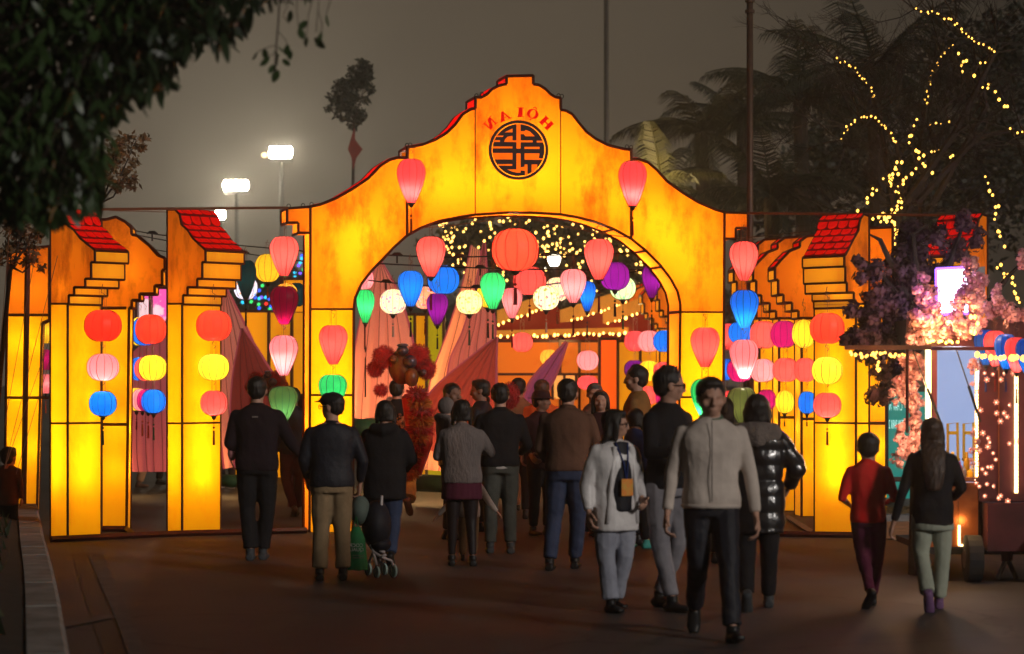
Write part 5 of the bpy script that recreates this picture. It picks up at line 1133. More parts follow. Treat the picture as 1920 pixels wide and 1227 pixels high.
# bright light box sign
M['sign_white'] = mat_emit('lightbox_white', (0.86, 0.70, 1.0), 8); M['sign_violet'] = mat_emit('lightbox_violet_rim', (0.28, 0.10, 1.0), 4); M['grey_metal'] = mat_plain('grey_metal', (0.35, 0.37, 0.38), 0.5)
M['grey_print'] = mat_plain('grey_print', (0.10, 0.08, 0.16), 0.6)
sg = thing('lightbox_sign', 'dazzling white and violet light box among the pink blossoms', 'sign', P(1785, 590, 20.7))
a, b, c, d_ = P(1755, 505, 20.5), P(1815, 502, 20.7), P(1815, 588, 20.7), P(1757, 590, 20.5)
s = MB(); s.quad(a, b, c, d_); s.build('lit_face', M['sign_white'], sg); s = MB()
for p, q in ((a, b), (d_, c), (a, d_)): s.bar(p + Vector((0, -.01, 0)), q + Vector((0, -.01, 0)), .018)
s.build('rim', M['sign_violet'], sg); s = MB(); s.prism([b, P(1847, 500, 21.0), P(1847, 586, 21.0), c], (0, .1, 0)); s.build('side_face', M['grey_metal'], sg)
s = MB(); s.bar(P(1760, 592, 20.6), P(1740, 640, 20.7), .02); s.bar(P(1810, 590, 20.7), P(1815, 640, 20.8), .02); s.build('bracket', M['steel'], sg)
s = MB()
for k, (x, w) in enumerate(((1771, 2), (1774, 1), (1777, 3), (1782, 3), (1787, 2), (1791, 2), (1798, 3))): s.quad(P(x, 532, 20.49), P(x + w, 532, 20.49), P(x + w, 536, 20.49), P(x, 536, 20.49))
s.build('faint_print', M['grey_print'], sg)
# striped grille under the sign
s = MB()
for k in range(10): s.bar(P(1771 + k * 5, 592, 20.75), P(1771 + k * 5, 604, 20.75), .008)
s.build('grille', M['black'], sg)
# teal banner with mirrored writing
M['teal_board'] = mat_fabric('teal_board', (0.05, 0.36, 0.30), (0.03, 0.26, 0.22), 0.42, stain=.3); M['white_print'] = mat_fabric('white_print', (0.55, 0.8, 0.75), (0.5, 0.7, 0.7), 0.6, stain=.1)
tb = thing('teal_board', 'teal board with mirrored white lettering behind the girl with long hair', 'sign', P(1700, 905, 23.5)); bd = 23.5
cbox('board', 1666, 1742, 735, 895, bd, .06, 'teal_board', tb); cbox('frame', 1662, 1666, 735, 905, bd - .02, .1, 'frame', tb); cbox('ledge', 1664, 1742, 895, 902, bd - .08, .2, 'wood_beam', tb); cbox('board', 1664, 1742, 904, 935, bd, .06, 'teal_board', tb)
def text_obj(name, body, p, h, m, parent, mirror=True, align='LEFT', ext=.002, sx=1.0, rz=0.0):
    cu = bpy.data.curves.new(name, 'FONT'); cu.body = body; cu.size = h; cu.extrude = ext; cu.align_x = align; tmp = bpy.data.objects.new('tmp', cu); col.objects.link(tmp)
    dg = bpy.context.evaluated_depsgraph_get(); dg.update(); me = bpy.data.meshes.new_from_object(tmp.evaluated_get(dg)); bpy.data.objects.remove(tmp)
    me.transform(Matrix.Translation(p) @ Matrix.Rotation(rz, 4, 'Z') @ Matrix.Rotation(R(90), 4, 'X') @ Matrix.Diagonal(((-1 if mirror else 1) * sx, 1, 1, 1))); me.materials.clear(); me.materials.append(M[m])
    o = bpy.data.objects.new(name, me); col.objects.link(o); o.parent = parent; o.location = -Vector(parent.location); return o
text_obj('lettering', 'OCEAN PARK 2', P(1700, 804, bd - .006), .125, 'white_print', tb, sx=.20)
text_obj('lettering', 'C HAV  N', P(1692, 770, bd - .006), .125, 'white_print', tb, sx=.24)
M['straw'] = mat_plain('straw', (0.35, 0.25, 0.10), 0.9, (0.15, 0.10, 0.04), 30); M['planks'] = mat_plain('lit_planks', (0.30, 0.13, 0.05), 0.6)
s = MB()
for k in range(500):
    p = P(rng.uniform(1652, 1735), rng.uniform(952, 966), rng.uniform(23.2, 24.0)); a = Vector((rng.uniform(-1, 1), rng.uniform(-1, 1), rng.uniform(0, .6))).normalized() * .07; s.add([p, p + Vector((0, 0, .008)), p + a], [(0, 1, 2)])
tag(s.build('straw_bed', M['straw'], kind='stuff'), 'dry straw bed below the teal board', 'straw', kind='stuff')
pf = thing('planter', 'low pale planter edge with planks below the teal board', 'planter', P(1695, 1000, 23.2))
cbox('planter_edge', 1650, 1735, 935, 950, 23.9, .2, 'kerb', pf); cbox('planter_edge', 1650, 1735, 966, 978, 23.1, .3, 'kerb', pf)
for k in range(5): cbox('plank', 1652, 1722, 979 + k * 6.4, 984.5 + k * 6.4, 23.0 - k * .05, .1, 'planks', pf)
# ---- blossoms
M['blossom'] = mat_plain('blossom_pink', (0.75, 0.38, 0.38), 0.8, (0.55, 0.22, 0.25), 6); M['blossom_shaded'] = mat_plain('blossom_pink_shaded', (0.12, 0.055, 0.070), 0.85, (0.065, 0.030, 0.038), 6)  # the darker copy has the backlit side's shade put into its colour
def puff(mb, c, r, rng):
    for k in range(46):
        a = Vector((rng.gauss(0, 1), rng.gauss(0, 1), rng.gauss(0, 1))).normalized(); b = a.orthogonal().normalized(); b = Matrix.Rotation(rng.uniform(0, 6.28), 3, a) @ b; e = a.cross(b)
        p = c + a * r * rng.uniform(.35, .85); l = r * rng.uniform(.32, .5)
        mb.add([p - b * l * .7, p + e * l * .6 + a * l * .3, p + b * l * .8 + a * l * .45, p - e * l * .6 + a * l * .2], [(0, 1, 2, 3)])
def blossoms(parent, name, spots, m, rng, r=(.045, .085)):
    s = MB()
    for x, y, rx, ry, n, d, rd in spots:
        for _ in range(n):
            a, q = rng.uniform(0, 6.28), math.sqrt(rng.random()); puff(s, P(x + math.cos(a) * rx * q, y + math.sin(a) * ry * q, d + rng.uniform(-rd, rd)), rng.uniform(*r), rng)
    return s.build(name, M[m], parent)
rng = random.Random(9)
bl = thing('blossom_tree', 'artificial blossom tree, shade coloured in at the left and lit pink by the sign', 'tree', (P(1712, 0, 21.3).x, 21.3, 0))
s = MB(); s.tube([(P(1712, 0, 21.3).x, 21.3, 0), P(1716, 850, 21.3), P(1712, 720, 21.3), P(1718, 600, 21.3)], [.045, .04, .035, .03], 8); s.build('trunk', M['bark'], bl)
s = MB()
for pl in ([(1718, 640), (1690, 560), (1640, 500), (1612, 485)], [(1716, 620), (1720, 520), (1712, 440), (1740, 420)], [(1716, 690), (1670, 660), (1610, 655), (1592, 640)], [(1718, 600), (1770, 520), (1800, 440), (1810, 410)], [(1718, 660), (1790, 590), (1860, 560), (1915, 580)], [(1714, 720), (1680, 710), (1640, 700)], [(1700, 560), (1650, 450), (1630, 440)], [(1690, 560), (1650, 590), (1615, 560)], [(1860, 560), (1890, 520), (1918, 490)]):
    branch_path(s, pl, .035, .008, 21.3)
s.build('branches', M['bark'], bl)
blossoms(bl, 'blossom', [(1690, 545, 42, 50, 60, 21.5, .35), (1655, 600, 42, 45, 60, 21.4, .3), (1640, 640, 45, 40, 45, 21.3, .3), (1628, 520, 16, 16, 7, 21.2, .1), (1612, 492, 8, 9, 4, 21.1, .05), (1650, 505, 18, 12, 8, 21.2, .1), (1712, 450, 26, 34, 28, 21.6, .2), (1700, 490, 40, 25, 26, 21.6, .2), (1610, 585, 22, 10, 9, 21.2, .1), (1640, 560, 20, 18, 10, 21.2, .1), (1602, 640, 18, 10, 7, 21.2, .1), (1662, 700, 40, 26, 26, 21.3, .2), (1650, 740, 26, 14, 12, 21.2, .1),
                            (1750, 500, 30, 20, 14, 21.7, .2), (1758, 435, 14, 16, 9, 21.3, .1), (1790, 470, 22, 20, 10, 21.5, .2), (1805, 420, 16, 18, 7, 21.2, .1), (1830, 445, 10, 14, 5, 21.2, .1), (1690, 610, 35, 40, 36, 21.5, .25)], 'blossom_shaded', rng)
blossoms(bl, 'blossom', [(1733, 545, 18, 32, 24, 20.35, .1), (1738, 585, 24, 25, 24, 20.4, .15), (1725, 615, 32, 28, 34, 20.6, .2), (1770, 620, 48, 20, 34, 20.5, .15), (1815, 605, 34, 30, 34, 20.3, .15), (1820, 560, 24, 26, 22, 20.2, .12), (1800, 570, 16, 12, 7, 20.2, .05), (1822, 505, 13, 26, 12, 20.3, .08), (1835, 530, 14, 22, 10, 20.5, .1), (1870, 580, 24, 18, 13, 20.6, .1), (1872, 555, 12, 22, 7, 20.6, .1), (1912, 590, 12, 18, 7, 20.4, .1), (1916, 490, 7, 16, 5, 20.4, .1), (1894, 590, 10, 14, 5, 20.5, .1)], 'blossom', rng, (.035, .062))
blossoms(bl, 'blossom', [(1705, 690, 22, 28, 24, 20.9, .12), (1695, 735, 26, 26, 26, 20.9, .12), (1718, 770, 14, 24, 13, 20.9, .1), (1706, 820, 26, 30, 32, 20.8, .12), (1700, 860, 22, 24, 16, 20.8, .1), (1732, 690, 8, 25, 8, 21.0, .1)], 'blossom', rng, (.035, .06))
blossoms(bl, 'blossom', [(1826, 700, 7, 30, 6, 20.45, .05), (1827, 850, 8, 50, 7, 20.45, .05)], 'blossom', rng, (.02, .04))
for x, y, d, w, c in ((1765, 628, 20.15, 2.2, (1, .50, .15)), (1720, 640, 20.1, 1.6, (1, .5, .18)), (1828, 608, 19.9, 1.4, (1, .55, .2)), (1742, 565, 20.0, .7, (.65, .25, 1)), (1712, 740, 20.3, 2.0, (1, .55, .25)), (1712, 840, 20.3, 1.8, (1, .55, .28)), (1885, 600, 19.9, .8, (1, .55, .4))):
    bulb(P(x, y, d), w * 7.5, c, .05, bl)  # point lights added to brighten the blossoms, violet one for the sign's glow
bulb(P(1815, 980, cd - .15), 1.2, (1, .6, .2), .03, cart); bulb(P(1790, 700, cd + .8), 14, (.8, .88, 1), .1, cart)
# ------------------------------------------------------------ people
M['skin'] = mat_plain('skin', (0.50, 0.28, 0.20), 0.5, (0.42, 0.22, 0.15), 4, spec=.3); M['skin_dark'] = mat_plain('skin_tan', (0.30, 0.15, 0.10), 0.55, (0.25, 0.12, 0.08), 4, spec=.3)
M['lips'] = mat_plain('lips', (0.30, 0.07, 0.06), 0.5); M['eye'] = mat_plain('eye_dark', (0.012, 0.009, 0.008), 0.25); M['teeth'] = mat_plain('teeth', (0.7, 0.65, 0.58), 0.4)
M['hair'] = mat_plain('black_hair', (0.010, 0.008, 0.007), 0.5, (0.018, 0.013, 0.010), 30, .4, 60, stretch=(1, 1, .15)); M['hair_brown'] = mat_plain('brown_hair', (0.075, 0.036, 0.018), 0.5, (0.025, 0.013, 0.008), 30, .4, 60, stretch=(1, 1, .15))
M['hair_grey'] = mat_plain('grey_hair', (0.10, 0.09, 0.085), 0.6, (0.04, 0.035, 0.03), 30)
def cloth(name, c, rough=.85, c2=None, bump=.25, bs=25, sheen=.0, spec=.25, coat=0.0, **k):
    M[name] = mat_plain(name, c, rough, c2 or tuple(x * .75 for x in c), 5, bump, bs, spec=spec, sheen=sheen, coat=coat, **k)
cloth('wear_black', (0.010, 0.009, 0.011)); cloth('wear_ink', (0.012, 0.013, 0.020), .6); cloth('wear_plum', (0.016, 0.007, 0.011)); cloth('wear_navy', (0.020, 0.025, 0.050)); cloth('wear_denim', (0.035, 0.050, 0.10), c2=(0.02, 0.03, 0.065))
cloth('wear_cream', (0.58, 0.50, 0.44), c2=(0.46, 0.39, 0.34), bump=.3, bs=14); cloth('wear_silver', (0.72, 0.69, 0.68), .42, c2=(0.55, 0.52, 0.52), bump=.5, bs=10, spec=.6); cloth('wear_pale_jeans', (0.30, 0.31, 0.37), c2=(0.22, 0.23, 0.28), bump=.4, bs=14)
cloth('wear_grey_jeans', (0.24, 0.23, 0.25), c2=(0.17, 0.16, 0.18)); cloth('wear_khaki', (0.26, 0.18, 0.10), c2=(0.19, 0.13, 0.07)); cloth('wear_brown', (0.11, 0.055, 0.035)); cloth('wear_grey_knit', (0.22, 0.18, 0.17), .95, c2=(0.15, 0.12, 0.11), bump=.8, bs=60, stretch=(1, 1, .3))
cloth('wear_burgundy', (0.09, 0.012, 0.030)); cloth('wear_tights', (0.016, 0.010, 0.011), .5); cloth('wear_grey_green', (0.075, 0.080, 0.070)); cloth('wear_red', (0.75, 0.020, 0.016)); cloth('wear_wine', (0.11, 0.014, 0.040))
cloth('wear_down', (0.014, 0.012, 0.013), .28, bump=.6, bs=9, spec=.7, coat=.3); cloth('wear_fleece', (0.20, 0.16, 0.14), .95, bump=.9, bs=50); cloth('wear_mint', (0.36, 0.38, 0.30), c2=(0.28, 0.30, 0.24)); cloth('wear_white', (0.62, 0.58, 0.55)); cloth('wear_suit', (0.045, 0.010, 0.012))
cloth('shoe_black', (0.012, 0.011, 0.011), .4, bump=0); cloth('shoe_white', (0.55, 0.52, 0.50), .6, bump=0); cloth('shoe_brown', (0.10, 0.05, 0.03), .6, bump=0); cloth('shoe_teal', (0.05, 0.35, 0.30), .6, bump=0); cloth('shoe_lilac', (0.20, 0.10, 0.22), .6, bump=0); cloth('shoe_grey', (0.05, 0.055, 0.06), .6, bump=0)
cloth('wear_gold', (0.55, 0.26, 0.04), .32, c2=(0.30, 0.12, 0.02), bump=.6, bs=16, spec=.8); M['wear_gold'].node_tree.nodes  # silky trousers
cloth('wear_orange', (0.65, 0.12, 0.02)); cloth('wear_amber', (0.30, 0.14, 0.04)); cloth('wear_blue', (0.02, 0.04, 0.16)); cloth('wear_pink', (0.5, 0.2, 0.2)); cloth('wear_tan', (0.34, 0.19, 0.10)); cloth('wear_green', (0.10, 0.16, 0.10))
def embroidered():
    m = mat_plain('embroidered_black', (0.012, 0.010, 0.010), .5); return m
M['embroidery'] = mat_plain('gold_embroidery', (0.42, 0.14, 0.04), .4, (0.12, 0.03, 0.01), 16)

def remesh(mb, name, vox, mats, parent, disp=None, smooth=2, label=None):
    me = mb.mesh(name); o = bpy.data.objects.new('tmp', me); col.objects.link(o)
    r = o.modifiers.new('r', 'REMESH'); r.mode = 'VOXEL'; r.voxel_size = vox; r.use_smooth_shade = True
    if smooth: sm = o.modifiers.new('s', 'SMOOTH'); sm.iterations = smooth; sm.factor = .5
    dg = bpy.context.evaluated_depsgraph_get(); dg.update()
    out = bpy.data.meshes.new_from_object(o.evaluated_get(dg)); bpy.data.objects.remove(o); bpy.data.meshes.remove(me)
    out.name = name; out.materials.clear()
    if disp:
        ns = [v.normal.copy() for v in out.vertices]
        for v, n_ in zip(out.vertices, ns): v.co += n_ * disp(v.co)
    out.materials.append(M[mats]); out.polygons.foreach_set('use_smooth', [True] * len(out.polygons))
    ob = bpy.data.objects.new(name, out); col.objects.link(ob); ob.parent = parent
    if label: ob['label'] = label
    return ob
def folds(amp, f=(7, 7, 3), seed=0, ribs=0, diag=0.0):
    s_ = Vector((seed * 3.3, seed * 1.7, seed))
    def fn(c):
        q = Vector((c.x * f[0], c.y * f[1], c.z * f[2] + c.x * diag)); v = .9 * noise.noise(q + s_) + .4 * (.5 - 2 * abs(noise.noise(q * 1.5 + s_)))
        r = amp * v
        if ribs: r += amp * 1.2 * abs(math.sin(c.z * ribs + .8 * noise.noise(c * 3 + s_))) - amp * .6
        return r
    return fn

def person(label, x, fy=None, d=None, h=1.7, yaw=180, lean=0.0, pose=None, top='wear_black', bottom='wear_black', shoes='shoe_black', hair='short', hmat='hair', skin='skin', build=1.0,
           coat=.50, coatw=1.0, sleeve=1.0, vox=.014, face=False, head=(0, 0), skirt=None, hood=None, bare_legs=False, extra=None, shoulders=1.0, hands=True, zoff=0.0, puffy=0.0, toplab=None, legs=True, hrad=1.0, group='people strolling at the lantern gate', neck=0.0, thick=1.0):
    d = d or GD(fy); base = Vector(((x - 960) / F * d, d, zoff)); t = thing('person', label, 'person', base, group)
    H = h; pz = pose or {}; vox_b = vox
    a = R(yaw); fwd = Vector((math.sin(a), math.cos(a), 0)); rt = Vector((fwd.y, -fwd.x, 0)); upv = Vector((0, 0, 1))
    J = {'Ls': (-.098 * shoulders, 0, .788), 'Rs': (.098 * shoulders, 0, .788), 'Le': (-.135 * shoulders, -.01, .63), 'Re': (.135 * shoulders, -.01, .63), 'Lw': (-.138, .03, .485), 'Rw': (.138, .03, .485),
         'Lh': (-.052, 0, .52), 'Rh': (.052, 0, .52), 'Lk': (-.055, .01, .285), 'Rk': (.055, .01, .285), 'La': (-.056, -.01, .045), 'Ra': (.056, -.01, .045), 'N': (0, 0, .835), 'Hd': (0, .012, .93)}
    J.update({k: v for k, v in pz.items() if k in J})
    def W(p):    # body frame (right, forward, up), unit = height
        z = p[2]; ln = lean * max(0, z - .5)
        return (rt * p[0] + fwd * (p[1] + ln) + upv * z) * H
    j = {k: W(v) for k, v in J.items()}
    B = build; hy = R(yaw + head[0]); hf = Vector((math.sin(hy), math.cos(hy), 0)); hr = Vector((hf.y, -hf.x, 0)); tilt = R(head[1]); hfw = (hf * math.cos(tilt) - upv * math.sin(tilt)); hup = (upv * math.cos(tilt) + hf * math.sin(tilt))
    HR = Matrix((hr, hfw, hup)).transposed(); hc = j['Hd'].copy(); hh = H * .0665 * hrad * (1.13 if h < 1.4 else 1.0)
    def hp(x_, y_, z_): return hc + HR @ Vector((x_, y_, z_)) * hh
    b = MB()
    b.ellipsoid(hp(0, -.1, .22), (hh * .76, hh * .93, hh * .82), HR, 18, 12); b.ellipsoid(hp(0, .12, -.28), (hh * .62, hh * .70, hh * .74), HR, 16, 12); b.ellipsoid(hp(0, .42, -.72), (hh * .34, hh * .32, hh * .26), HR)
    if face:
        b.ellipsoid(hp(0, .86, -.18), (hh * .11, hh * .16, hh * .27), HR); b.ellipsoid(hp(0, .94, -.32), (hh * .16, hh * .13, hh * .10), HR)
        b.ellipsoid(hp(0, .78, .14), (hh * .46, hh * .10, hh * .10), HR); b.ellipsoid(hp(0, .74, -.62), (hh * .24, hh * .11, hh * .10), HR)
        for sx in (-1, 1): b.ellipsoid(hp(sx * .42, .56, -.28), (hh * .20, hh * .18, hh * .2), HR)
    for sx in (-1, 1): b.ellipsoid(hp(sx * .76, -.05, -.12), (hh * .09, hh * .18, hh * .28), HR)
    nk = W((0, -.005, .80)); b.tube([nk, nk.lerp(hp(0, -.05, -.5), .6), hp(0, -.05, -.35)], [hh * .62, hh * .52, hh * .5], 12)
    def limb(mb, p, q, r0, r1, mid=None, n=10):
        ps = [p, p.lerp(q, .33), p.lerp(q, .7), q]; mb.tube(ps, [r0, mid or r0 * 1.02, (r0 + r1) / 2, r1], n); mb.ellipsoid(p, (r0,) * 3, nu=10, nv=7); mb.ellipsoid(q, (r1,) * 3, nu=10, nv=7)
    def torso(mb, zs, infl=0.0, wmul=1.0):
        # sections (z, half width, half depth, forward)
        sec = {.50: (.095, .070, 0), .54: (.098, .072, 0), .60: (.088, .062, 0), .66: (.090, .062, .004), .72: (.100, .068, .006), .77: (.106, .066, .004), .80: (.098, .058, 0), .825: (.072, .050, -.003), .845: (.042, .040, -.004)}
        keys = sorted(sec); vs = []; fs = []; n = 20; zz = zs; B = build * .95
        def at(z):
            if z <= keys[0]: return sec[keys[0]]
            for k0, k1 in zip(keys, keys[1:]):
                if z <= k1: f = (z - k0) / (k1 - k0); return tuple(sec[k0][i] * (1 - f) + sec[k1][i] * f for i in range(3))
            return sec[keys[-1]]
        for z in zz:
            w, dp, fo = at(z); w *= (shoulders * .5 + .5); w = w * B * wmul + infl; dp = dp * B * thick * wmul + infl
            for i in range(n):
                an = 2 * math.pi * i / n; cx_, cy2 = math.cos(an), math.sin(an); e = .85
                vs.append(W((math.copysign(abs(cx_) ** e, cx_) * w, fo + math.copysign(abs(cy2) ** e, cy2) * dp, z)))
        for r_ in range(len(zz) - 1):
            for i in range(n): q0, q1 = r_ * n + i, r_ * n + (i + 1) % n; fs.append((q0, q1, q1 + n, q0 + n))
        fs += [tuple(range(n))[::-1], tuple((len(zz) - 1) * n + i for i in range(n))]; mb.add(vs, fs)
    torso(b, (.49, .54, .60, .66, .72, .77, .80, .825, .845))
    for s_ in 'LR':
        limb(b, j[s_ + 's'], j[s_ + 'e'], .028 * H * B, .021 * H * B); limb(b, j[s_ + 'e'], j[s_ + 'w'], .021 * H * B, .014 * H)
        if legs: limb(b, j[s_ + 'h'], j[s_ + 'k'], .038 * H, .026 * H); limb(b, j[s_ + 'k'], j[s_ + 'a'], .026 * H, .016 * H, .027 * H)
        if hands:
            wv = (j[s_ + 'w'] - j[s_ + 'e']).normalized(); p0 = j[s_ + 'w']; sd = fwd - wv * fwd.dot(wv)
            if sd.length < .3: sd = upv - wv * upv.dot(wv)
            sd.normalize(); nr = wv.cross(sd); k = H * .0565; inw = (-rt if s_ == 'R' else rt); nr = nr if nr.dot(inw) > 0 else -nr
            b.tube([p0, p0 + wv * k * .6, p0 + wv * k * 1.05], [(k * .30, k * .2), (k * .5, k * .22), (k * .48, k * .2)], 10, ref=tuple(sd))
            for fi, (o_, ln_) in enumerate(((.36, .86), (.12, .98), (-.12, .9), (-.36, .68))):
                q = p0 + wv * k * 1.0 + sd * k * o_; r_ = max(k * .115, .0058)
                b.tube([q, q + (wv * .97 + nr * .22) * k * ln_ * .45, q + (wv * .80 + nr * .6) * k * ln_ * .75, q + (wv * .62 + nr * .85) * k * ln_ * .98], [r_, r_ * .95, r_ * .85, r_ * .7], 6)
            q = p0 + wv * k * .35 + sd * k * .4; b.tube([q, q + (wv * .6 + sd * .7) * k * .42, q + (wv * .95 + sd * .5 + nr * .3) * k * .82], [k * .15, k * .14, k * .11], 6)
        if legs: b.ellipsoid(j[s_ + 'a'], (.02 * H,) * 3)
    bo = remesh(b, 'body', min(vox_b, .012) if not face else min(vox_b, .0085), skin, t, smooth=2)
    if face:
        for sx in (-1, 1):
            e = MB(); e.ellipsoid(hp(sx * .34, .70, -.04), (hh * .14, hh * .07, hh * .055), HR, 10, 7); e.build('eye', M['eye'], t, smooth=True)
            e = MB(); e.tube([hp(sx * .52, .70, .15), hp(sx * .34, .80, .21), hp(sx * .16, .86, .17)], hh * .04, 5); e.build('eyebrow', M['hair'], t)
        e = MB()
        if face == 'smile': e.ellipsoid(hp(0, .80, -.60), (hh * .26, hh * .09, hh * .10), HR)
        else: e.ellipsoid(hp(0, .85, -.58), (hh * .23, hh * .06, hh * .06), HR)
        e.build('lips', M['lips'], t, smooth=True)
        if face == 'smile': e = MB(); e.ellipsoid(hp(0, .87, -.57), (hh * .18, hh * .04, hh * .04), HR); e.build('teeth', M['teeth'], t, smooth=True)
    # hair
    if hair:
        q = MB(); rng_ = random.Random(int(x * 7))
        q.ellipsoid(hp(0, -.18, .34), (hh * .84, hh * .96, hh * .82), HR, 18, 12)
        q.ellipsoid(hp(0, -.42, -.05), (hh * .74, hh * .66, hh * .72), HR, 16, 10)
        if hair == 'short': q.ellipsoid(hp(0, .28, .80), (hh * .62, hh * .55, hh * .30), HR)
        if hair in ('spiky',):
            for _ in range(26): a_ = rng_.uniform(0, 6.28); r_ = rng_.uniform(0, .6); c0 = hp(math.cos(a_) * r_, math.sin(a_) * r_ - .1, .85); q.tube([c0, c0 + hup * hh * .45 + hfw * hh * .12], [hh * .14, hh * .03], 5)
        if hair in ('bob', 'long', 'shoulder'):
            lw = {'bob': -1.25, 'shoulder': -2.0, 'long': -4.3}[hair]; zz = [.3, -.2, -.8, -1.3, -2.0, -2.9, -3.7, -4.3]; zz = [z for z in zz if z >= lw]; 
            ps = [hp(0, -.42, z) if z > -1 else hp(0, -.78 - (.52 * min(1.6, -z - 1) if hair == 'long' else .12 * (-z - 1)), z) for z in zz]; ww = {'bob': (.86, .95, .95, .85), 'shoulder': (.86, .95, 1.0, 1.0, .75), 'long': (.86, .92, .95, .95, .92, .85, .70, .5)}[hair][:len(zz)]
            q.tube(ps, [(hh * w_, hh * .5 * (1 if i < 3 else .62)) for i, w_ in enumerate(ww)], 16, ref=tuple(hr))
            if face or hair == 'bob':
                for sx in (-1, 1): q.tube([hp(sx * .66, .12, .45), hp(sx * .84, .22, -.2), hp(sx * .80, .10, max(lw, -1.3))], [hh * .24, hh * .2, hh * .18], 8)
            if face:
                q.ellipsoid(hp(0, .35, .82), (hh * .70, hh * .46, hh * .24), HR)
        if hair == 'bun': q.ellipsoid(hp(0, -.9, .5), (hh * .4,) * 3, HR)
        remesh(q, 'hair', .011 if vox <= .014 else .016, hmat, t, disp=lambda c: .007 * noise.noise(Vector((c.x * 75, c.y * 75, c.z * 14))), smooth=1)
    # shoes
    if legs:
        for s_ in 'LR':
            q = MB(); an = j[s_ + 'a']; fd = fwd.copy()
            if s_ + 'toe' in pz: fd = W(pz[s_ + 'toe']).normalized()
            dn = Vector((0, 0, -1)) if abs(fd.z) < .5 else (-fd.cross(rt)).normalized() * (1 if (-fd.cross(rt)).z < 0 else -1)
            pd = dn * .028 * H; sole = an + pd; sdir = fd.cross(dn).normalized()
            q.tube([sole - fd * .038 * H, sole - fd * .02 * H, sole + fd * .03 * H, sole + fd * .075 * H, sole + fd * .105 * H], [(.021 * H, .018 * H), (.025 * H, .026 * H), (.028 * H, .022 * H), (.029 * H, .017 * H), (.018 * H, .010 * H)], 12, ref=tuple(sdir))
            q.tube([an + upv * .02 * H, sole], [.026 * H, .026 * H], 10)
            remesh(q, 'shoe', .009 if vox <= .014 else .014, shoes, t)
    # trousers or skirt
    if bottom and legs:
        q = MB(); torso(q, (.47, .50, .54, .58), .006, 1.0)
        fit = 1.0 if not bare_legs else .86
        lw0, lw1, lw2 = .058 * H * B * fit, .042 * H * B * fit, (.033 if not bare_legs else .023) * H * (B if not bare_legs else 1)
        w2 = pz.get('hem', 1.0)
        for s_ in 'LR':
            an = j[s_ + 'a'] + (j[s_ + 'k'] - j[s_ + 'a']).normalized() * .02 * H
            limb(q, j[s_ + 'h'] + Vector((0, 0, -.01 * H)), j[s_ + 'k'], lw0, lw1, lw0 * .95); q.tube([j[s_ + 'k'], j[s_ + 'k'].lerp(an, .5), an], [lw1, (lw1 + lw2 * w2) / 2, lw2 * w2], 10)
        remesh(q, 'tights' if bare_legs else 'trousers', vox, bottom, t, disp=None if bare_legs else folds(.008, (8, 8, 9), x, diag=4))
    if skirt:
        q = MB(); q.tube([W((0, 0, .60)), W((0, 0, .54)), W((0, 0, .47)), W((0, .0, .40))], [(.085 * H * B, .07 * H), (.105 * H * B, .082 * H), (.112 * H * B, .09 * H), (.118 * H * B, .095 * H)], 20, ref=tuple(rt)); remesh(q, 'skirt', vox, skirt, t, disp=folds(.006, (14, 14, 1), x))
    # top
    q = MB(); pf = puffy; z0 = coat; zs = [z0] + [z for z in (.42, .46, .50, .54, .60, .66, .72, .77, .80, .825) if z > z0 + .015] + [.847 + neck]
    torso(q, zs, .012 + pf, coatw)
    for s_ in 'LR':
        e, w_ = j[s_ + 'e'], j[s_ + 'w']; end = e.lerp(w_, .93) if sleeve >= 1 else e.lerp(w_, (sleeve - .5) * 2) if sleeve > .5 else j[s_ + 's'].lerp(e, sleeve * 2)
        r0, r1, r2 = (.034 + pf) * H * B, (.029 + pf) * H * B, (.022 + pf * .7) * H
        q.ellipsoid(j[s_ + 's'], (r0,) * 3)
        if sleeve > .5: limb(q, j[s_ + 's'], e, r0, r1); q.tube([e, e.lerp(end, .5), end], [r1, (r1 + r2) / 2, r2], 10)
        else: q.tube([j[s_ + 's'], end], [r0, r1 * 1.1], 10)
    q.tube([W((0, -.004, .825)), W((0, 0, .862 + neck))], [(.052 * H, .048 * H), (.040 * H, .040 * H)], 14, ref=tuple(rt))
    if hood == 'down': q.tube([W((-.075, -.02, .83)), W((-.055, -.065, .835)), W((0, -.085, .825)), W((.055, -.065, .835)), W((.075, -.02, .83))], [.026 * H, .036 * H, .042 * H, .036 * H, .026 * H], 10)
    remesh(q, 'jacket', vox, top, t, disp=folds(.008 + pf * .1, (7, 7, 5), x, ribs=(26 if pf > .008 else 0), diag=5), label=toplab)
    if extra: extra(t, W, j, H, hp, hh, HR)
    return t
def part_tube(name, pts, r, m, t, n=8, flat=None, ref=None, vox=None):
    q = MB(); q.tube(pts, r, n, ref=ref)
    if vox: return remesh(q, name, vox, m, t)
    o = q.build(name, M[m], None, smooth=True); o.parent = t; o.location = (0, 0, 0); return o
def part_blob(name, c, r, m, t, rot=None, vox=None, disp=None):
    q = MB(); q.ellipsoid(c, r, rot, 16, 10)
    if vox: return remesh(q, name, vox, m, t, disp)
    o = q.build(name, M[m], None, smooth=True); o.parent = t; o.location = (0, 0, 0); return o
def part_poly(name, pts, off, m, t):
    q = MB(); q.prism(pts, off); o = q.build(name, M[m], None); o.parent = t; o.location = (0, 0, 0); return o
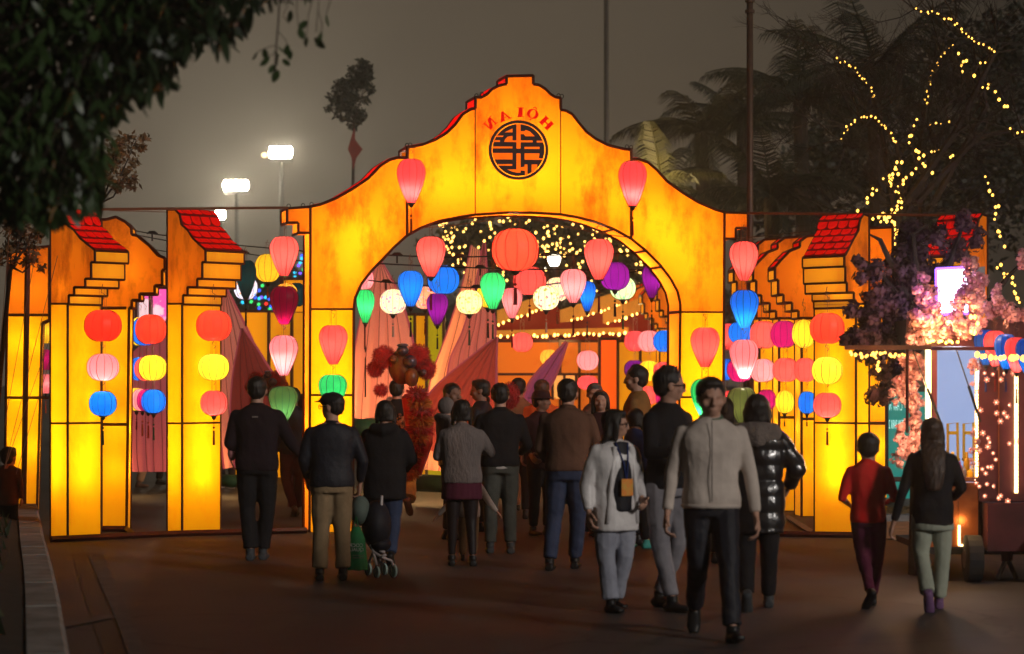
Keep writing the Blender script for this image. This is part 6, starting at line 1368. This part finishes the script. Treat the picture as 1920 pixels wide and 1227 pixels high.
def glasses(t, hp, hh):
    q = MB()
    for sx in (-1, 1):
        c = [hp(sx * .36 + math.cos(a) * .24, .88, -.04 + math.sin(a) * .17) for a in [k * math.pi / 6 for k in range(13)]]; q.tube(c, hh * .035, 4); q.tube([hp(sx * .6, .86, 0), hp(sx * .80, .0, 0)], hh * .035, 4)
    q.tube([hp(-.12, .90, 0), hp(.12, .90, 0)], hh * .035, 4); o = q.build('glasses', M['black'], None); o.parent = t; o.location = (0, 0, 0)
def collar(m, r=.015):
    def fn(t, W, j, H, hp, hh, HR):
        part_tube('collar', [W((.040 * math.cos(a), .036 * math.sin(a) + .004, .852 - .012 * math.sin(a))) for a in [k * math.pi / 8 for k in range(17)]], r * H / 1.7, m, t)
    return fn

# front man, walking towards the camera
def front_man(t, W, j, H, hp, hh, HR):
    collar('wear_green')(t, W, j, H, hp, hh, HR)
    part_tube('zip', [W((0, .078, .84)), W((0, .094, .76)), W((0, .092, .66)), W((0, .088, .53))], .0035, 'wear_grey_knit', t, 4)
    part_tube('waistband', [W((.108 * math.cos(a), .083 * math.sin(a), .512)) for a in [k * math.pi / 10 for k in range(21)]], .016, 'wear_cream', t)
person('man in a cream zip jacket and dark trousers striding towards the camera', 1333, 1196, h=1.715, yaw=182, top='wear_cream', bottom='wear_ink', face=True, vox=.011, coat=.50, shoulders=1.12, build=1.0, head=(-8, 4),
       pose={'Le': (-.152, -.01, .635), 'Re': (.150, -.01, .635), 'Lw': (-.172, .02, .475), 'Rw': (.170, .03, .485), 'La': (-.075, .17, .045), 'Lk': (-.062, .11, .29), 'Ra': (.055, -.21, .10), 'Rk': (.050, .02, .285), 'Rtoe': (.05, .6, -.8), 'Ltoe': (-.25, 1, .12), 'hem': 1.1}, extra=front_man, coatw=1.05, hrad=1.06)
def lanyard(t, W, j, H, hp, hh, HR):
    part_tube('inner_shirt', [W((0, .050, .84)), W((0, .076, .73)), W((0, .080, .60)), W((0, .076, .50))], [(.045 * H, .03 * H), (.052 * H, .03 * H), (.055 * H, .032 * H), (.055 * H, .03 * H)], 'wear_ink', t, 12, ref=tuple(W((1, 0, 0)).normalized()), vox=.012)
    part_tube('lanyard', [W((-.035, .07, .84)), W((-.012, .112, .74)), W((0, .118, .65))], .006, 'wear_blue', t, 5); part_tube('lanyard', [W((.035, .07, .84)), W((.012, .112, .74)), W((0, .118, .65))], .006, 'wear_blue', t, 5)
    c = W((0, .124, .62)); r_ = W((1, 0, 0)).normalized(); u = Vector((0, 0, 1)); f_ = W((0, 1, 0)).normalized(); k = .048
    M.setdefault('badge', mat_plain('orange_badge', (0.75, 0.20, 0.02), .4, (0.6, 0.35, 0.05), 30)); part_poly('badge', [c - r_ * k - u * k * 1.3, c + r_ * k - u * k * 1.3, c + r_ * k + u * k * 1.3, c - r_ * k + u * k * 1.3], f_ * .004, 'badge', t)
    glasses(t, hp, hh); part_tube('cuff', [j['Rw'] + (j['Re'] - j['Rw']) * .18, j['Rw'] + (j['Re'] - j['Rw']) * .05], .038, 'wear_silver', t, vox=.01)
    for sx in (-1, 1): part_tube('coat_edge', [W((sx * .045, .08, .82)), W((sx * .062, .088, .70)), W((sx * .075, .085, .56)), W((sx * .085, .075, .44))], [(.012 * H, .010 * H)] * 4, 'wear_silver', t)
person('woman in glasses and open silvery coat with blue lanyard and orange badge', 1152, 1146, h=1.49, yaw=152, top='wear_silver', bottom='wear_pale_jeans', face=True, vox=.011, coat=.40, hair='shoulder', head=(-52, 0), build=1.12, puffy=.004, coatw=1.08,
       pose={'Re': (.150, -.02, .63), 'Rw': (.165, .03, .50), 'Le': (-.135, .0, .63), 'Lw': (-.10, .10, .56), 'La': (-.05, -.08, .05), 'Ra': (.05, .05, .045), 'hem': 1.2}, extra=lanyard)
def tall_dark(t, W, j, H, hp, hh, HR): glasses(t, hp, hh)
person('tall man in glasses and a black jacket with grey jeans behind the couple', 1252, 1143, h=1.80, yaw=140, top='wear_black', bottom='wear_grey_jeans', face=True, vox=.013, hair='spiky', head=(-55, 2),
       pose={'Re': (.145, .05, .65), 'Rw': (.10, .19, .66), 'La': (-.05, -.10, .05), 'Ra': (.05, .08, .045)}, coat=.50, extra=tall_dark)
def fur_collar(t, W, j, H, hp, hh, HR):
    q = MB(); q.tube([W((-.110, .0, .80)), W((-.085, -.055, .825)), W((0, -.085, .815)), W((.085, -.055, .825)), W((.110, .0, .80))], [(.03 * H, .018 * H), (.05 * H, .02 * H), (.06 * H, .022 * H), (.05 * H, .02 * H), (.03 * H, .018 * H)], 12); q.ellipsoid(W((0, -.02, .845)), (.085 * H, .07 * H, .035 * H)); remesh(q, 'collar', .012, 'wear_fleece', t, folds(.006, (30, 30, 30), 2))
person('dark haired woman in a shiny black quilted coat with fleece collar, from behind', 1420, 1142, h=1.60, yaw=5, top='wear_down', bottom='wear_black', vox=.012, coat=.36, hair='bob', puffy=.015, build=1.05, shoes='shoe_grey', extra=fur_collar, coatw=1.05,
       pose={'Re': (.185, .02, .66), 'Rw': (.15, .11, .57), 'Le': (-.14, .04, .63), 'Lw': (-.09, .12, .56), 'La': (-.05, -.16, .075), 'Lk': (-.05, -.02, .285), 'Ltoe': (0, .45, -.9), 'Ra': (.055, .10, .045)})
person('boy in a red sweatshirt and wine trousers seen from behind', 1628, 1136, h=1.29, yaw=3, top='wear_red', bottom='wear_wine', vox=.012, coat=.49, sleeve=.62, hair='short', shoulders=1.05, hrad=1.06,
       pose={'Le': (-.155, -.01, .635), 'Lw': (-.10, .10, .585), 'Re': (.155, -.01, .635), 'Rw': (.11, .10, .60), 'La': (-.005, -.20, .09), 'Lk': (-.03, .0, .29), 'Ltoe': (-.3, .3, -.7), 'Ra': (.03, .05, .045), 'hem': .9})
def long_top(t, W, j, H, hp, hh, HR):
    part_tube('shirt_hem', [W((0, 0, .46)), W((0, 0, .415))], [(.112 * H, .085 * H), (.115 * H, .088 * H)], 'wear_mint', t, 20, ref=tuple(W((1, 0, 0)).normalized()), vox=.012)
    s_ = MB(); s_.box(W((-.17, .0, .30)), (.05, .05, .02)); 
person('girl with very long brown hair, black knit top and pale mint trousers', 1748, 1143, h=1.42, yaw=4, top='wear_black', bottom='wear_mint', vox=.012, coat=.44, hair='long', hmat='hair_brown', shoes='shoe_lilac', coatw=1.08, hrad=1.05, extra=long_top,
       pose={'Le': (-.155, -.02, .62), 'Lw': (-.20, .02, .455), 'Re': (.155, .0, .64), 'Rw': (.12, .12, .58), 'La': (-.04, -.17, .09), 'Lk': (-.06, -.01, .29), 'Ltoe': (.1, .35, -.85), 'Ra': (.04, .05, .045), 'hem': 1.25})
# back row from the left
def clutch(t, W, j, H, hp, hh, HR):
    part_blob('folded_cloth', W((-.135, .02, .60)), (.045, .05, .11), 'wear_pink', t, vox=.014, disp=folds(.02, (20, 20, 12), 3)); part_tube('bag_strap', [W((-.10, .06, .64)), W((-.165, .03, .58)), W((-.13, .02, .50)), W((-.06, .03, .48))], .008, 'wear_tan', t, 5)
    q = MB(); q.box(W((0, -.082, .785)), (.055, .01, .016)); o = q.build('neck_tag', M['wear_grey_knit'], None); o.parent = t; o.location = (0, 0, 0)
person('man in a dark plum sweatshirt seen from behind with a pink cloth under his arm', 482, 1050, h=1.74, yaw=2, top='wear_plum', bottom='wear_black', vox=.014, coat=.49, shoulders=1.15, build=1.1, shoes='shoe_grey', extra=clutch,
       pose={'Re': (.185, .02, .64), 'Rw': (.265, .05, .545), 'Le': (-.15, -.01, .64), 'Lw': (-.09, .08, .55), 'La': (-.035, -.02, .045), 'Ra': (.03, .02, .045)})
def cap_man(t, W, j, H, hp, hh, HR):
    q = MB(); q.ellipsoid(hp(0, -.05, .48), (hh * .92, hh * 1.05, hh * .66), HR); q.tube([hp(0, .6, .42), hp(0, 1.2, .40), hp(0, 1.62, .30)], [(hh * .6, hh * .08), (hh * .6, hh * .06), (hh * .35, hh * .04)], 12, ref=tuple(HR @ Vector((1, 0, 0)))); remesh(q, 'cap', .011, 'wear_black', t); glasses(t, hp, hh)
person('man in a dark cap, black jacket and khaki trousers seen from behind', 622, 1088, h=1.60, yaw=-8, top='wear_ink', bottom='wear_khaki', vox=.013, coat=.50, shoulders=1.12, build=1.12, hair='short', extra=cap_man, head=(-60, 0), neck=-.01,
       pose={'Re': (.165, -.02, .64), 'Rw': (.155, .04, .52), 'Le': (-.15, 0, .64), 'Lw': (-.13, .07, .54), 'La': (-.065, 0, .045), 'Ra': (.06, 0, .045), 'hem': 1.15})
person('woman in a hooded black coat pushing a pram, seen from behind', 722, 1058, h=1.52, yaw=6, top='wear_black', bottom='wear_denim', vox=.014, coat=.40, hair='bob', hood='down', build=1.12, coatw=1.1, puffy=.004,
       pose={'Re': (.16, .04, .64), 'Rw': (.10, .14, .57), 'Le': (-.15, .05, .63), 'Lw': (-.10, .18, .56), 'Ra': (.055, -.13, .06), 'Rk': (.05, .02, .285), 'La': (-.05, .06, .045), 'Rtoe': (0, .5, -.8)}, shoulders=1.1)
person('woman with a dark bob in a ribbed grey sweater and burgundy skirt seen from behind', 866, 1061, h=1.53, yaw=-4, top='wear_grey_knit', bottom='wear_tights', bare_legs=True, skirt='wear_burgundy', vox=.013, coat=.50, hair='bob', shoulders=1.1, build=1.08, coatw=1.08,
       pose={'Re': (.175, .02, .68), 'Rw': (.11, .15, .70), 'Le': (-.145, .03, .66), 'Lw': (-.06, .17, .66), 'La': (-.06, .02, .045), 'Ra': (.065, -.02, .045)})
person('small child in a pale hood carried by the woman in the grey sweater', 836, d=22.75, h=.95, zoff=.58, yaw=70, top='wear_grey_knit', bottom='wear_grey_knit', vox=.015, hair=None, hood='down', shoes='shoe_black', coat=.48, hrad=1.15, build=1.3,
       pose={'Lk': (-.07, .14, .45), 'Rk': (.07, .14, .45), 'La': (-.08, .16, .22), 'Ra': (.08, .16, .22), 'Rw': (.16, .12, .60), 'Lw': (-.12, .14, .62)}, extra=lambda t, W, j, H, hp, hh, HR: part_blob('hood', hp(0, -.12, .1), (hh * .98, hh * .98, hh * 1.05), 'wear_grey_knit', t, HR))
person('small child in a pale jacket standing in front of the woman in the burgundy skirt', 878, d=23.0, h=.92, yaw=0, top='wear_white', bottom='wear_khaki', vox=.015, hair='short', shoes='shoe_black', coat=.45, hrad=1.15, build=1.2,
       pose={'Lw': (-.32, .06, .46), 'Le': (-.22, .02, .56), 'Rw': (.30, .04, .50), 'Re': (.22, .0, .6)})
person('man in a black jacket and grey green trousers seen from behind, hands in front', 938, 1037, h=1.68, yaw=-3, top='wear_black', bottom='wear_grey_green', vox=.014, coat=.51, shoulders=1.13, build=1.08, shoes='shoe_grey',
       pose={'Re': (.165, .02, .64), 'Rw': (.12, .12, .58), 'Le': (-.155, .03, .64), 'Lw': (-.10, .14, .60), 'La': (-.06, 0, .045), 'Ra': (.06, -.03, .045)},
       extra=lambda t, W, j, H, hp, hh, HR: part_tube('shirt_hem', [W((0, 0, .515)), W((0, 0, .495))], [(.104 * H, .082 * H), (.104 * H, .082 * H)], 'wear_white', t, 20, ref=(1, 0, 0), vox=.012))
def hat_man(t, W, j, H, hp, hh, HR):
    q = MB(); q.tube([hp(0, 0, .25), hp(0, 0, .45), hp(0, 0, 1.0), hp(0, 0, 1.12)], [hh * .95, hh * .95, hh * .82, hh * .5], 16); q.tube([hp(0, 0, .2), hp(0, 0, .32)], [hh * 1.75, hh * 1.55], 20); remesh(q, 'hat', .013, 'wear_suit', t)
    part_poly('shirt_front', [W((-.028, .085, .83)), W((.028, .085, .83)), W((0, .096, .70))], W((0, .006, 0)), 'wear_white', t); part_tube('tie', [W((0, .098, .83)), W((0, .108, .74)), W((0, .106, .68))], .012, 'wear_black', t, 5)
person('man in a round brimmed hat and dark red suit with a tie', 1014, 1004, h=1.60, yaw=150, top='wear_suit', bottom='wear_black', face=True, vox=.015, coat=.46, skin='skin_dark', extra=hat_man, head=(-40, 0), shoulders=1.05,
       pose={'Rw': (.14, .10, .56), 'Lw': (-.12, .10, .55)})
person('man in a plain brown sweatshirt and dark jeans seen from behind', 1064, 1068, h=1.72, yaw=8, top='wear_brown', bottom='wear_denim', vox=.013, coat=.52, shoulders=1.15, build=1.1, shoes='shoe_black',
       pose={'Re': (.16, .02, .64), 'Rw': (.13, .09, .55), 'Le': (-.15, .02, .64), 'Lw': (-.12, .10, .56), 'La': (-.085, -.08, .045), 'Lk': (-.07, .0, .285), 'Ra': (.03, .08, .045)}, extra=collar('wear_brown', .012))
person('dark dressed person with a bright white shoe behind the man in plum', 425, 916, h=1.62, yaw=200, top='wear_black', bottom='wear_black', vox=.02, shoes='shoe_white', hair='bob', coat=.45)
person('dark dressed person stepping behind the lowest dark green lantern', 550, 968, h=1.62, yaw=-20, top='wear_ink', bottom='wear_suit', vox=.018, hair='short', coat=.48, shoes='shoe_grey', pose={'La': (-.02, -.10, .06), 'Ra': (.05, .10, .045), 'Ltoe': (0, .6, -.6)})
person('person in a dark coat bending with bare knees in the left gap', 288, 914, h=1.55, yaw=100, top='wear_black', bottom='wear_tan', vox=.02, hair='short', coat=.38, lean=.25, shoes='shoe_brown', puffy=.01, build=1.25,
       pose={'Lk': (-.06, .12, .27), 'La': (-.06, .18, .045), 'Rk': (.06, -.06, .27), 'Ra': (.06, -.14, .045)})
person('second dark figure crouching behind the bare kneed one in the left gap', 300, 908, h=1.4, yaw=90, top='wear_black', bottom='wear_black', vox=.02, hair='short')
# people beyond, heads mostly
person('woman in profile holding up a phone behind the child in the hood', 846, d=26.0, h=1.68, yaw=70, top='wear_ink', bottom='wear_black', face=True, vox=.02, hair='bun', head=(70, 0), coat=.47, skin='skin_dark')
person('man in profile with a dark jacket in front of the red cloth', 903, d=27.5, h=1.72, yaw=-70, top='wear_ink', bottom='wear_black', face=True, vox=.02, head=(-20, 5), coat=.48, skin='skin_dark')
person('person in an amber jacket seen from behind beyond the red fan', 972, d=30, h=1.74, yaw=10, top='wear_tan', bottom='wear_black', vox=.02, coat=.47, hair='short')
person('bare headed person in orange just behind the man with the hat', 1016, d=29.0, h=1.72, yaw=0, top='wear_orange', bottom='wear_black', vox=.02, hair='short', coat=.47, hmat='hair_brown')
person('grey haired person beside the laughing woman', 1112, d=27.5, h=1.68, yaw=120, top='wear_brown', bottom='wear_black', vox=.02, hair='short', hmat='hair_grey', coat=.47, face=True, head=(60, 0))
person('laughing woman with dark hair facing the camera in the crowd', 1126, d=26.6, h=1.60, yaw=182, top='wear_suit', bottom='wear_black', face='smile', vox=.018, hair='shoulder', coat=.46)
person('young man with a quiff in sharp profile before the lantern rows', 1196, d=25.2, h=1.86, yaw=-75, top='wear_amber', bottom='wear_black', face=True, vox=.016, hair='spiky', coat=.47, head=(-12, 0), shoulders=1.1)
person('person in a blue jacket with teal shoes between the front figures', 1192, 1028, h=1.42, yaw=60, top='wear_blue', bottom='wear_black', vox=.016, hair='bob', coat=.44, shoes='shoe_teal', pose={'Ra': (.05, .06, .045), 'La': (-.05, -.06, .045)})
person('dark haired person between the cream jacket man and the quilted coat', 1358, 1056, h=1.55, yaw=10, top='wear_black', bottom='wear_black', vox=.016, hair='shoulder', coat=.42)
person('dark haired person low behind the verge at the far left', 16, d=27.0, zoff=-.12, h=1.05, yaw=20, top='wear_brown', bottom='wear_black', vox=.018, hair='short', coat=.42, hrad=1.35, shoulders=1.2)
person('performer in orange with arms out behind the black jacketed man', 905, d=28.2, h=1.55, yaw=190, top='wear_orange', bottom='wear_red', vox=.02, hair='short', coat=.42, pose={'Lw': (-.24, .12, .60), 'Rw': (.24, .12, .62), 'Le': (-.18, .05, .68), 'Re': (.18, .05, .68)})
# white and dark passers far behind the grey sweater woman, near the glowing petal
person('bright clothed child near the foot of the far wall', 980, d=32, h=1.1, yaw=0, top='wear_white', bottom='wear_tan', vox=.022, hair='short')
# lion dancer
def dancer(t, W, j, H, hp, hh, HR):
    part_tube('sash', [W((.102 * math.cos(a), .08 * math.sin(a), .555)) for a in [k * math.pi / 10 for k in range(21)]], .03, 'wear_red', t)
    q = MB(); rg_ = random.Random(2)
    for k in range(60):
        an = rg_.uniform(0, 6.28); rr = rg_.uniform(.02, .075) if k > 20 else .07; c = W((math.cos(an) * rr, -.086, .70 + math.sin(an) * rr * .9)); q.ellipsoid(c, (rg_.uniform(.008, .022), .012, rg_.uniform(.008, .02)), nu=6, nv=4)
    for sx in (-1, 1): q.tube([W((sx * .01, -.088, .66)), W((sx * .045, -.09, .70)), W((sx * .085, -.082, .76))], [.012, .02, .008], 5); q.ellipsoid(W((sx * .03, -.09, .70)), (.02, .012, .014))
    q.ellipsoid(W((0, -.088, .655)), (.05, .012, .02)); o = q.build('embroidery', M['embroidery'], None); o.parent = t; o.location = (0, 0, 0)
person('lion dance performer in an embroidered black jacket and shiny gold trousers with a red sash', 744, 972, h=1.72, yaw=8, top='wear_black', bottom='wear_gold', vox=.014, coat=.50, hair='short', shoes='shoe_brown', shoulders=1.1, extra=dancer,
       pose={'Le': (-.15, .10, .74), 'Lw': (-.13, .22, .82), 'Re': (.15, .08, .70), 'Rw': (.14, .2, .78), 'Ra': (.10, -.10, .13), 'Rk': (.09, .06, .30), 'Rtoe': (.15, .4, -.8), 'La': (-.05, 0, .045), 'hem': 1.9})
# ---- lion costume
M['fur_red'] = mat_plain('red_fur', (0.62, 0.014, 0.010), .9, (0.34, 0.007, 0.006), 8, sheen=.3); M['fur_gold'] = mat_plain('gold_fringe', (0.62, 0.24, 0.03), .6, (0.4, 0.12, 0.02), 10); M['mask_silver'] = mat_plain('dark_silver_mask', (0.16, 0.15, 0.18), .28, (0.05, 0.04, 0.06), 9, metal=.4); M['mask_red'] = mat_plain('mask_red_brown', (0.13, 0.022, 0.014), .35, (0.20, 0.12, 0.03), 12)
def fur(mb, c, r, n, l, rng):
    for _ in range(n):
        a = Vector((rng.gauss(0, 1), rng.gauss(0, 1), rng.gauss(0, 1))).normalized(); p = c + Vector((a.x * r[0], a.y * r[1], a.z * r[2])) * rng.uniform(.55, .95); b = a.orthogonal().normalized(); b = Matrix.Rotation(rng.uniform(0, 6.28), 3, a) @ b
        e = (a + Vector((rng.uniform(-.4, .4), rng.uniform(-.4, .4), rng.uniform(-.8, .1)))).normalized(); mb.add([p - b * l * .12, p + b * l * .12, p + e * l], [(0, 1, 2)])
def lion(label, x, y, d, k, seed, m2='fur_gold', body=True):
    rng = random.Random(seed); t = thing('lion_costume', label, 'lion costume', P(x, y, d), 'lion dance costumes')
    def Q(dx, dy, dz=0): return P(x + dx * k, y + dy * k, d + dz)
    u = k / F * d
    for i, (dx, dy, r, n) in enumerate(((-32, -30, 24, 900), (-48, -8, 17, 600), (32, -32, 26, 900), (46, -8, 22, 700), (-38, 32, 13, 300))):
        s = MB(); c = Q(dx, dy, rng.uniform(-.05, .05)); s.ellipsoid(c, (r * u * .75,) * 3, nu=12, nv=8); fur(s, c, (r * u * .95, r * u * .95, r * u * .95), n * 3, .032, rng); s.build('fur_tuft', M['fur_red'], t)
    s = MB(); s.ellipsoid(Q(2, -12, .06), (26 * u, .2, 34 * u), nu=16, nv=10); s.build('mask', M['mask_red'], t, smooth=True)
    for dx, dy, rx, rz, m in ((3, -42, 12, 9, 'mask_silver'), (18, -22, 13, 12, 'mask_silver'), (20, 8, 13, 18, 'mask_red'), (-14, -26, 8, 8, 'mask_red'), (3, -52, 11, 4, 'mask_silver'), (42, -2, 6, 6, 'mask_silver')):
        s = MB(); s.ellipsoid(Q(dx, dy, -.12), (rx * u, .09, rz * u), nu=12, nv=8); s.build('mask_boss', M[m], t, smooth=True)
    if body:
        s = MB(); g = MB(); s.tube([Q(22, 40, .1), Q(32, 80, .15), Q(36, 130, .1), Q(26, 190, .1)], [.14, .17, .15, .08], 12)
        for i in range(10):
            yy = 40 + i * 16; xx = 26 + 12 * math.sin(i * .5 + .3); w = 20 - abs(i - 4) * 1.6
            fur(s if i % 2 == 0 else g, Q(xx, yy), (w * u, .16, 9 * u), 420, .10, rng)
        s.build('fringe', M['fur_red'], t); g.build('fringe', M[m2], t)
lion('red and gold lion dance costume with fur tufts held up beside the performer', 752, 700, 28.6, 1.0, 3)
lion('smaller red lion head seen behind the man in plum', 500, 730, 31.5, .62, 4, body=False)
s = MB(); rr_ = random.Random(5); c = P(956, 742, 27.8); s.ellipsoid(c, (.09, .07, .13), nu=12, nv=8); fur(s, c, (.11, .08, .16), 3000, .03, rr_); o = s.build('red_pompom', M['fur_red']); o.location = (0, 0, 0); tag(o, 'red fluffy pompom raised beside the head of the man in the black jacket', 'pompom')
# ---- pram with green bag
M['frame_white'] = mat_plain('pram_white_frame', (0.55, 0.50, 0.50), .4); M['canopy'] = mat_plain('pram_grey_green_canopy', (0.10, 0.14, 0.12), .8); M['wheel_pale'] = mat_plain('pram_pale_wheel', (0.38, 0.55, 0.50), .5); M['bag_green'] = mat_plain('green_bag_fabric', (0.01, 0.20, 0.055), .7, (0.008, 0.13, 0.04), 4, .3, 12)
pd = GD(1084); pr = thing('pram', 'small folding pram with white frame and pale wheels pushed by the woman in black', 'pram', (P(705, 0, pd).x, pd, 0))
def PP(x, y, dz=0): return P(x, y, pd + dz)
def ptube(name, pts, r, m, n=6): s = MB(); s.tube(pts, r, n); return s.build(name, M[m], pr, smooth=True)
for (x, y, r, dz) in ((706, 1076, 11, 0), (690, 1070, 12, .30), (737, 1070, 13, .05), (720, 1064, 11, .35)):
    c = PP(x, y, dz); c.z = r / F * pd; R_ = r / F * pd
    s = MB(); s.tube([c + Vector((-.012, 0, 0)).lerp(Vector((0, -.012, 0)), .4), c + Vector((.012, 0, 0)).lerp(Vector((0, .012, 0)), .4)], R_, 20); o = s.build('wheel', M['wheel_pale'], pr)
    s = MB(); s.tube([c + Vector((R_ * math.sin(a) * .35, R_ * math.sin(a) * .9 * 0 - 0 + (R_ * math.sin(a)) * .9, R_ * math.cos(a))) for a in [k * math.pi / 10 for k in range(21)]], .007, 5); s.build('tyre', M['rubber'], o)
for pts in ([PP(690, 1060, .3), PP(702, 1030, .2), PP(712, 1000, .1), PP(716, 930, 0)], [PP(706, 1060), PP(700, 1035), PP(693, 1010)], [PP(700, 1035), PP(716, 1045), PP(734, 1052), PP(738, 1066, .05)], [PP(693, 1022), PP(705, 1030), PP(722, 1036)], [PP(712, 1045), PP(724, 1040)], [PP(668, 935), PP(690, 975), PP(700, 1010)]):
    ptube('frame_tube', pts, .012, 'frame_white')
s = MB(); s.ellipsoid(PP(675, 957, .05), (.09, .16, .13), nu=14, nv=10); s.build('canopy', M['canopy'], pr, smooth=True)
s = MB(); s.ellipsoid(PP(706, 985, .1), (.13, .2, .22), nu=14, nv=10); s.ellipsoid(PP(712, 1020, .1), (.10, .16, .08)); s.build('seat', M['wear_ink'], pr, smooth=True)
bg = thing('shopping_bag', 'green shopping bag with mirrored white print hanging from the pram', 'bag', PP(668, 1068, -.12))
q = MB(); q.tube([PP(669, 988, -.10), PP(668, 1010, -.12), PP(667, 1045, -.12), PP(667, 1069, -.12)], [(.035, .03), (.075, .05), (.10, .07), (.112, .08)], 16, ref=(1, 0, 0)); o = remesh(q, 'bag_body', .01, 'bag_green', bg, folds(.006, (16, 16, 5), 2)); o.location = -bg.location
s = MB(); s.tube([PP(663, 995, -.12), PP(668, 965, -.08), PP(673, 995, -.12)], .006, 5); s.build('handle', M['bag_green'], bg)
text_obj('print', 'COCR', PP(681, 1026, -.215), .042, 'wear_white', bg, sx=1.0)
text_obj('print', 'QUAU', PP(682, 1034, -.215), .042, 'wear_white', bg, sx=1.0)
for yy in (1041, 1045.5):
    s = MB(); s.quad(PP(661, yy, -.215), PP(683, yy, -.215), PP(683, yy + 1.4, -.215), PP(661, yy + 1.4, -.215)); s.build('print_line', M['wear_grey_knit'], bg)
